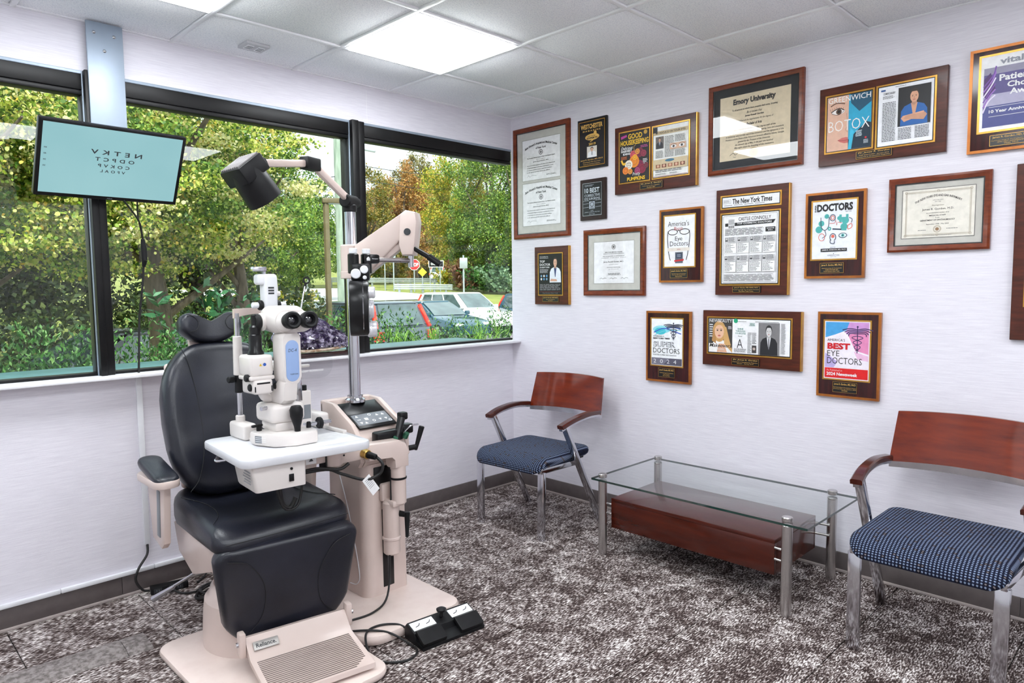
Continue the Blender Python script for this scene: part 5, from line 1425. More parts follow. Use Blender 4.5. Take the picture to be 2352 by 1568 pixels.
# ---- slit lamp biomicroscope on the table
SL = thing('slit_lamp', 'off-white slit lamp microscope with black eyepieces and pale blue front panel', 'microscope', (-2.20, -0.95, 0.82))
WS = dict(parent=SL, world=True)
for x, w_ in ((-2.305, 0.055), (-1.985, 0.05)):
    part('rail_foot', MB().box(x-w_/2, x+w_/2, -0.86, -0.72, 0.8205, 0.885, bev=0.012, seg=3), OFFW, **WS)
    part('rail', MB().box(x-0.009, x+0.009, -1.02 if x > -2.1 else -0.88, -0.86, 0.8205, 0.834, bev=0.003), OFFW, **WS)
part('axle', MB().cyl((-2.285, -0.90, 0.856), (-1.98, -0.90, 0.856), 0.008, seg=14), CHROME, **WS)
for xa in (-2.04, -2.26):
    part('axle_wheel', MB().cyl((xa, -0.90, 0.856), (xa+0.018, -0.90, 0.856), 0.024, seg=22, bev=0.004), BLK, **WS)
sb = part('sliding_base', MB().prism([(-2.335, -0.92), (-2.34, -0.965), (-2.305, -1.055), (-2.235, -1.095), (-2.15, -1.095), (-2.135, -1.07), (-2.135, -0.94), (-2.155, -0.915)], 0.8215, 0.872, 'xy', bev=0.010), OFFW, **WS)
part('rating_label', MB().bar((-2.339, -0.972, 0.847), (-2.297, -1.0575, 0.847), 0.002, 0.026, 0.0), GREYP, sb, world=True)
for k in range(3):
    part('label_line', MB().bar((-2.3392, -0.976, 0.840+0.007*k), (-2.3005, -1.0535, 0.840+0.007*k), 0.0022, 0.0015, 0.0), WTAG, sb, world=True)
part('paper_mat', MB().box(-0.16, 0.12, -0.20, 0.0, 0.8203, 0.8212, M=Matrix.Translation((-2.10, -0.955, 0)) @ Matrix.Rotation(R(-5), 4, 'Z')), WTAG, **WS)
part('base_block', MB().box(-2.28, -2.165, -1.02, -0.90, 0.87, 0.905, bev=0.008).box(-2.297, -2.16, -1.03, -0.885, 0.903, 0.975, bev=0.018, seg=3), OFFW, **WS)
part('joystick', MB().lathe([(0, 0), (0.011, 0.0), (0.013, 0.02), (0.024, 0.06), (0.025, 0.085), (0.018, 0.098), (0, 0.10)], 22, (-2.213, -1.062, 0.871), (-0.05, -0.02, 1)), BLK, **WS)
part('lock_knob', MB().cyl((-2.15, -1.03, 0.871), (-2.15, -1.03, 0.895), 0.010, 0.008, 14, bev=0.002), BLK, **WS)
part('base_lever', MB().cyl((-2.31, -0.945, 0.871), (-2.31, -0.945, 0.89), 0.010, seg=14).bar((-2.34, -0.95, 0.892), (-2.295, -0.94, 0.892), 0.012, 0.010, 0.003), BLK, **WS)
part('thumb_screw', MB().cyl((-2.297, -0.985, 0.962), (-2.32, -0.99, 0.962), 0.008, seg=12), CHROME, **WS)
part('rotating_arm', MB().prism([(-0.90, 0.972), (-1.02, 0.972), (-1.05, 0.99), (-1.06, 1.06), (-1.02, 1.08), (-0.98, 1.05), (-0.965, 1.02), (-0.90, 1.01)], -2.26, -2.2, 'yz', bev=0.014), OFFW, **WS)
part('swing_bracket', MB().tube([(-2.22, -0.93, 0.99), (-2.275, -0.94, 0.995), (-2.297, -0.95, 1.03)], 0.018, 14), OFFW, **WS)
# microscope column with the blue panel
mo = [(x, z) for x, z in rrect(0.078, 0.20, (0.035, 0.02, 0.02, 0.035), 6, -2.222, 1.145)]
mc = part('microscope_body', MB().prism(mo, -1.062, -0.97, 'xz', bev=0.014), OFFW, **WS)
bp = part('blue_panel', MB().prism(rrect(0.052, 0.155, 0.025, 8, -2.224, 1.140), -1.064, -1.060, 'xz', bev=0.0015), LBLUE, mc, world=True)
part('model_lettering', text_mb('DC-4', 0.034, 0.012, 0.0, 0.2).xf(Matrix.Translation((-2.224, -1.0645, 1.180))), INKM, mc, world=True)
part('maker_lettering', text_mb('TOPCON', 0.032, 0.005, 0.02).xf(Matrix.Translation((-2.22, -1.0645, 1.090))), INKM, mc, world=True)
# binocular head
hdm = MB().loft([[(x+dx, y, z) for x, z in rrect(w_, h_, r_, 6, -2.210, 1.295+dz)] for y, w_, h_, r_, dx, dz in ((-0.90, 0.10, 0.075, 0.03, 0, 0), (-0.93, 0.145, 0.10, 0.042, 0, 0), (-1.00, 0.155, 0.105, 0.045, 0, -0.003), (-1.045, 0.135, 0.085, 0.04, 0, -0.008))])
part('binocular_head', hdm, OFFW, **WS)
part('objective_ring', MB().cyl((-2.28, -0.955, 1.285), (-2.297, -0.955, 1.285), 0.034, seg=24, bev=0.004), OFFW, **WS)
part('magnification_knob', MB().cyl((-2.297, -0.955, 1.285), (-2.319, -0.955, 1.285), 0.031, seg=24, bev=0.005), BLK, **WS)
for s in (-1, 1):
    cx = -2.202+s*0.0355
    d = Vector((-0.03-0.02*s, -1.0, 0.14)).normalized()
    p0 = Vector((cx, -1.03, 1.284))
    part('prism_housing', MB().lathe([(0, 0), (0.036, 0.0), (0.040, 0.015), (0.037, 0.04), (0.030, 0.052), (0, 0.052)], 26, p0-d*0.012, d), OFFW, **WS)
    ey = part('eyepiece', MB().lathe([(0.026, 0.0), (0.029, 0.004), (0.029, 0.018), (0.0325, 0.022), (0.0325, 0.040), (0.027, 0.044), (0.020, 0.042), (0.017, 0.030), (0, 0.030)], 28, p0+d*0.038, d), BLK, **WS)
    part('eye_lens', MB().lathe([(0, 0.005), (0.009, 0.003), (0.016, 0.0)], 20, p0+d*0.069, d), LENS, ey, world=True)
# illumination lamp housing, tower and mirror tube
part('lamp_housing', MB().box(-2.363, -2.273, -1.01, -0.905, 1.085, 1.165, bev=0.012, seg=3).box(-2.355, -2.28, -1.015, -0.91, 1.02, 1.075, bev=0.010, seg=3), OFFW, **WS)
part('housing_waist', MB().box(-2.366, -2.27, -1.012, -0.905, 1.072, 1.088, bev=0.006), OFFW, **WS)
part('label_triangle', MB().add([(-2.33, -1.0112, 1.125), (-2.319, -1.0112, 1.125), (-2.325, -1.0112, 1.135)], [[0, 1, 2]]), mat('warning_yellow', (236, 196, 40), 0.5, var=(9, (226, 186, 36), 0.3, 0.7)), **WS)
part('label_disc', MB().cyl((-2.309, -1.0105, 1.130), (-2.309, -1.0114, 1.130), 0.006, seg=14), mat('label_blue', (40, 90, 180), 0.5, var=(9, (36, 84, 170), 0.3, 0.7)), **WS)
part('slot_bar', MB().box(-2.343, -2.292, -1.0165, -1.011, 1.058, 1.064, bev=0.001).box(-2.351, -2.348, -1.0165, -1.012, 1.03, 1.05).box(-2.288, -2.285, -1.0165, -1.012, 1.03, 1.05), BLKS, **WS)
for (x0, x1, z) in ((-2.258, -2.228, 1.082), (-2.355, -2.375, 1.082), (-2.262, -2.235, 1.042), (-2.34, -2.362, 1.045)):
    part('housing_knob', MB().cyl((x0, -0.985, z), (x1, -0.985, z), 0.014, seg=16, bev=0.003), BLK, **WS)
part('lamp_tube', MB().lathe([(0.0, 0), (0.030, 0.0), (0.030, 0.012), (0.024, 0.02), (0.024, 0.075), (0.021, 0.078), (0.021, 0.105), (0.014, 0.112), (0.014, 0.15), (0, 0.15)], 24, (-2.316, -0.955, 1.162)), BLKS, **WS)
part('tower', MB().box(-2.222, -2.165, -0.85, -0.80, 1.292, 1.468, bev=0.012, seg=3).box(-2.246, -2.205, -0.845, -0.80, 1.425, 1.468, bev=0.012, seg=3), WHITEP, **WS)
part('tower_foot', MB().box(-2.22, -2.167, -0.848, -0.80, 1.275, 1.300, bev=0.004), WHITEP, **WS)
part('tower_top', MB().box(-2.262, -2.205, -0.84, -0.808, 1.478, 1.496, bev=0.002).box(-2.215, -2.205, -0.83, -0.815, 1.465, 1.480), CHROME, **WS)
for k in range(3):
    part('tower_label', MB().box(-2.207, -2.183, -0.8512, -0.8498, 1.41-0.011*k, 1.417-0.011*k), INKM, **WS)
for s in (-1, 1):
    part('tower_knob', MB().cyl((-2.194+s*0.028, -0.825, 1.345), (-2.194+s*0.044, -0.825, 1.345), 0.020, seg=18, bev=0.003), BLK, **WS)
    part('tower_knob_cap', MB().cyl((-2.194+s*0.044, -0.825, 1.345), (-2.194+s*0.070, -0.825, 1.345), 0.012, seg=16, bev=0.003), WHITEP, **WS)
part('tower_clip', MB().prism([(-0.83, 1.385), (-0.815, 1.38), (-0.812, 1.455), (-0.822, 1.455)], -2.162, -2.155, 'yz').cyl((-2.165, -0.825, 1.39), (-2.148, -0.825, 1.39), 0.010, seg=12), OFFW, **WS)
# chin rest frame
for x, py_ in ((-2.305, -0.77), (-2.035, -0.705)):
    ps = part('frame_post', MB().cyl((x, py_, 0.884), (x, py_, 1.315), 0.0105, seg=16), CHROME, **WS)
    part('post_socket', MB().cyl((x, py_, 0.882), (x, py_, 0.91), 0.018, seg=18, bev=0.003), OFFW, ps, world=True)
    part('post_grip', MB().cyl((x, py_, 1.00), (x, py_, 1.075), 0.0155, seg=18, bev=0.002), BLK, ps, world=True)
    part('post_sleeve', MB().cyl((x, py_, 1.07), (x, py_, 1.225), 0.019, 0.0165, 18, bev=0.002), OFFW, ps, world=True)
    part('post_knob', MB().cyl((x-0.018, py_, 1.055), (x-0.045, py_-0.005, 1.055), 0.013, seg=14, bev=0.003), BLK, ps, world=True)
rings = []
for k in range(17):
    u = -1+2*k/16
    x = -2.170+0.148*u; y = -0.738+0.034*u+0.075*(1-u*u)*0.8
    rings.append([(x, y-0.010, 1.295+0.012*(1-u*u)), (x, y+0.006, 1.295+0.012*(1-u*u)), (x, y+0.006, 1.332), (x, y-0.010, 1.332)])
part('forehead_bar', MB().loft(rings), BEIGE, **WS)
part('chin_cup', MB().box(-2.20, -2.10, -0.80, -0.74, 1.085, 1.105, bev=0.008).box(-2.30, -2.0, -0.78, -0.762, 1.075, 1.088, bev=0.003), OFFW, **WS)
part('fixation_rod', MB().cyl((-2.06, -0.82, 1.30), (-2.02, -0.80, 1.425), 0.0038, 0.0032, 10), CHROME, **WS)
part('fixation_ring', MB().lathe([(0.009, -0.006), (0.0155, -0.006), (0.0155, 0.006), (0.009, 0.006), (0.009, -0.006)], 20, (-2.014, -0.80, 1.443), (-0.4, -0.85, 0.1)).cyl((-2.022, -0.801, 1.418), (-2.018, -0.80, 1.432), 0.0052, seg=10), BLK, **WS)
part('tonometer_post', MB().box(-2.16, -2.143, -0.975, -0.955, 0.97, 1.10, bev=0.002), CHROME, **WS)
pbx = part('battery_handle', MB().box(-2.14, -2.093, -0.955, -0.925, 0.875, 1.005, bev=0.006), OFFW, **WS)
part('battery_cap', MB().cyl((-2.117, -0.94, 1.004), (-2.117, -0.94, 1.026), 0.011, seg=14, bev=0.002), BLK, pbx, world=True)
part('battery_label', MB().box(-2.135, -2.099, -0.9562, -0.9545, 0.892, 0.948), GREYP, pbx, world=True)
part('breath_shield', MB().prism(rrect(0.20, 0.15, 0.05, 6, -2.095, 1.125), -0.957, -0.9545, 'xz'), clear_glass('shield_acrylic', (0.96, 0.965, 0.965, 1), 1.3, refl=0.8), **WS)
part('shield_lettering', text_mb('REICHERT TECHNOLOGIES', 0.105, 0.008, 0.03, 0.2).xf(Matrix.Translation((-2.09, -0.9578, 1.082))), WTAG, **WS)

# ---- foot switch on the floor
FP = thing('foot_switch', 'black twin-pedal foot switch with white icons on the carpet', 'foot switch', (-1.735, -1.318, 0), R(-6))
part('housing', MB().prism([(-0.085, 0.0), (0.055, 0.0), (0.055, 0.050), (0.040, 0.066), (-0.022, 0.046), (-0.030, 0.022), (-0.085, 0.012)], -0.150, 0.150, 'yz', bev=0.005), BLK, FP)
TI = lambda s: Matrix.Translation((s*0.09, 0.010, 0.0575)) @ Matrix.Rotation(R(17.9), 4, 'X')
for s in (-1, 1):
    part('pedal', MB().prism([(-0.082, 0.014), (-0.026, 0.046), (-0.022, 0.056), (-0.034, 0.060), (-0.088, 0.028)], -0.145 if s < 0 else 0.035, -0.035 if s < 0 else 0.145, 'yz', bev=0.004), BLK, FP)
    part('icon_plate', MB().box(-0.052, 0.052, -0.022, 0.022, -0.001, 0.0012, M=TI(s)), WTAG, FP)
    for k in (-1, 1):
        part('chair_icon', MB().bar((-0.012+0.024*k, -0.006, 0.0018), (0.004+0.024*k, -0.002, 0.0018), 0.003, 0.0006, 0).bar((0.004+0.024*k, -0.002, 0.0018), (0.012+0.024*k, 0.008, 0.0018), 0.003, 0.0006, 0).xf(TI(s)), INKM, FP)
part('knob', MB().lathe([(0, 0), (0.008, 0), (0.007, 0.018), (0.019, 0.024), (0.021, 0.032), (0.012, 0.037), (0, 0.037)], 20, (0, 0.012, 0.06)), BLK, FP)
part('cord', MB().tube([(-1.86, -1.26, 0.03), (-1.885, -1.21, 0.047), (-1.95, -1.17, 0.051), (-2.02, -1.19, 0.05), (-2.06, -1.27, 0.02), (-2.05, -1.34, 0.006), (-1.98, -1.40, 0.006), (-1.91, -1.375, 0.006), (-1.90, -1.30, 0.008), (-1.94, -1.235, 0.040), (-1.99, -1.19, 0.053), (-2.06, -1.13, 0.053), (-2.13, -1.09, 0.053)], 0.0045, 8, 8), CABLE, FP, world=True)

# ---- monitor with the mirrored letter chart
MO = thing('monitor', 'wall monitor tilted down, showing a mirrored eye chart', 'monitor', (-2.552, -0.194, 1.934), rot=(R(28.9), 0, R(2.35)))
bz = part('bezel', MB().box(-0.2775, 0.2775, 0.0, 0.028, -0.1595, 0.1595, bev=0.006), BLKS, MO)
part('back_cover', MB().box(-0.20, 0.20, 0.026, 0.05, -0.11, 0.11, bev=0.012), BLK, MO)
scr_m = bpy.data.materials.new('lit_teal_screen'); scr_m.use_nodes = True
_nt = scr_m.node_tree; _b = _nt.nodes['Principled BSDF']
_b.inputs['Base Color'].default_value = (0.02, 0.03, 0.03, 1); _b.inputs['Roughness'].default_value = 0.35
_n = _nt.nodes.new('ShaderNodeTexNoise'); _n.inputs['Scale'].default_value = 3.0
_rp = _nt.nodes.new('ShaderNodeValToRGB'); _rp.color_ramp.elements[0].color = lin((140, 196, 204)); _rp.color_ramp.elements[1].color = lin((172, 220, 224))
_tc = _nt.nodes.new('ShaderNodeTexCoord'); _nt.links.new(_tc.outputs['Object'], _n.inputs['Vector'])
_nt.links.new(_n.outputs['Fac'], _rp.inputs[0]); _nt.links.new(_rp.outputs[0], _b.inputs['Emission Color']); _b.inputs['Emission Strength'].default_value = 0.50
sc_ = part('screen', MB().box(-0.262, 0.262, -0.0008, 0.001, -0.142, 0.148), scr_m, MO)
for (st_, x, z, w_, h_) in (('N E T K V', 0.008, 0.050, 0.195, 0.019), ('O D P C T', 0.004, 0.020, 0.150, 0.016), ('C O K V P', 0.002, -0.007, 0.122, 0.014), ('V F O A L', 0.0, -0.030, 0.096, 0.012)):
    part('chart_row', text_mb(st_, w_, h_, 0.02, mirror=True, spacing=1.1).xf(Matrix.Translation((x, -0.0013, z))), INKM, sc_)
for k, st_ in enumerate(('60', '40', '30', '25')):
    part('chart_number', text_mb(st_, 0.010, 0.006, 0.02, mirror=True).xf(Matrix.Translation((-0.248, -0.0013, 0.045-0.025*k))), INKM, sc_)
part('maker_lettering', text_mb('ASUS', 0.022, 0.005, 0.03).xf(Matrix.Translation((0.0, -0.0008, -0.151))), GREYP, bz)
part('wall_bracket', MB().bar((0.0, 0.045, 0.0), (0.02, 0.12, 0.11), 0.10, 0.05, 0.008), BLK, MO)
part('upper_cord', MB().tube([(-2.50, -0.12, 1.80), (-2.43, -0.075, 1.72), (-2.41, -0.05, 1.655), (-2.408, -0.045, 1.63)], 0.004, 8).tube([(-2.436, -0.09, 1.80), (-2.43, -0.07, 1.74), (-2.412, -0.05, 1.66), (-2.408, -0.045, 1.63)], 0.0035, 8), CABLE, MO, world=True)
part('connector', MB().cyl((-2.408, -0.045, 1.64), (-2.403, -0.04, 1.60), 0.008, 0.013, 14).cyl((-2.403, -0.04, 1.60), (-2.402, -0.038, 1.545), 0.013, 0.013, 14).cyl((-2.402, -0.038, 1.545), (-2.406, -0.034, 1.515), 0.013, 0.007, 14), BLK, MO, world=True)
part('lower_cord', MB().tube([(-2.406, -0.034, 1.52), (-2.412, -0.02, 1.42), (-2.425, 0.0, 1.28), (-2.438, -0.012, 1.12), (-2.445, -0.018, SZ+0.004), (-2.445, -0.018, SZ-0.02)], 0.005, 8), CABLE, MO, world=True)

# ---- power strip, plug and coiled cables by the wall
PS = thing('power_strip', 'dark power strip lying on the carpet against the baseboard', 'power strip', (-2.385, -0.075, 0), R(-12))
part('body', MB().box(-0.075, 0.085, -0.025, 0.025, 0.0, 0.032, bev=0.004), BLK, PS)
for x in (-0.045, 0.045):
    o_ = part('outlet', MB().box(x-0.017, x+0.017, -0.0265, -0.0245, 0.006, 0.027), INKM, PS)
    for dx in (-0.005, 0.005):
        part('outlet_slot', MB().box(x+dx-0.001, x+dx+0.001, -0.0272, -0.026, 0.013, 0.022), GREYP, o_)
part('plug', MB().cyl((0.012, -0.025, 0.02), (0.005, -0.055, 0.024), 0.019, 0.014, 16, bev=0.004), BLK, PS)
solo('wall_cord', MB().tube([(-2.446, -0.012, 0.222), (-2.455, -0.03, 0.18), (-2.500, -0.05, 0.13), (-2.515, -0.055, 0.08), (-2.49, -0.06, 0.03), (-2.462, -0.062, 0.018)], 0.0055, 8), CABLE, 'black cord curving from the upright raceway down to the power strip', 'cord')
solo('loose_cord', MB().tube([(-2.28, -0.02, 0.106), (-2.22, -0.022, 0.10), (-2.19, -0.025, 0.06), (-2.20, -0.05, 0.015), (-2.26, -0.10, 0.006)], 0.0045, 8), CABLE, 'thin black cord arching against the baseboard behind the exam chair', 'cord')
coil = []
for i in range(56):
    a = 2*PI*i/13
    k = i/55
    r0 = 0.112-0.03*abs(math.sin(2.1*i/13+0.5))
    coil.append((-2.225+r0*1.15*math.cos(a)+0.012*math.sin(i*0.7), -0.30+r0*0.9*math.sin(a)+0.01*math.cos(i*0.9), 0.008+0.034*k+0.003*math.sin(i*1.3)))
solo('coiled_cable', MB().tube(coil, 0.0058, 8, 4), CABLE, 'heap of coiled black cable on the carpet behind the chair pedestal', 'cable')
solo('plug_cord', MB().tube([(-2.385, -0.13, 0.022), (-2.36, -0.17, 0.008), (-2.31, -0.20, 0.006), (-2.27, -0.175, 0.006), (-2.20, -0.15, 0.006), (-2.12, -0.17, 0.006)], 0.005, 8), CABLE, 'short black cord running from the plug toward the cable coil', 'cord')

# ---- amethyst geode on the sill
random.seed(3)
GE = thing('amethyst_geode', 'rough purple amethyst geode cluster on the window sill', 'geode', (-1.545, -0.005, SZ+0.036), 0)
bm = bmesh.new()
bmesh.ops.create_icosphere(bm, subdivisions=4, radius=1.0)
prof_ = [(-0.30, 0.10), (-0.20, 0.165), (-0.10, 0.20), (0.0, 0.155), (0.10, 0.105), (0.20, 0.055), (0.26, 0.02)]
def top_h(x):
    for (a, b), (c_, d_) in zip(prof_, prof_[1:]):
        if a <= x <= c_: return b+(d_-b)*(x-a)/(c_-a)
    return 0.02
for v in bm.verts:
    x = v.co.x*0.245+0.0
    h = top_h(max(-0.299, min(0.259, x)))+0.025
    n_ = 0.012*random.uniform(-1, 1)
    v.co = Vector((x+0.008*random.uniform(-1, 1), v.co.y*0.062+n_, max(0.0, (v.co.z*0.55+0.5))*h+0.006*random.uniform(-1, 1)))
mbg = MB(); bm.verts.index_update()
mbg.add([v.co for v in bm.verts], [[v.index for v in f.verts] for f in bm.faces]); bm.free()
AM = mat('amethyst_crystal', (48, 34, 70), 0.12, spec=0.9, var=(26, (206, 196, 220), 0.48, 0.70, 6), coat=0.5)  # pale second colour paints in the sparkle on the facets
go = part('crystal_mass', mbg, AM, GE)
go.data.polygons.foreach_set('use_smooth', [False]*len(go.data.polygons))
cry = MB()
for k in range(420):
    x = random.uniform(-0.23, 0.24); hmax = top_h(x)
    z = random.uniform(0.015, max(0.02, hmax*0.95)); y = -0.055*math.sqrt(max(0.05, 1-(x/0.26)**2))*math.sqrt(max(0.1, 1-((z-hmax*.5)/(hmax*.75+.01))**2))
    r0 = random.uniform(0.004, 0.010); d = Vector((random.uniform(-.5, .5), -1, random.uniform(-.2, .9))).normalized()
    p = Vector((x, y, z))
    cry.lathe([(r0, 0), (r0, r0*0.8), (0, r0*2.0)], 6, p-d*0.004, d, mi=0)
co = part('crystal_points', cry, AM, GE, kind='stuff')
co.data.polygons.foreach_set('use_smooth', [False]*len(co.data.polygons))
part('rind', MB().tube([(-0.235, -0.01, 0.02), (-0.10, -0.045, 0.004), (0.02, -0.052, 0.005), (0.14, -0.04, 0.012), (0.235, -0.015, 0.03), (0.22, 0.0, 0.055)], 0.008, 8), mat('geode_rind', (150, 118, 92), 0.8, var=(40, (206, 190, 170), 0.4, 0.6, 5)), GE)
WSB = solo('wood_stand', MB().prism(rrect(0.44, 0.10, 0.03, 6), 0.0, 0.026, 'xy', bev=0.006), wood('stand_rosewood', (52, 22, 20), (30, 12, 12), 0.15, 0.6, (3, 12, 12), 4.0), 'dark polished wood stand under the amethyst geode', 'stand', loc=(-1.555, -0.005, SZ+0.0005))
# ------------------------------------------------------------------ outdoors
KN = [(0.3, -0.75), (11, -0.70), (18, -0.55), (22, -0.45), (23.6, 0.30), (26, 0.72), (42, 1.40), (48, 1.75), (64, 2.10), (90, 4.5), (140, 9)]
def terr(y):
    for (a, b), (c_, d_) in zip(KN, KN[1:]):
        if y <= c_:
            return b+(d_-b)*max(0.0, (y-a))/(c_-a)
    return KN[-1][1]
def strip(x0, x1, ys, dz, nx=2, xf=None):
    mb = MB(); V = []; F = []
    for j, y in enumerate(ys):
        for i in range(nx+1):
            V.append((x0+(x1-x0)*i/nx, y, terr(y)+dz))
    for j in range(len(ys)-1):
        for i in range(nx):
            a = j*(nx+1)+i
            F.append([a, a+1, a+nx+2, a+nx+1])
    return mb.add(V, F)
GRASSM = mat('lawn_grass', (112, 124, 54), 0.95, var=(1.2, (150, 150, 78), 0.35, 0.7, 8), pos=True, bump=(30, 0.5))
MULCH = mat('planting_soil', (58, 54, 40), 0.95, var=(8, (86, 84, 56), 0.4, 0.7, 6), pos=True)
ASPH = mat('parking_asphalt', (118, 118, 121), 0.9, var=(3, (104, 104, 108), 0.3, 0.7, 6), pos=True)
ROADM = mat('pale_road', (214, 212, 210), 0.85, var=(0.6, (200, 198, 197), 0.3, 0.7, 6), pos=True)
struct('ground_lawn', strip(-40, 120, [k[0] for k in KN], 0.0, 8), GRASSM)
struct('ground_planting_bed', strip(-12, 14, [0.3, 3.4], 0.02), MULCH)
struct('parking_lot', strip(5.6, 60, [6.0, 11, 18, 21.6], 0.03, 4), ASPH)
struct('road', strip(11.0, 23.5, [26.2, 34, 41], 0.04, 4), ROADM)

# ---- foliage
def leaf_mat(name, cols, trans=0.35):
    if name in MATS: return MATS[name]
    m = bpy.data.materials.new(name); m.use_nodes = True
    nt = m.node_tree; b = nt.nodes['Principled BSDF']; out = nt.nodes['Material Output']
    g = nt.nodes.new('ShaderNodeNewGeometry'); r = nt.nodes.new('ShaderNodeValToRGB')
    r.color_ramp.interpolation = 'LINEAR'
    e = r.color_ramp.elements
    e[0].position = 0; e[0].color = lin(cols[0]); e[1].position = 1; e[1].color = lin(cols[-1])
    for k, c_ in enumerate(cols[1:-1]):
        x = e.new((k+1)/(len(cols)-1)); x.color = lin(c_)
    nt.links.new(g.outputs['Random Per Island'], r.inputs[0]); nt.links.new(r.outputs[0], b.inputs['Base Color'])
    b.inputs['Roughness'].default_value = 0.55
    tr = nt.nodes.new('ShaderNodeBsdfTranslucent'); mx = nt.nodes.new('ShaderNodeMixShader'); mx.inputs[0].default_value = trans
    nt.links.new(r.outputs[0], tr.inputs[0]); nt.links.new(b.outputs[0], mx.inputs[1]); nt.links.new(tr.outputs[0], mx.inputs[2]); nt.links.new(mx.outputs[0], out.inputs[0])
    MATS[name] = m
    return m
PAL = {
    'm': leaf_mat('maple_leaves', [(46, 76, 18), (84, 118, 30), (132, 160, 44), (176, 190, 66), (214, 214, 110), (232, 226, 150), (206, 170, 50)]),
    'c': leaf_mat('highlight_maple_leaves', [(176, 184, 96), (214, 212, 140), (238, 232, 186), (220, 196, 120)]),  # pale clumps: highlights on the crown put into the leaf colour
    'd': leaf_mat('shaded_leaves', [(26, 44, 18), (44, 66, 24), (66, 86, 32), (92, 104, 44)], 0.25),  # dark greens: shade under the canopy put into the leaf colour
    'g': leaf_mat('green_tree_leaves', [(48, 80, 28), (84, 122, 42), (124, 156, 58), (172, 184, 84)]),
    'y': leaf_mat('yellow_green_leaves', [(90, 120, 40), (150, 162, 56), (200, 190, 72), (214, 170, 60)]),
    'o': leaf_mat('olive_leaves', [(70, 84, 36), (120, 122, 52), (168, 150, 70), (150, 120, 56)]),
    'r': leaf_mat('rust_leaves', [(120, 84, 44), (170, 118, 62), (206, 158, 92), (150, 130, 66)]),
    'b': leaf_mat('brown_olive_leaves', [(96, 92, 54), (136, 128, 78), (176, 160, 104)]),
    's': leaf_mat('shrub_leaves', [(20, 54, 18), (40, 86, 28), (66, 116, 44), (120, 156, 88)], 0.2),
    't': leaf_mat('grass_blades', [(84, 130, 36), (120, 164, 48), (150, 190, 70)], 0.3),
    'k': leaf_mat('glossy_broad_leaves', [(18, 56, 26), (30, 78, 36), (70, 126, 84)], 0.15),
    'p': leaf_mat('reddish_bush_leaves', [(110, 72, 56), (150, 104, 80), (120, 100, 60)]),
    'e': leaf_mat('blue_green_leaves', [(90, 126, 100), (130, 160, 130), (160, 184, 150)]),
}
BARK = mat('tree_bark', (112, 98, 84), 0.95, var=(14, (70, 60, 50), 0.35, 0.65, 6), scale=(1, 1, 0.25), bump=(30, 0.6))
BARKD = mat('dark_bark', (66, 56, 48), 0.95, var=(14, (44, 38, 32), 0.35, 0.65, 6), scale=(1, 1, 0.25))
def leaf_mesh(name, P, D, Nn, size, wid, material, rounded=False, mi=None):
    """one small leaf for every point: P base, D direction, Nn normal (arrays); rounded leaves have six corners"""
    n = len(P)
    S = np.cross(D, Nn); S /= np.linalg.norm(S, axis=1, keepdims=True)+1e-9
    U = np.cross(S, D)
    sz = size[:, None]
    k = 6 if rounded else 4
    V = np.empty((n, k, 3))
    V[:, 0] = P
    if rounded:
        V[:, 1] = P+D*sz*0.22+S*sz*wid*0.85+U*sz*0.08
        V[:, 2] = P+D*sz*0.66+S*sz*wid*0.80+U*sz*0.10
        V[:, 3] = P+D*sz
        V[:, 4] = P+D*sz*0.66-S*sz*wid*0.80+U*sz*0.10
        V[:, 5] = P+D*sz*0.22-S*sz*wid*0.85+U*sz*0.08
    else:
        V[:, 1] = P+D*sz*0.45+S*sz*wid+U*sz*0.10
        V[:, 2] = P+D*sz
        V[:, 3] = P+D*sz*0.45-S*sz*wid+U*sz*0.10
    me = bpy.data.meshes.new(name)
    me.vertices.add(n*k); me.vertices.foreach_set('co', V.reshape(-1))
    me.loops.add(n*k); me.loops.foreach_set('vertex_index', np.arange(n*k, dtype=np.int32))
    me.polygons.add(n); me.polygons.foreach_set('loop_start', np.arange(0, n*k, k, dtype=np.int32)); me.polygons.foreach_set('loop_total', np.full(n, k, dtype=np.int32))
    for m in (material if isinstance(material, list) else [material]):
        me.materials.append(m)
    if mi is not None:
        me.polygons.foreach_set('material_index', mi.astype(np.int32))
    me.update(calc_edges=True)
    return me
def crown(rng, n, c, rad, clumps, spread, size, wid=0.32, up=0.2, fill=0.55):
    u = rng.normal(size=(clumps, 3)); u /= np.linalg.norm(u, axis=1, keepdims=True)
    rr = (fill+(1-fill)*rng.random(clumps))[:, None]
    cen = u*rr
    idx = rng.integers(0, clumps, n)
    off = rng.normal(size=(n, 3))*spread*np.array([1, 1, 0.55])
    P = (cen[idx]+off)*np.array(rad)+np.array(c)
    D = rng.normal(size=(n, 3)); D[:, 2] -= up; D /= np.linalg.norm(D, axis=1, keepdims=True)
    Nn = rng.normal(size=(n, 3))*0.8; Nn[:, 2] += 0.7; Nn[:, 1] -= 0.35
    return P, D, Nn, size*(0.6+0.8*rng.random(n)), idx
def put_mesh(name, me, parent, kind=None):
    o = bpy.data.objects.new(name, me); COL.objects.link(o); o.parent = parent
    reg(o, MW[parent.name])
    if kind: o['kind'] = kind
    return o
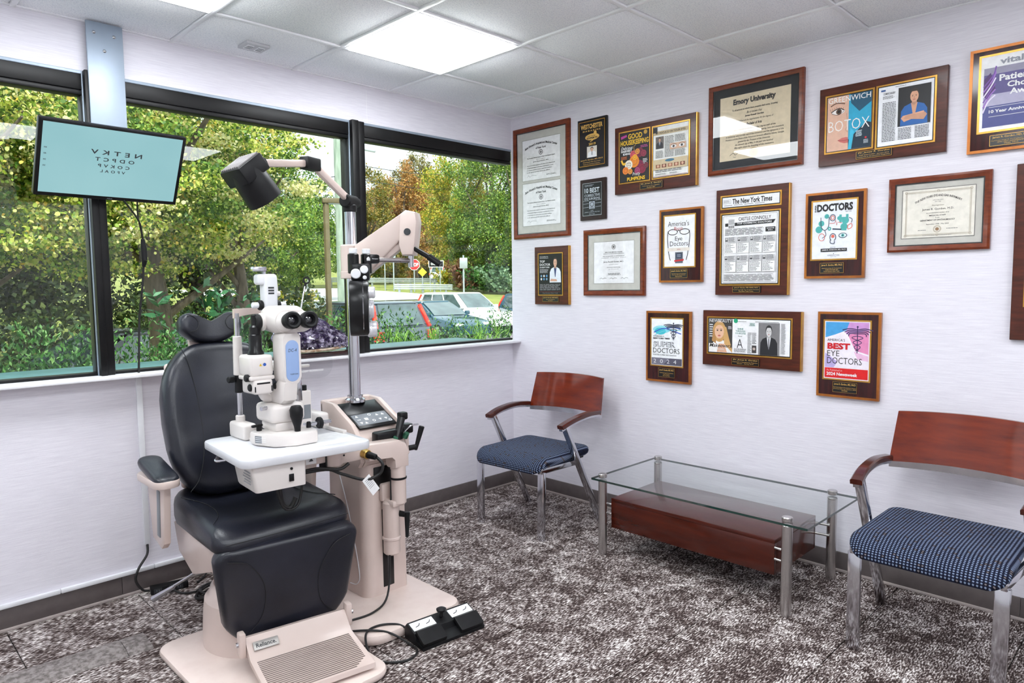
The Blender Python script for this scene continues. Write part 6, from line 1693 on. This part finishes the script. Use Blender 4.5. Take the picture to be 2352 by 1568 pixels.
def tree(kind, name, label, tx, ty, cx, cy, cz, rx, rz, n, leaf, tr=0.16, clumps=60, group=None, seed=0, branches=5, bark=None, spread=0.16):
    z0 = terr(ty)
    t = thing(name, label, 'tree', (tx, ty, z0), 0, group)
    rng = np.random.default_rng(seed+17)
    P, D, Nn, S, idx = crown(rng, n, (cx-tx, cy-ty, cz-z0), (rx, rx*0.9, rz), clumps, spread, leaf, fill=0.25 if kind == 'm' else 0.5)
    P[:, 2] = np.maximum(P[:, 2], 0.15)
    if kind == 'm':
        cl = rng.choice(3, size=clumps, p=(0.5, 0.22, 0.28))
        put_mesh('crown', leaf_mesh('crown', P, D, Nn, S, 0.44, [PAL['m'], PAL['c'], PAL['g']], True, cl[idx]), t, 'stuff')
    else:
        put_mesh('crown', leaf_mesh('crown', P, D, Nn, S, 0.36, PAL[kind]), t, 'stuff')
    hgt = max(1.0, cz-z0+rz*0.5)
    part('trunk', MB().tube([(0, 0, -0.1), (0.03, 0.02, hgt*0.35), ((cx-tx)*0.5-0.05, (cy-ty)*0.5, hgt*0.7), ((cx-tx)*0.8, (cy-ty)*0.8, hgt)], lambda q_: tr*(1.25-0.95*q_), 12), bark or BARK, t)
    for k in range(branches):
        a = 2*PI*k/branches+seed
        h = hgt*(0.35+0.09*k)
        part('branch', MB().tube([((cx-tx)*0.3, (cy-ty)*0.3, h), ((cx-tx)*0.5+rx*0.35*math.cos(a), (cy-ty)*0.5+rx*0.35*math.sin(a), h+rz*0.35), ((cx-tx)+rx*0.75*math.cos(a), (cy-ty)+rx*0.7*math.sin(a), h+rz*0.75)], lambda q_: tr*(0.45-0.35*q_), 8), bark or BARK, t)
    return t
TREES = [
    ('m', 'maple_tree', 'yellow-green maple seen behind the tilted monitor and exam chair', -0.08, 6.99, -0.26, 7.05, 3.15, 2.4, 1.65, 62000, 0.046, 0.17),
    ('m', 'maple_tree', 'yellow-green maple filling the leftmost window pane', -2.6, 7.6, -1.9, 7.0, 3.05, 2.1, 1.55, 56000, 0.046, 0.13),
    ('m', 'maple_tree', 'pale yellow-green maple behind the overhead lamp head', 1.97, 8.88, 1.82, 8.93, 3.35, 1.45, 1.75, 50000, 0.043, 0.12),
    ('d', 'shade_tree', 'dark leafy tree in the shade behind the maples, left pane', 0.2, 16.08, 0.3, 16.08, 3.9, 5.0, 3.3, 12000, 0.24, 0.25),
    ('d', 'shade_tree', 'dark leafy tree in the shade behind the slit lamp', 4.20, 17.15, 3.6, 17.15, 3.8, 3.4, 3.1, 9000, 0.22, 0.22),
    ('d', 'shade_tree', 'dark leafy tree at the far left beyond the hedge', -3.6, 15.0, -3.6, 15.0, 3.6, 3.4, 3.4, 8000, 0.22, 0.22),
    ('g', 'roadside_tree', 'bushy green roadside tree left of the bronze lamp post', 9.52, 23.57, 9.52, 23.57, 3.4, 2.3, 2.2, 6000, 0.20, 0.16),
    ('g', 'roadside_tree', 'bushy green roadside tree just behind the bronze lamp post', 12.97, 27.4, 12.97, 27.4, 3.7, 2.2, 2.3, 6000, 0.22, 0.16),
    ('g', 'roadside_tree', 'green tree beyond the road behind the utility pole', 20.5, 41.5, 20.5, 41.5, 5.6, 3.2, 3.9, 6000, 0.30, 0.2),
    ('o', 'woodland_tree', 'olive tree on the hill right of the window mullion', 29.49, 46.67, 29.49, 46.67, 6.5, 2.9, 4.6, 6500, 0.33, 0.22),
    ('r', 'woodland_tree', 'rust-coloured tree on the hill above the phoropter arm', 39.34, 58.11, 39.34, 58.11, 7.6, 3.2, 5.3, 6500, 0.40, 0.25),
    ('r', 'woodland_tree', 'tall rust and tan tree on the hill beside the power wires', 38.77, 54.83, 39.6, 54.83, 8.3, 2.9, 5.8, 6500, 0.38, 0.25),
    ('b', 'woodland_tree', 'highest brownish tree crown against the white sky', 45.94, 61.97, 45.94, 61.97, 10.8, 2.6, 6.2, 6000, 0.42, 0.28),
    ('y', 'woodland_tree', 'yellow-green tree behind the end of the phoropter arm', 58.5, 74.0, 58.5, 74.0, 10.2, 6.0, 7.4, 8000, 0.52, 0.3),
    ('y', 'woodland_tree', 'bright yellow-green tree in the middle of the right pane', 32.53, 38.11, 32.53, 38.11, 7.6, 3.2, 5.5, 8500, 0.30, 0.25),
    ('g', 'woodland_tree', 'tall green tree in the right pane beside the corner', 30.88, 32.86, 30.88, 32.86, 8.2, 3.3, 6.2, 9500, 0.28, 0.25),
    ('g', 'woodland_tree', 'tall green tree at the very edge of the right pane', 29.57, 28.53, 29.57, 28.53, 7.5, 3.0, 5.9, 8500, 0.26, 0.25),
    ('y', 'woodland_tree', 'low yellow tree behind the one-way sign', 53.5, 70.5, 53.5, 70.5, 6.4, 4.2, 4.2, 5000, 0.46, 0.2),
    ('o', 'woodland_tree', 'low olive tree behind the back of the grey road sign', 34.0, 50.0, 34.0, 50.0, 4.4, 2.9, 2.6, 4500, 0.32, 0.12),
    ('g', 'woodland_tree', 'low green tree beyond the guardrail beside the phoropter', 29.0, 47.4, 29.0, 47.4, 3.9, 2.4, 2.1, 4000, 0.30, 0.12),
    ('g', 'woodland_tree', 'low green tree above the reddish bush', 32.6, 36.6, 32.6, 36.6, 4.6, 2.3, 2.8, 4500, 0.28, 0.12),
    ('g', 'woodland_tree', 'low green tree above the blue-green bush by the corner', 30.6, 31.2, 30.6, 31.2, 4.3, 2.2, 2.8, 4500, 0.26, 0.12),
    ('o', 'woodland_tree', 'broad olive hillside tree far behind the stop sign', 50.0, 66.0, 50.0, 66.0, 6.6, 5.0, 5.0, 5500, 0.48, 0.3),
    ('g', 'woodland_tree', 'broad green hillside tree far behind the grey utility pole', 24.0, 54.0, 24.0, 54.0, 5.8, 4.2, 4.0, 5000, 0.42, 0.3),
    ('g', 'woodland_tree', 'green tree past the corner of the room, nearest the parking lot', 33.0, 21.5, 33.0, 21.5, 6.8, 3.6, 5.6, 4000, 0.34, 0.25),
    ('y', 'woodland_tree', 'yellow-green tree past the corner, second from the lot', 38.0, 15.0, 38.0, 15.0, 6.8, 4.0, 5.8, 3500, 0.40, 0.25),
    ('g', 'woodland_tree', 'green tree past the corner at the end of the lot', 40.0, 7.0, 40.0, 7.0, 6.4, 4.2, 5.8, 3500, 0.40, 0.25),
    ('g', 'woodland_tree', 'wide green tree far across the road behind the lamp post', 15.0, 46.0, 15.0, 46.0, 5.2, 4.0, 3.8, 5000, 0.40, 0.3),
]
for i, T_ in enumerate(TREES):
    kd, nm, lb, tx, ty, cx, cy, cz_, rx_, rz_, n_, lf, tr_ = T_
    if kd != 'm': n_, lf = int(n_*3.0), lf*0.50
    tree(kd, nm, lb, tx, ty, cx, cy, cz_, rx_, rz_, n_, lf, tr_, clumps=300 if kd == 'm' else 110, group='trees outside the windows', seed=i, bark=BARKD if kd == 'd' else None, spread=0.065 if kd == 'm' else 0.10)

def shrub(kind, name, label, x, y, top, r, n, leaf, group, seed, wid=0.22, upright=1.6):
    z0 = terr(y)+0.02; h = top-z0
    t = thing(name, label, 'shrub', (x, y, z0), 0, group)
    rng = np.random.default_rng(seed+300)
    ns = max(14, int(n/60))
    base = rng.normal(size=(ns, 2))*r*0.35
    tipr = rng.normal(size=(ns, 2))*r*0.62
    hh = h*(0.62+0.38*rng.random(ns)); hh[0] = h
    idx = rng.integers(0, ns, n); tt = 0.12+0.88*rng.random(n)**0.8
    P = np.empty((n, 3))
    P[:, :2] = base[idx]*(1-tt[:, None])+tipr[idx]*tt[:, None]+rng.normal(size=(n, 2))*0.022
    P[:, 2] = hh[idx]*tt
    D = rng.normal(size=(n, 3)); D[:, 2] = np.abs(D[:, 2])*0.6+upright*0.5; D /= np.linalg.norm(D, axis=1, keepdims=True)
    Nn = rng.normal(size=(n, 3)); Nn[:, 2] += 0.8
    put_mesh('foliage', leaf_mesh('foliage', P, D, Nn, leaf*(0.6+0.8*rng.random(n)), wid, PAL[kind]), t, 'stuff')
    mb = MB()
    for k in range(min(ns, 8)):
        mb = MB().tube([(base[k][0], base[k][1], 0), ((base[k][0]+tipr[k][0])/2, (base[k][1]+tipr[k][1])/2, hh[k]*0.5), (tipr[k][0], tipr[k][1], hh[k]*0.92)], 0.006, 5, 3)
        part('stem', mb, BARKD, t)
    return t
SG = 'hedge shrubs just outside the windows'
SH = [(-2.72, 1.46, 1.20, 0.26, 'leafy green shrub at the far left bottom of the window'), (-2.48, 1.73, 1.26, 0.32, 'tall leafy green shrub below the left side of the monitor'), (-2.20, 1.88, 1.14, 0.24, 'leafy green shrub just left of the first mullion'),
      (-1.89, 1.69, 1.09, 0.20, 'leafy green shrub just right of the first mullion'), (-1.65, 1.82, 1.26, 0.28, 'tall leafy green shrub beside the exam chair headrest'), (-1.38, 1.90, 1.14, 0.24, 'leafy green shrub behind the slit lamp chin rest'),
      (-1.02, 1.85, 1.10, 0.24, 'leafy green shrub hidden behind the microscope head'), (-0.66, 1.83, 1.12, 0.20, 'leafy green shrub behind the amethyst geode'), (-0.33, 1.87, 1.22, 0.20, 'upright green shrub between geode and chrome pole'),
      (0.12, 2.02, 1.02, 0.20, 'leafy shrub right behind the chrome pole'), (0.57, 2.24, 1.20, 0.17, 'slender shrub in front of the dark estate car'), (0.95, 2.50, 1.00, 0.18, 'low shrub below the rear of the dark estate car'),
      (1.33, 2.62, 1.00, 0.20, 'shrub in front of the teal sedan door'), (1.68, 2.68, 1.10, 0.21, 'upright shrub in front of the teal sedan mirror'), (2.06, 2.78, 1.00, 0.20, 'shrub in front of the teal sedan bonnet'), (2.68, 2.86, 1.18, 0.18, 'tall shrub at the right end of the window')]
for i, (x, y, tp, r_, lb) in enumerate(SH):
    shrub('s', 'hedge_shrub', lb, x, y, tp, r_, 7500, 0.037, SG, i)
for i, (x, y, tp, r_, lb) in enumerate([(0.92, 2.15, 0.98, 0.20, 'bright green grass clump below the teal sedan'), (1.83, 2.28, 1.02, 0.20, 'bright green grass clump near the right end of the window'), (0.28, 1.80, 1.0, 0.22, 'olive grass clump beside the phoropter')]):
    shrub('t', 'grass_clump', lb, x, y, tp, r_, 2600, 0.10, 'ornamental grass clumps outside the window', 40+i, 0.035, 2.6)
shrub('k', 'broadleaf_bush', 'dark glossy broad-leaved bush behind the slit lamp bar', -0.48, 3.95, 1.48, 0.42, 900, 0.15, None, 60, 0.16, 0.1)
shrub('p', 'round_bush', 'reddish-brown round bush beside the parking lot', 29.5, 34.12, 3.2, 1.3, 3500, 0.28, None, 61, 0.3, 0.4)
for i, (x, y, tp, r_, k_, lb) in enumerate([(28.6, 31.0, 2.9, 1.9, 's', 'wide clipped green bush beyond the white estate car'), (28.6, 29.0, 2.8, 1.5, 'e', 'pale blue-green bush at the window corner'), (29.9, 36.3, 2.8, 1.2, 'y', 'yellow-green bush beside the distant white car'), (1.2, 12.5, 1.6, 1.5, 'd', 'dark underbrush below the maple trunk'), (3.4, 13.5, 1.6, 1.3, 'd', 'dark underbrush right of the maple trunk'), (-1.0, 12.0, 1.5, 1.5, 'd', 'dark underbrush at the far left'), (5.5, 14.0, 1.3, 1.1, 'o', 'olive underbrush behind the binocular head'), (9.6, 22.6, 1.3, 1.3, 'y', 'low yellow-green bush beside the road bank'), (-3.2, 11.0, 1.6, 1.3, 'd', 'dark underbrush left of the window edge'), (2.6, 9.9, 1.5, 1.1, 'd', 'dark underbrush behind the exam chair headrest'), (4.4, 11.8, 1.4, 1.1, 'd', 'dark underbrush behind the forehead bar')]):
    shrub(k_, 'bush', lb, x, y, tp, r_, 2600, 0.20 if x > 8 else 0.12, 'bushes beyond the hedge', 70+i, 0.3, 0.4)

# ---- cars
CARG = mat('car_window_glass', (40, 56, 60), 0.04, spec=1.0, var=(2, (84, 104, 106), 0.3, 0.7), coat=1.0)  # lightened colour stands in for sky reflected in the glass
TYRE = mat('tyre_rubber', (24, 24, 25), 0.8, var=(9, (32, 32, 33), 0.3, 0.7))
RIM = mat('alloy_rim', (180, 182, 186), 0.3, metal=0.8, var=(9, (160, 162, 168), 0.3, 0.7))
REDL = mat('red_tail_lamp', (214, 36, 26), 0.2, spec=0.7, var=(12, (240, 90, 50), 0.45, 0.7))
LAMPW = mat('headlamp_lens', (226, 232, 238), 0.08, spec=0.8, var=(12, (200, 208, 216), 0.3, 0.7))
SEATB = mat('beige_car_seat', (206, 182, 156), 0.7, var=(9, (196, 172, 146), 0.3, 0.7))
def car(label, loc, rotz, paint, kind='sedan'):
    t = thing('car', label, 'car', loc, rotz, 'cars outside the windows')
    suv = kind == 'suv'
    if suv:
        belt, roof, half = 1.02, 1.68, 0.92
        body = [(-2.3, .32), (-2.32, .70), (-2.2, .88), (-1.15, 1.06), (2.05, 1.06), (2.28, 1.0), (2.32, .70), (2.3, .32), (1.85, .30), (-1.85, .30)]
        b0, b1, r0, r1 = -1.20, 2.16, -0.30, 1.80
    else:
        belt, roof, half = 0.93, 1.45, 0.90
        body = [(-2.33, .30), (-2.36, .60), (-2.2, .74), (-1.1, .93), (1.55, .95), (2.2, .92), (2.36, .78), (2.34, .32), (1.9, .28), (-1.9, .28)]
        b0, b1, r0, r1 = -1.12, 1.75, -0.20, 0.85
    part('body', MB().prism(body, -half, half, 'yz', bev=0.09), paint, t)
    def ring(z, ya, yb, hw): return [(-hw, ya, z), (hw, ya, z), (hw, yb, z), (-hw, yb, z)]
    zb = belt-0.03
    zt = roof-0.05
    hw0, hw1 = half-0.05, half-0.21
    part('cabin', MB().loft([ring(zb, b0, b1, hw0), ring((zb+zt)/2, (b0+r0)/2-0.03, (b1+r1)/2+0.04, (hw0+hw1)/2+0.012), ring(zt, r0-0.03, r1+0.05, hw1)]), paint, t)
    def pane(name, A, u0, u1, v0, v1, off):
        def q(u, v):
            lo = A[0].lerp(A[1], u); hi = A[3].lerp(A[2], u)
            return lo.lerp(hi, v)+off+off*0.9*(1-abs(2*v-1))
        V = [q(u0, v0), q(u1, v0), q(u1, 0.5), q(u1, v1), q(u0, v1), q(u0, 0.5)]
        part(name, MB().add(V, [[0, 1, 2, 5], [5, 2, 3, 4]]), CARG, t)
    v3 = lambda x, y, z: Vector((x, y, z))
    pane('windscreen', [v3(-hw0, b0, zb), v3(hw0, b0, zb), v3(hw1, r0-0.03, zt), v3(-hw1, r0-0.03, zt)], 0.06, 0.94, 0.06, 0.96, v3(0, -0.022, 0.014))
    pane('rear_window', [v3(-hw0, b1, zb), v3(hw0, b1, zb), v3(hw1, r1+0.05, zt), v3(-hw1, r1+0.05, zt)], 0.10, 0.90, 0.10, 0.94, v3(0, 0.026, 0.012))
    for s in (-1, 1):
        A = [v3(s*hw0, b0, zb), v3(s*hw0, b1, zb), v3(s*hw1, r1+0.05, zt), v3(s*hw1, r0-0.03, zt)]
        for (u0, u1) in (((0.07, 0.36), (0.39, 0.66), (0.69, 0.92)) if suv else ((0.10, 0.46), (0.50, 0.86))):
            pane('side_window', A, u0, u1, 0.10, 0.92, v3(s*0.016, 0, 0.004))
    rp = [[(x, y, z) for x, y in rrect(2*(half-0.19)*k, (r1-r0+0.20)*k2, 0.16, 5, 0, (r0+r1)/2)] for z, k, k2 in ((roof-0.060, 1, 1), (roof-0.03, 0.985, 0.985), (roof-0.01, 0.92, 0.94), (roof, 0.75, 0.82))]
    part('roof', MB().loft(rp), paint, t)
    for s in (-1, 1):
        for y in (-1.42, 1.42):
            w = part('wheel', MB().lathe([(0.0, 0), (0.22, 0.0), (0.30, -0.01), (0.335, 0.02), (0.335, 0.20), (0.30, 0.22), (0, 0.22)], 24, (s*(half+0.005), y, 0.335), (-s, 0, 0)), TYRE, t)
            part('rim', MB().lathe([(0, -0.012), (0.06, -0.016), (0.20, -0.010), (0.225, 0.0)], 20, (s*(half+0.005), y, 0.335), (-s, 0, 0)), RIM, w)
        part('mirror', MB().box(s*(half+0.02)-0.09, s*(half+0.02)+0.09, b0+0.10, b0+0.22, belt, belt+0.14, bev=0.03), paint, t)
        part('headlight', MB().box(s*0.66-0.18, s*0.66+0.18, -2.345 if suv else -2.375, -2.20, 0.68 if suv else 0.60, 0.80 if suv else 0.70, bev=0.02), LAMPW, t)
        if suv:
            part('tail_light', MB().prism([(2.20, 0.95), (2.34, 0.93), (2.345, 0.70), (2.25, 0.70)], s*(half-0.24), s*(half+0.004), 'yz').bar((s*(half-0.085), b1+0.05, 1.0), (s*(half-0.20), r1+0.11, roof-0.10), 0.09, 0.10, 0.02, up=(1, 0, 0)), REDL, t)
        else:
            part('tail_light', MB().box(s*0.68-0.19, s*0.68+0.19, 2.24, 2.375, 0.72, 0.86, bev=0.03), REDL, t)
    part('number_plate', MB().box(-0.26, 0.26, 2.33 if suv else 2.36, 2.365 if suv else 2.395, 0.52, 0.64), LAMPW, t)
    return t
def paint(name, c1, c2): return mat(name, c1, 0.18, spec=0.6, var=(1.2, c2, 0.3, 0.7), coat=0.8)
GPAINT = paint('slate_car_paint', (74, 84, 96), (86, 96, 108)); TPAINT = paint('teal_car_paint', (26, 66, 84), (34, 80, 98)); WPAINT = paint('white_car_paint', (236, 238, 240), (228, 230, 233)); KPAINT = paint('black_car_paint', (28, 30, 34), (40, 42, 46))
car('dark slate estate car with tall red tail lamps, seen from behind', (7.05, 13.2, terr(13.2)+0.03), PI, GPAINT, 'suv')
car('dark teal sedan parked beside the slate estate car', (12.7, 17.0, terr(17)+0.03), 0, TPAINT, 'sedan')
car('white estate car parked beyond the teal sedan', (15.9, 18.9, terr(18.9)+0.03), 0, WPAINT, 'suv')
car('dark teal car cut by the corner of the room', (18.0, 15.9, terr(15.9)+0.03), 0, TPAINT, 'suv')
car('small distant white car driving on the road', (50.1, 62.5, terr(62.5)+0.05), R(130), WPAINT, 'suv')
car('white car roof showing behind the microscope eyepieces', (9.2, 20.1, terr(20.1)+0.03), 0, WPAINT, 'sedan')
car('black car half hidden behind the first window mullion', (0.1, 9.6, terr(9.6)), R(-75), KPAINT, 'sedan')

# ---- street furniture
GALV = mat('galvanised_steel', (176, 182, 186), 0.5, metal=0.4, var=(3, (160, 166, 170), 0.3, 0.7))
POLEW = mat('weathered_pole_wood', (172, 184, 170), 0.9, var=(8, (120, 136, 120), 0.35, 0.7, 5), scale=(1, 1, 0.15))
POLEB = mat('brown_pole_wood', (104, 84, 70), 0.9, var=(8, (76, 62, 52), 0.35, 0.7, 5), scale=(1, 1, 0.15))
BRZ = mat('bronze_lamp_paint', (112, 100, 70), 0.5, var=(4, (98, 86, 60), 0.3, 0.7))
z_ = terr(17.06)
up_ = thing('utility_pole', 'pale weathered wooden utility pole left of the window mullion', 'pole', (8.96, 17.06, z_))
part('post', MB().cyl((0, 0, -0.2), (0, 0, 8.5), 0.15, 0.13, 18), POLEW, up_)
part('crossarm_bracket', MB().bar((0.1, -0.1, 6.05), (0.45, -0.35, 6.15), 0.05, 0.05, 0.005), GALV, up_)
u2 = thing('utility_pole', 'thin brown utility pole just behind the pale one', 'pole', (10.68, 19.3, terr(19.3)))
part('post', MB().cyl((0, 0, -0.2), (0, 0, 9.0), 0.15, 0.12, 16), POLEB, u2)
lp = thing('lamp_post', 'square bronze lamp post with flat angled head', 'lamp post', (4.57, 10.36, terr(10.36)))
part('post', MB().box(-0.05, 0.05, -0.05, 0.05, -0.1, 4.0, bev=0.006), BRZ, lp)
part('head', MB().bar((-0.06, 0.05, 4.03), (0.36, -0.15, 4.03), 0.20, 0.11, 0.01), BRZ, lp)
part('lens', MB().bar((0.05, 0.0, 3.968), (0.33, -0.135, 3.968), 0.14, 0.02, 0.004), LAMPW, lp)
def sign_post(name, label, x, y, ztop, r0=0.04):
    t = thing(name, label, 'sign', (x, y, terr(y)))
    part('post', MB().cyl((0, 0, -0.1), (0, 0, ztop-terr(y)), r0, seg=10), GALV, t)
    return t
FACE = Matrix.Rotation(R(-38), 4, 'Z')
s1 = sign_post('stop_sign', 'red octagonal stop sign by the guardrail', 25.4, 34.9, 3.25)
zz_ = 2.94-terr(34.9)
oc = [(0.40*math.cos(PI/8+PI/4*k), 0.40*math.sin(PI/8+PI/4*k)) for k in range(8)]
part('plate_border', MB().prism([(a, b+zz_) for a, b in oc], -0.055, -0.035, 'xz', M=FACE), WTAG, s1)
part('plate', MB().prism([(a*0.92, b*0.92+zz_) for a, b in oc], -0.062, -0.050, 'xz', M=FACE), mat('sign_red', (206, 34, 36), 0.5, var=(4, (196, 30, 32), 0.3, 0.7)), s1)
part('lettering', text_mb('STOP', 0.58, 0.26, 0.03).xf(FACE @ Matrix.Translation((0, -0.066, zz_))), WTAG, s1)
s2 = sign_post('warning_sign', 'small yellow diamond sign below the stop sign', 25.75, 34.45, 2.65)
zz_ = 2.42-terr(34.45)
part('plate', MB().prism([(-0.3, zz_), (0, zz_-0.3), (0.3, zz_), (0, zz_+0.3)], -0.055, -0.035, 'xz', M=FACE), mat('sign_yellow', (240, 208, 40), 0.5, var=(4, (230, 198, 36), 0.3, 0.7)), s2)
s3 = sign_post('one_way_sign', 'black rectangular sign on two posts beyond the road', 27.0, 35.2, 3.3)
zz_ = 3.02-terr(35.2)
part('post', MB().cyl(FACE @ Vector((0.7, 0, -0.1)), FACE @ Vector((0.7, 0, zz_+0.1)), 0.04, seg=10), GALV, s3)
part('plate', MB().box(-0.10, 0.95, -0.06, -0.04, zz_-0.24, zz_+0.24, bev=0.01, M=FACE), WTAG, s3)
part('arrow_field', MB().box(-0.06, 0.91, -0.066, -0.055, zz_-0.19, zz_+0.19, M=FACE), BLKS, s3)
part('lettering', text_mb('ONE WAY', 0.72, 0.16, 0.03).xf(FACE @ Matrix.Translation((0.42, -0.07, zz_))), WTAG, s3)
s4 = sign_post('road_sign', 'grey back of a rectangular road sign on two posts', 24.6, 37.2, 4.2)
zz_ = 3.5-terr(37.2)
part('post', MB().cyl(FACE @ Vector((0.6, 0, -0.1)), FACE @ Vector((0.6, 0, zz_+0.5)), 0.05, seg=10), GALV, s4)
for k in range(3):
    part('panel', MB().box(-0.1, 0.75, -0.07, -0.05, zz_-0.10+0.22*k, zz_+0.10+0.22*k, bev=0.01, M=FACE), GALV, s4)
s5 = sign_post('parking_sign', 'pale box-shaped sign on a dark post beside the round bush', 22.75, 26.73, 3.2, 0.05)
part('panel', MB().box(-0.22, 0.22, -0.10, 0.02, 2.45-terr(26.73), 3.05-terr(26.73), bev=0.01, M=FACE), GALV, s5)
def guardrail(label, p0, p1, n, h=0.75):
    t = thing('guardrail', label, 'guardrail', (p0[0], p0[1], terr(p0[1])), 0, 'roadside guardrails')
    a = Vector((0, 0, 0)); b = Vector((p1[0]-p0[0], p1[1]-p0[1], terr(p1[1])-terr(p0[1])))
    for z in (h-0.30, h-0.17, h-0.04):
        part('rail', MB().bar(a+Vector((0, 0, z)), b+Vector((0, 0, z)), 0.05, 0.10, 0.02), GALV, t)
    for k in range(n):
        q_ = a+(b-a)*(k+0.5)/n
        part('post', MB().box(q_.x-0.06, q_.x+0.06, q_.y+0.03, q_.y+0.15, q_.z-0.2, q_.z+h, bev=0.01), GALV, t)
guardrail('long grey guardrail across the far side of the road', (23.0, 42.6), (34.5, 40.2), 11)
guardrail('white guardrail on the near side of the road, right of the pole', (22.8, 33.6), (26.0, 31.6), 5, 0.60)
guardrail('bluish guardrail on the road bank behind the microscope', (9.6, 25.6), (12.6, 24.9), 4, 0.7)
for (x, y, zt, lb) in ((12.97, 28.6, 4.2, 'thin white pole standing in the roadside trees'), (13.79, 28.2, 2.6, 'short thin white marker pole by the road')):
    solo('marker_pole', MB().cyl((0, 0, -0.1), (0, 0, zt-terr(y)), 0.07, 0.05, 12), WHITEP, lb, 'pole', loc=(x, y, terr(y)))
sl_ = thing('street_light', 'street light head on a thin arm against the sky', 'street light', (17.2, 30.8, terr(30.8)))
part('post', MB().cyl((0, 0, -0.1), (0, 0, 8.1), 0.09, 0.06, 12), GALV, sl_)
part('arm', MB().tube([(0, 0, 8.05), (0.6, -0.35, 8.25), (1.3, -0.85, 8.15)], 0.03, 8), GALV, sl_)
part('head', MB().bar((1.2, -0.78, 8.13), (1.75, -1.15, 8.02), 0.22, 0.12, 0.03), GALV, sl_)
for lb, p0, p1 in (('upper power wire crossing the sky', (8.96, 17.06, 5.55), (34.0, 40.0, 10.6)), ('lower power wire crossing the sky', (8.96, 17.06, 5.1), (34.0, 40.0, 9.4)), ('power wire leaving the pole to the left', (8.96, 17.06, 5.1), (2.5, 17.5, 4.2))):
    a, b = Vector(p0), Vector(p1)
    m_ = (a+b)/2; m_.z -= 0.25
    solo('power_wire', MB().tube([a, m_, b], 0.012, 6), CABLE, lb, 'wire')
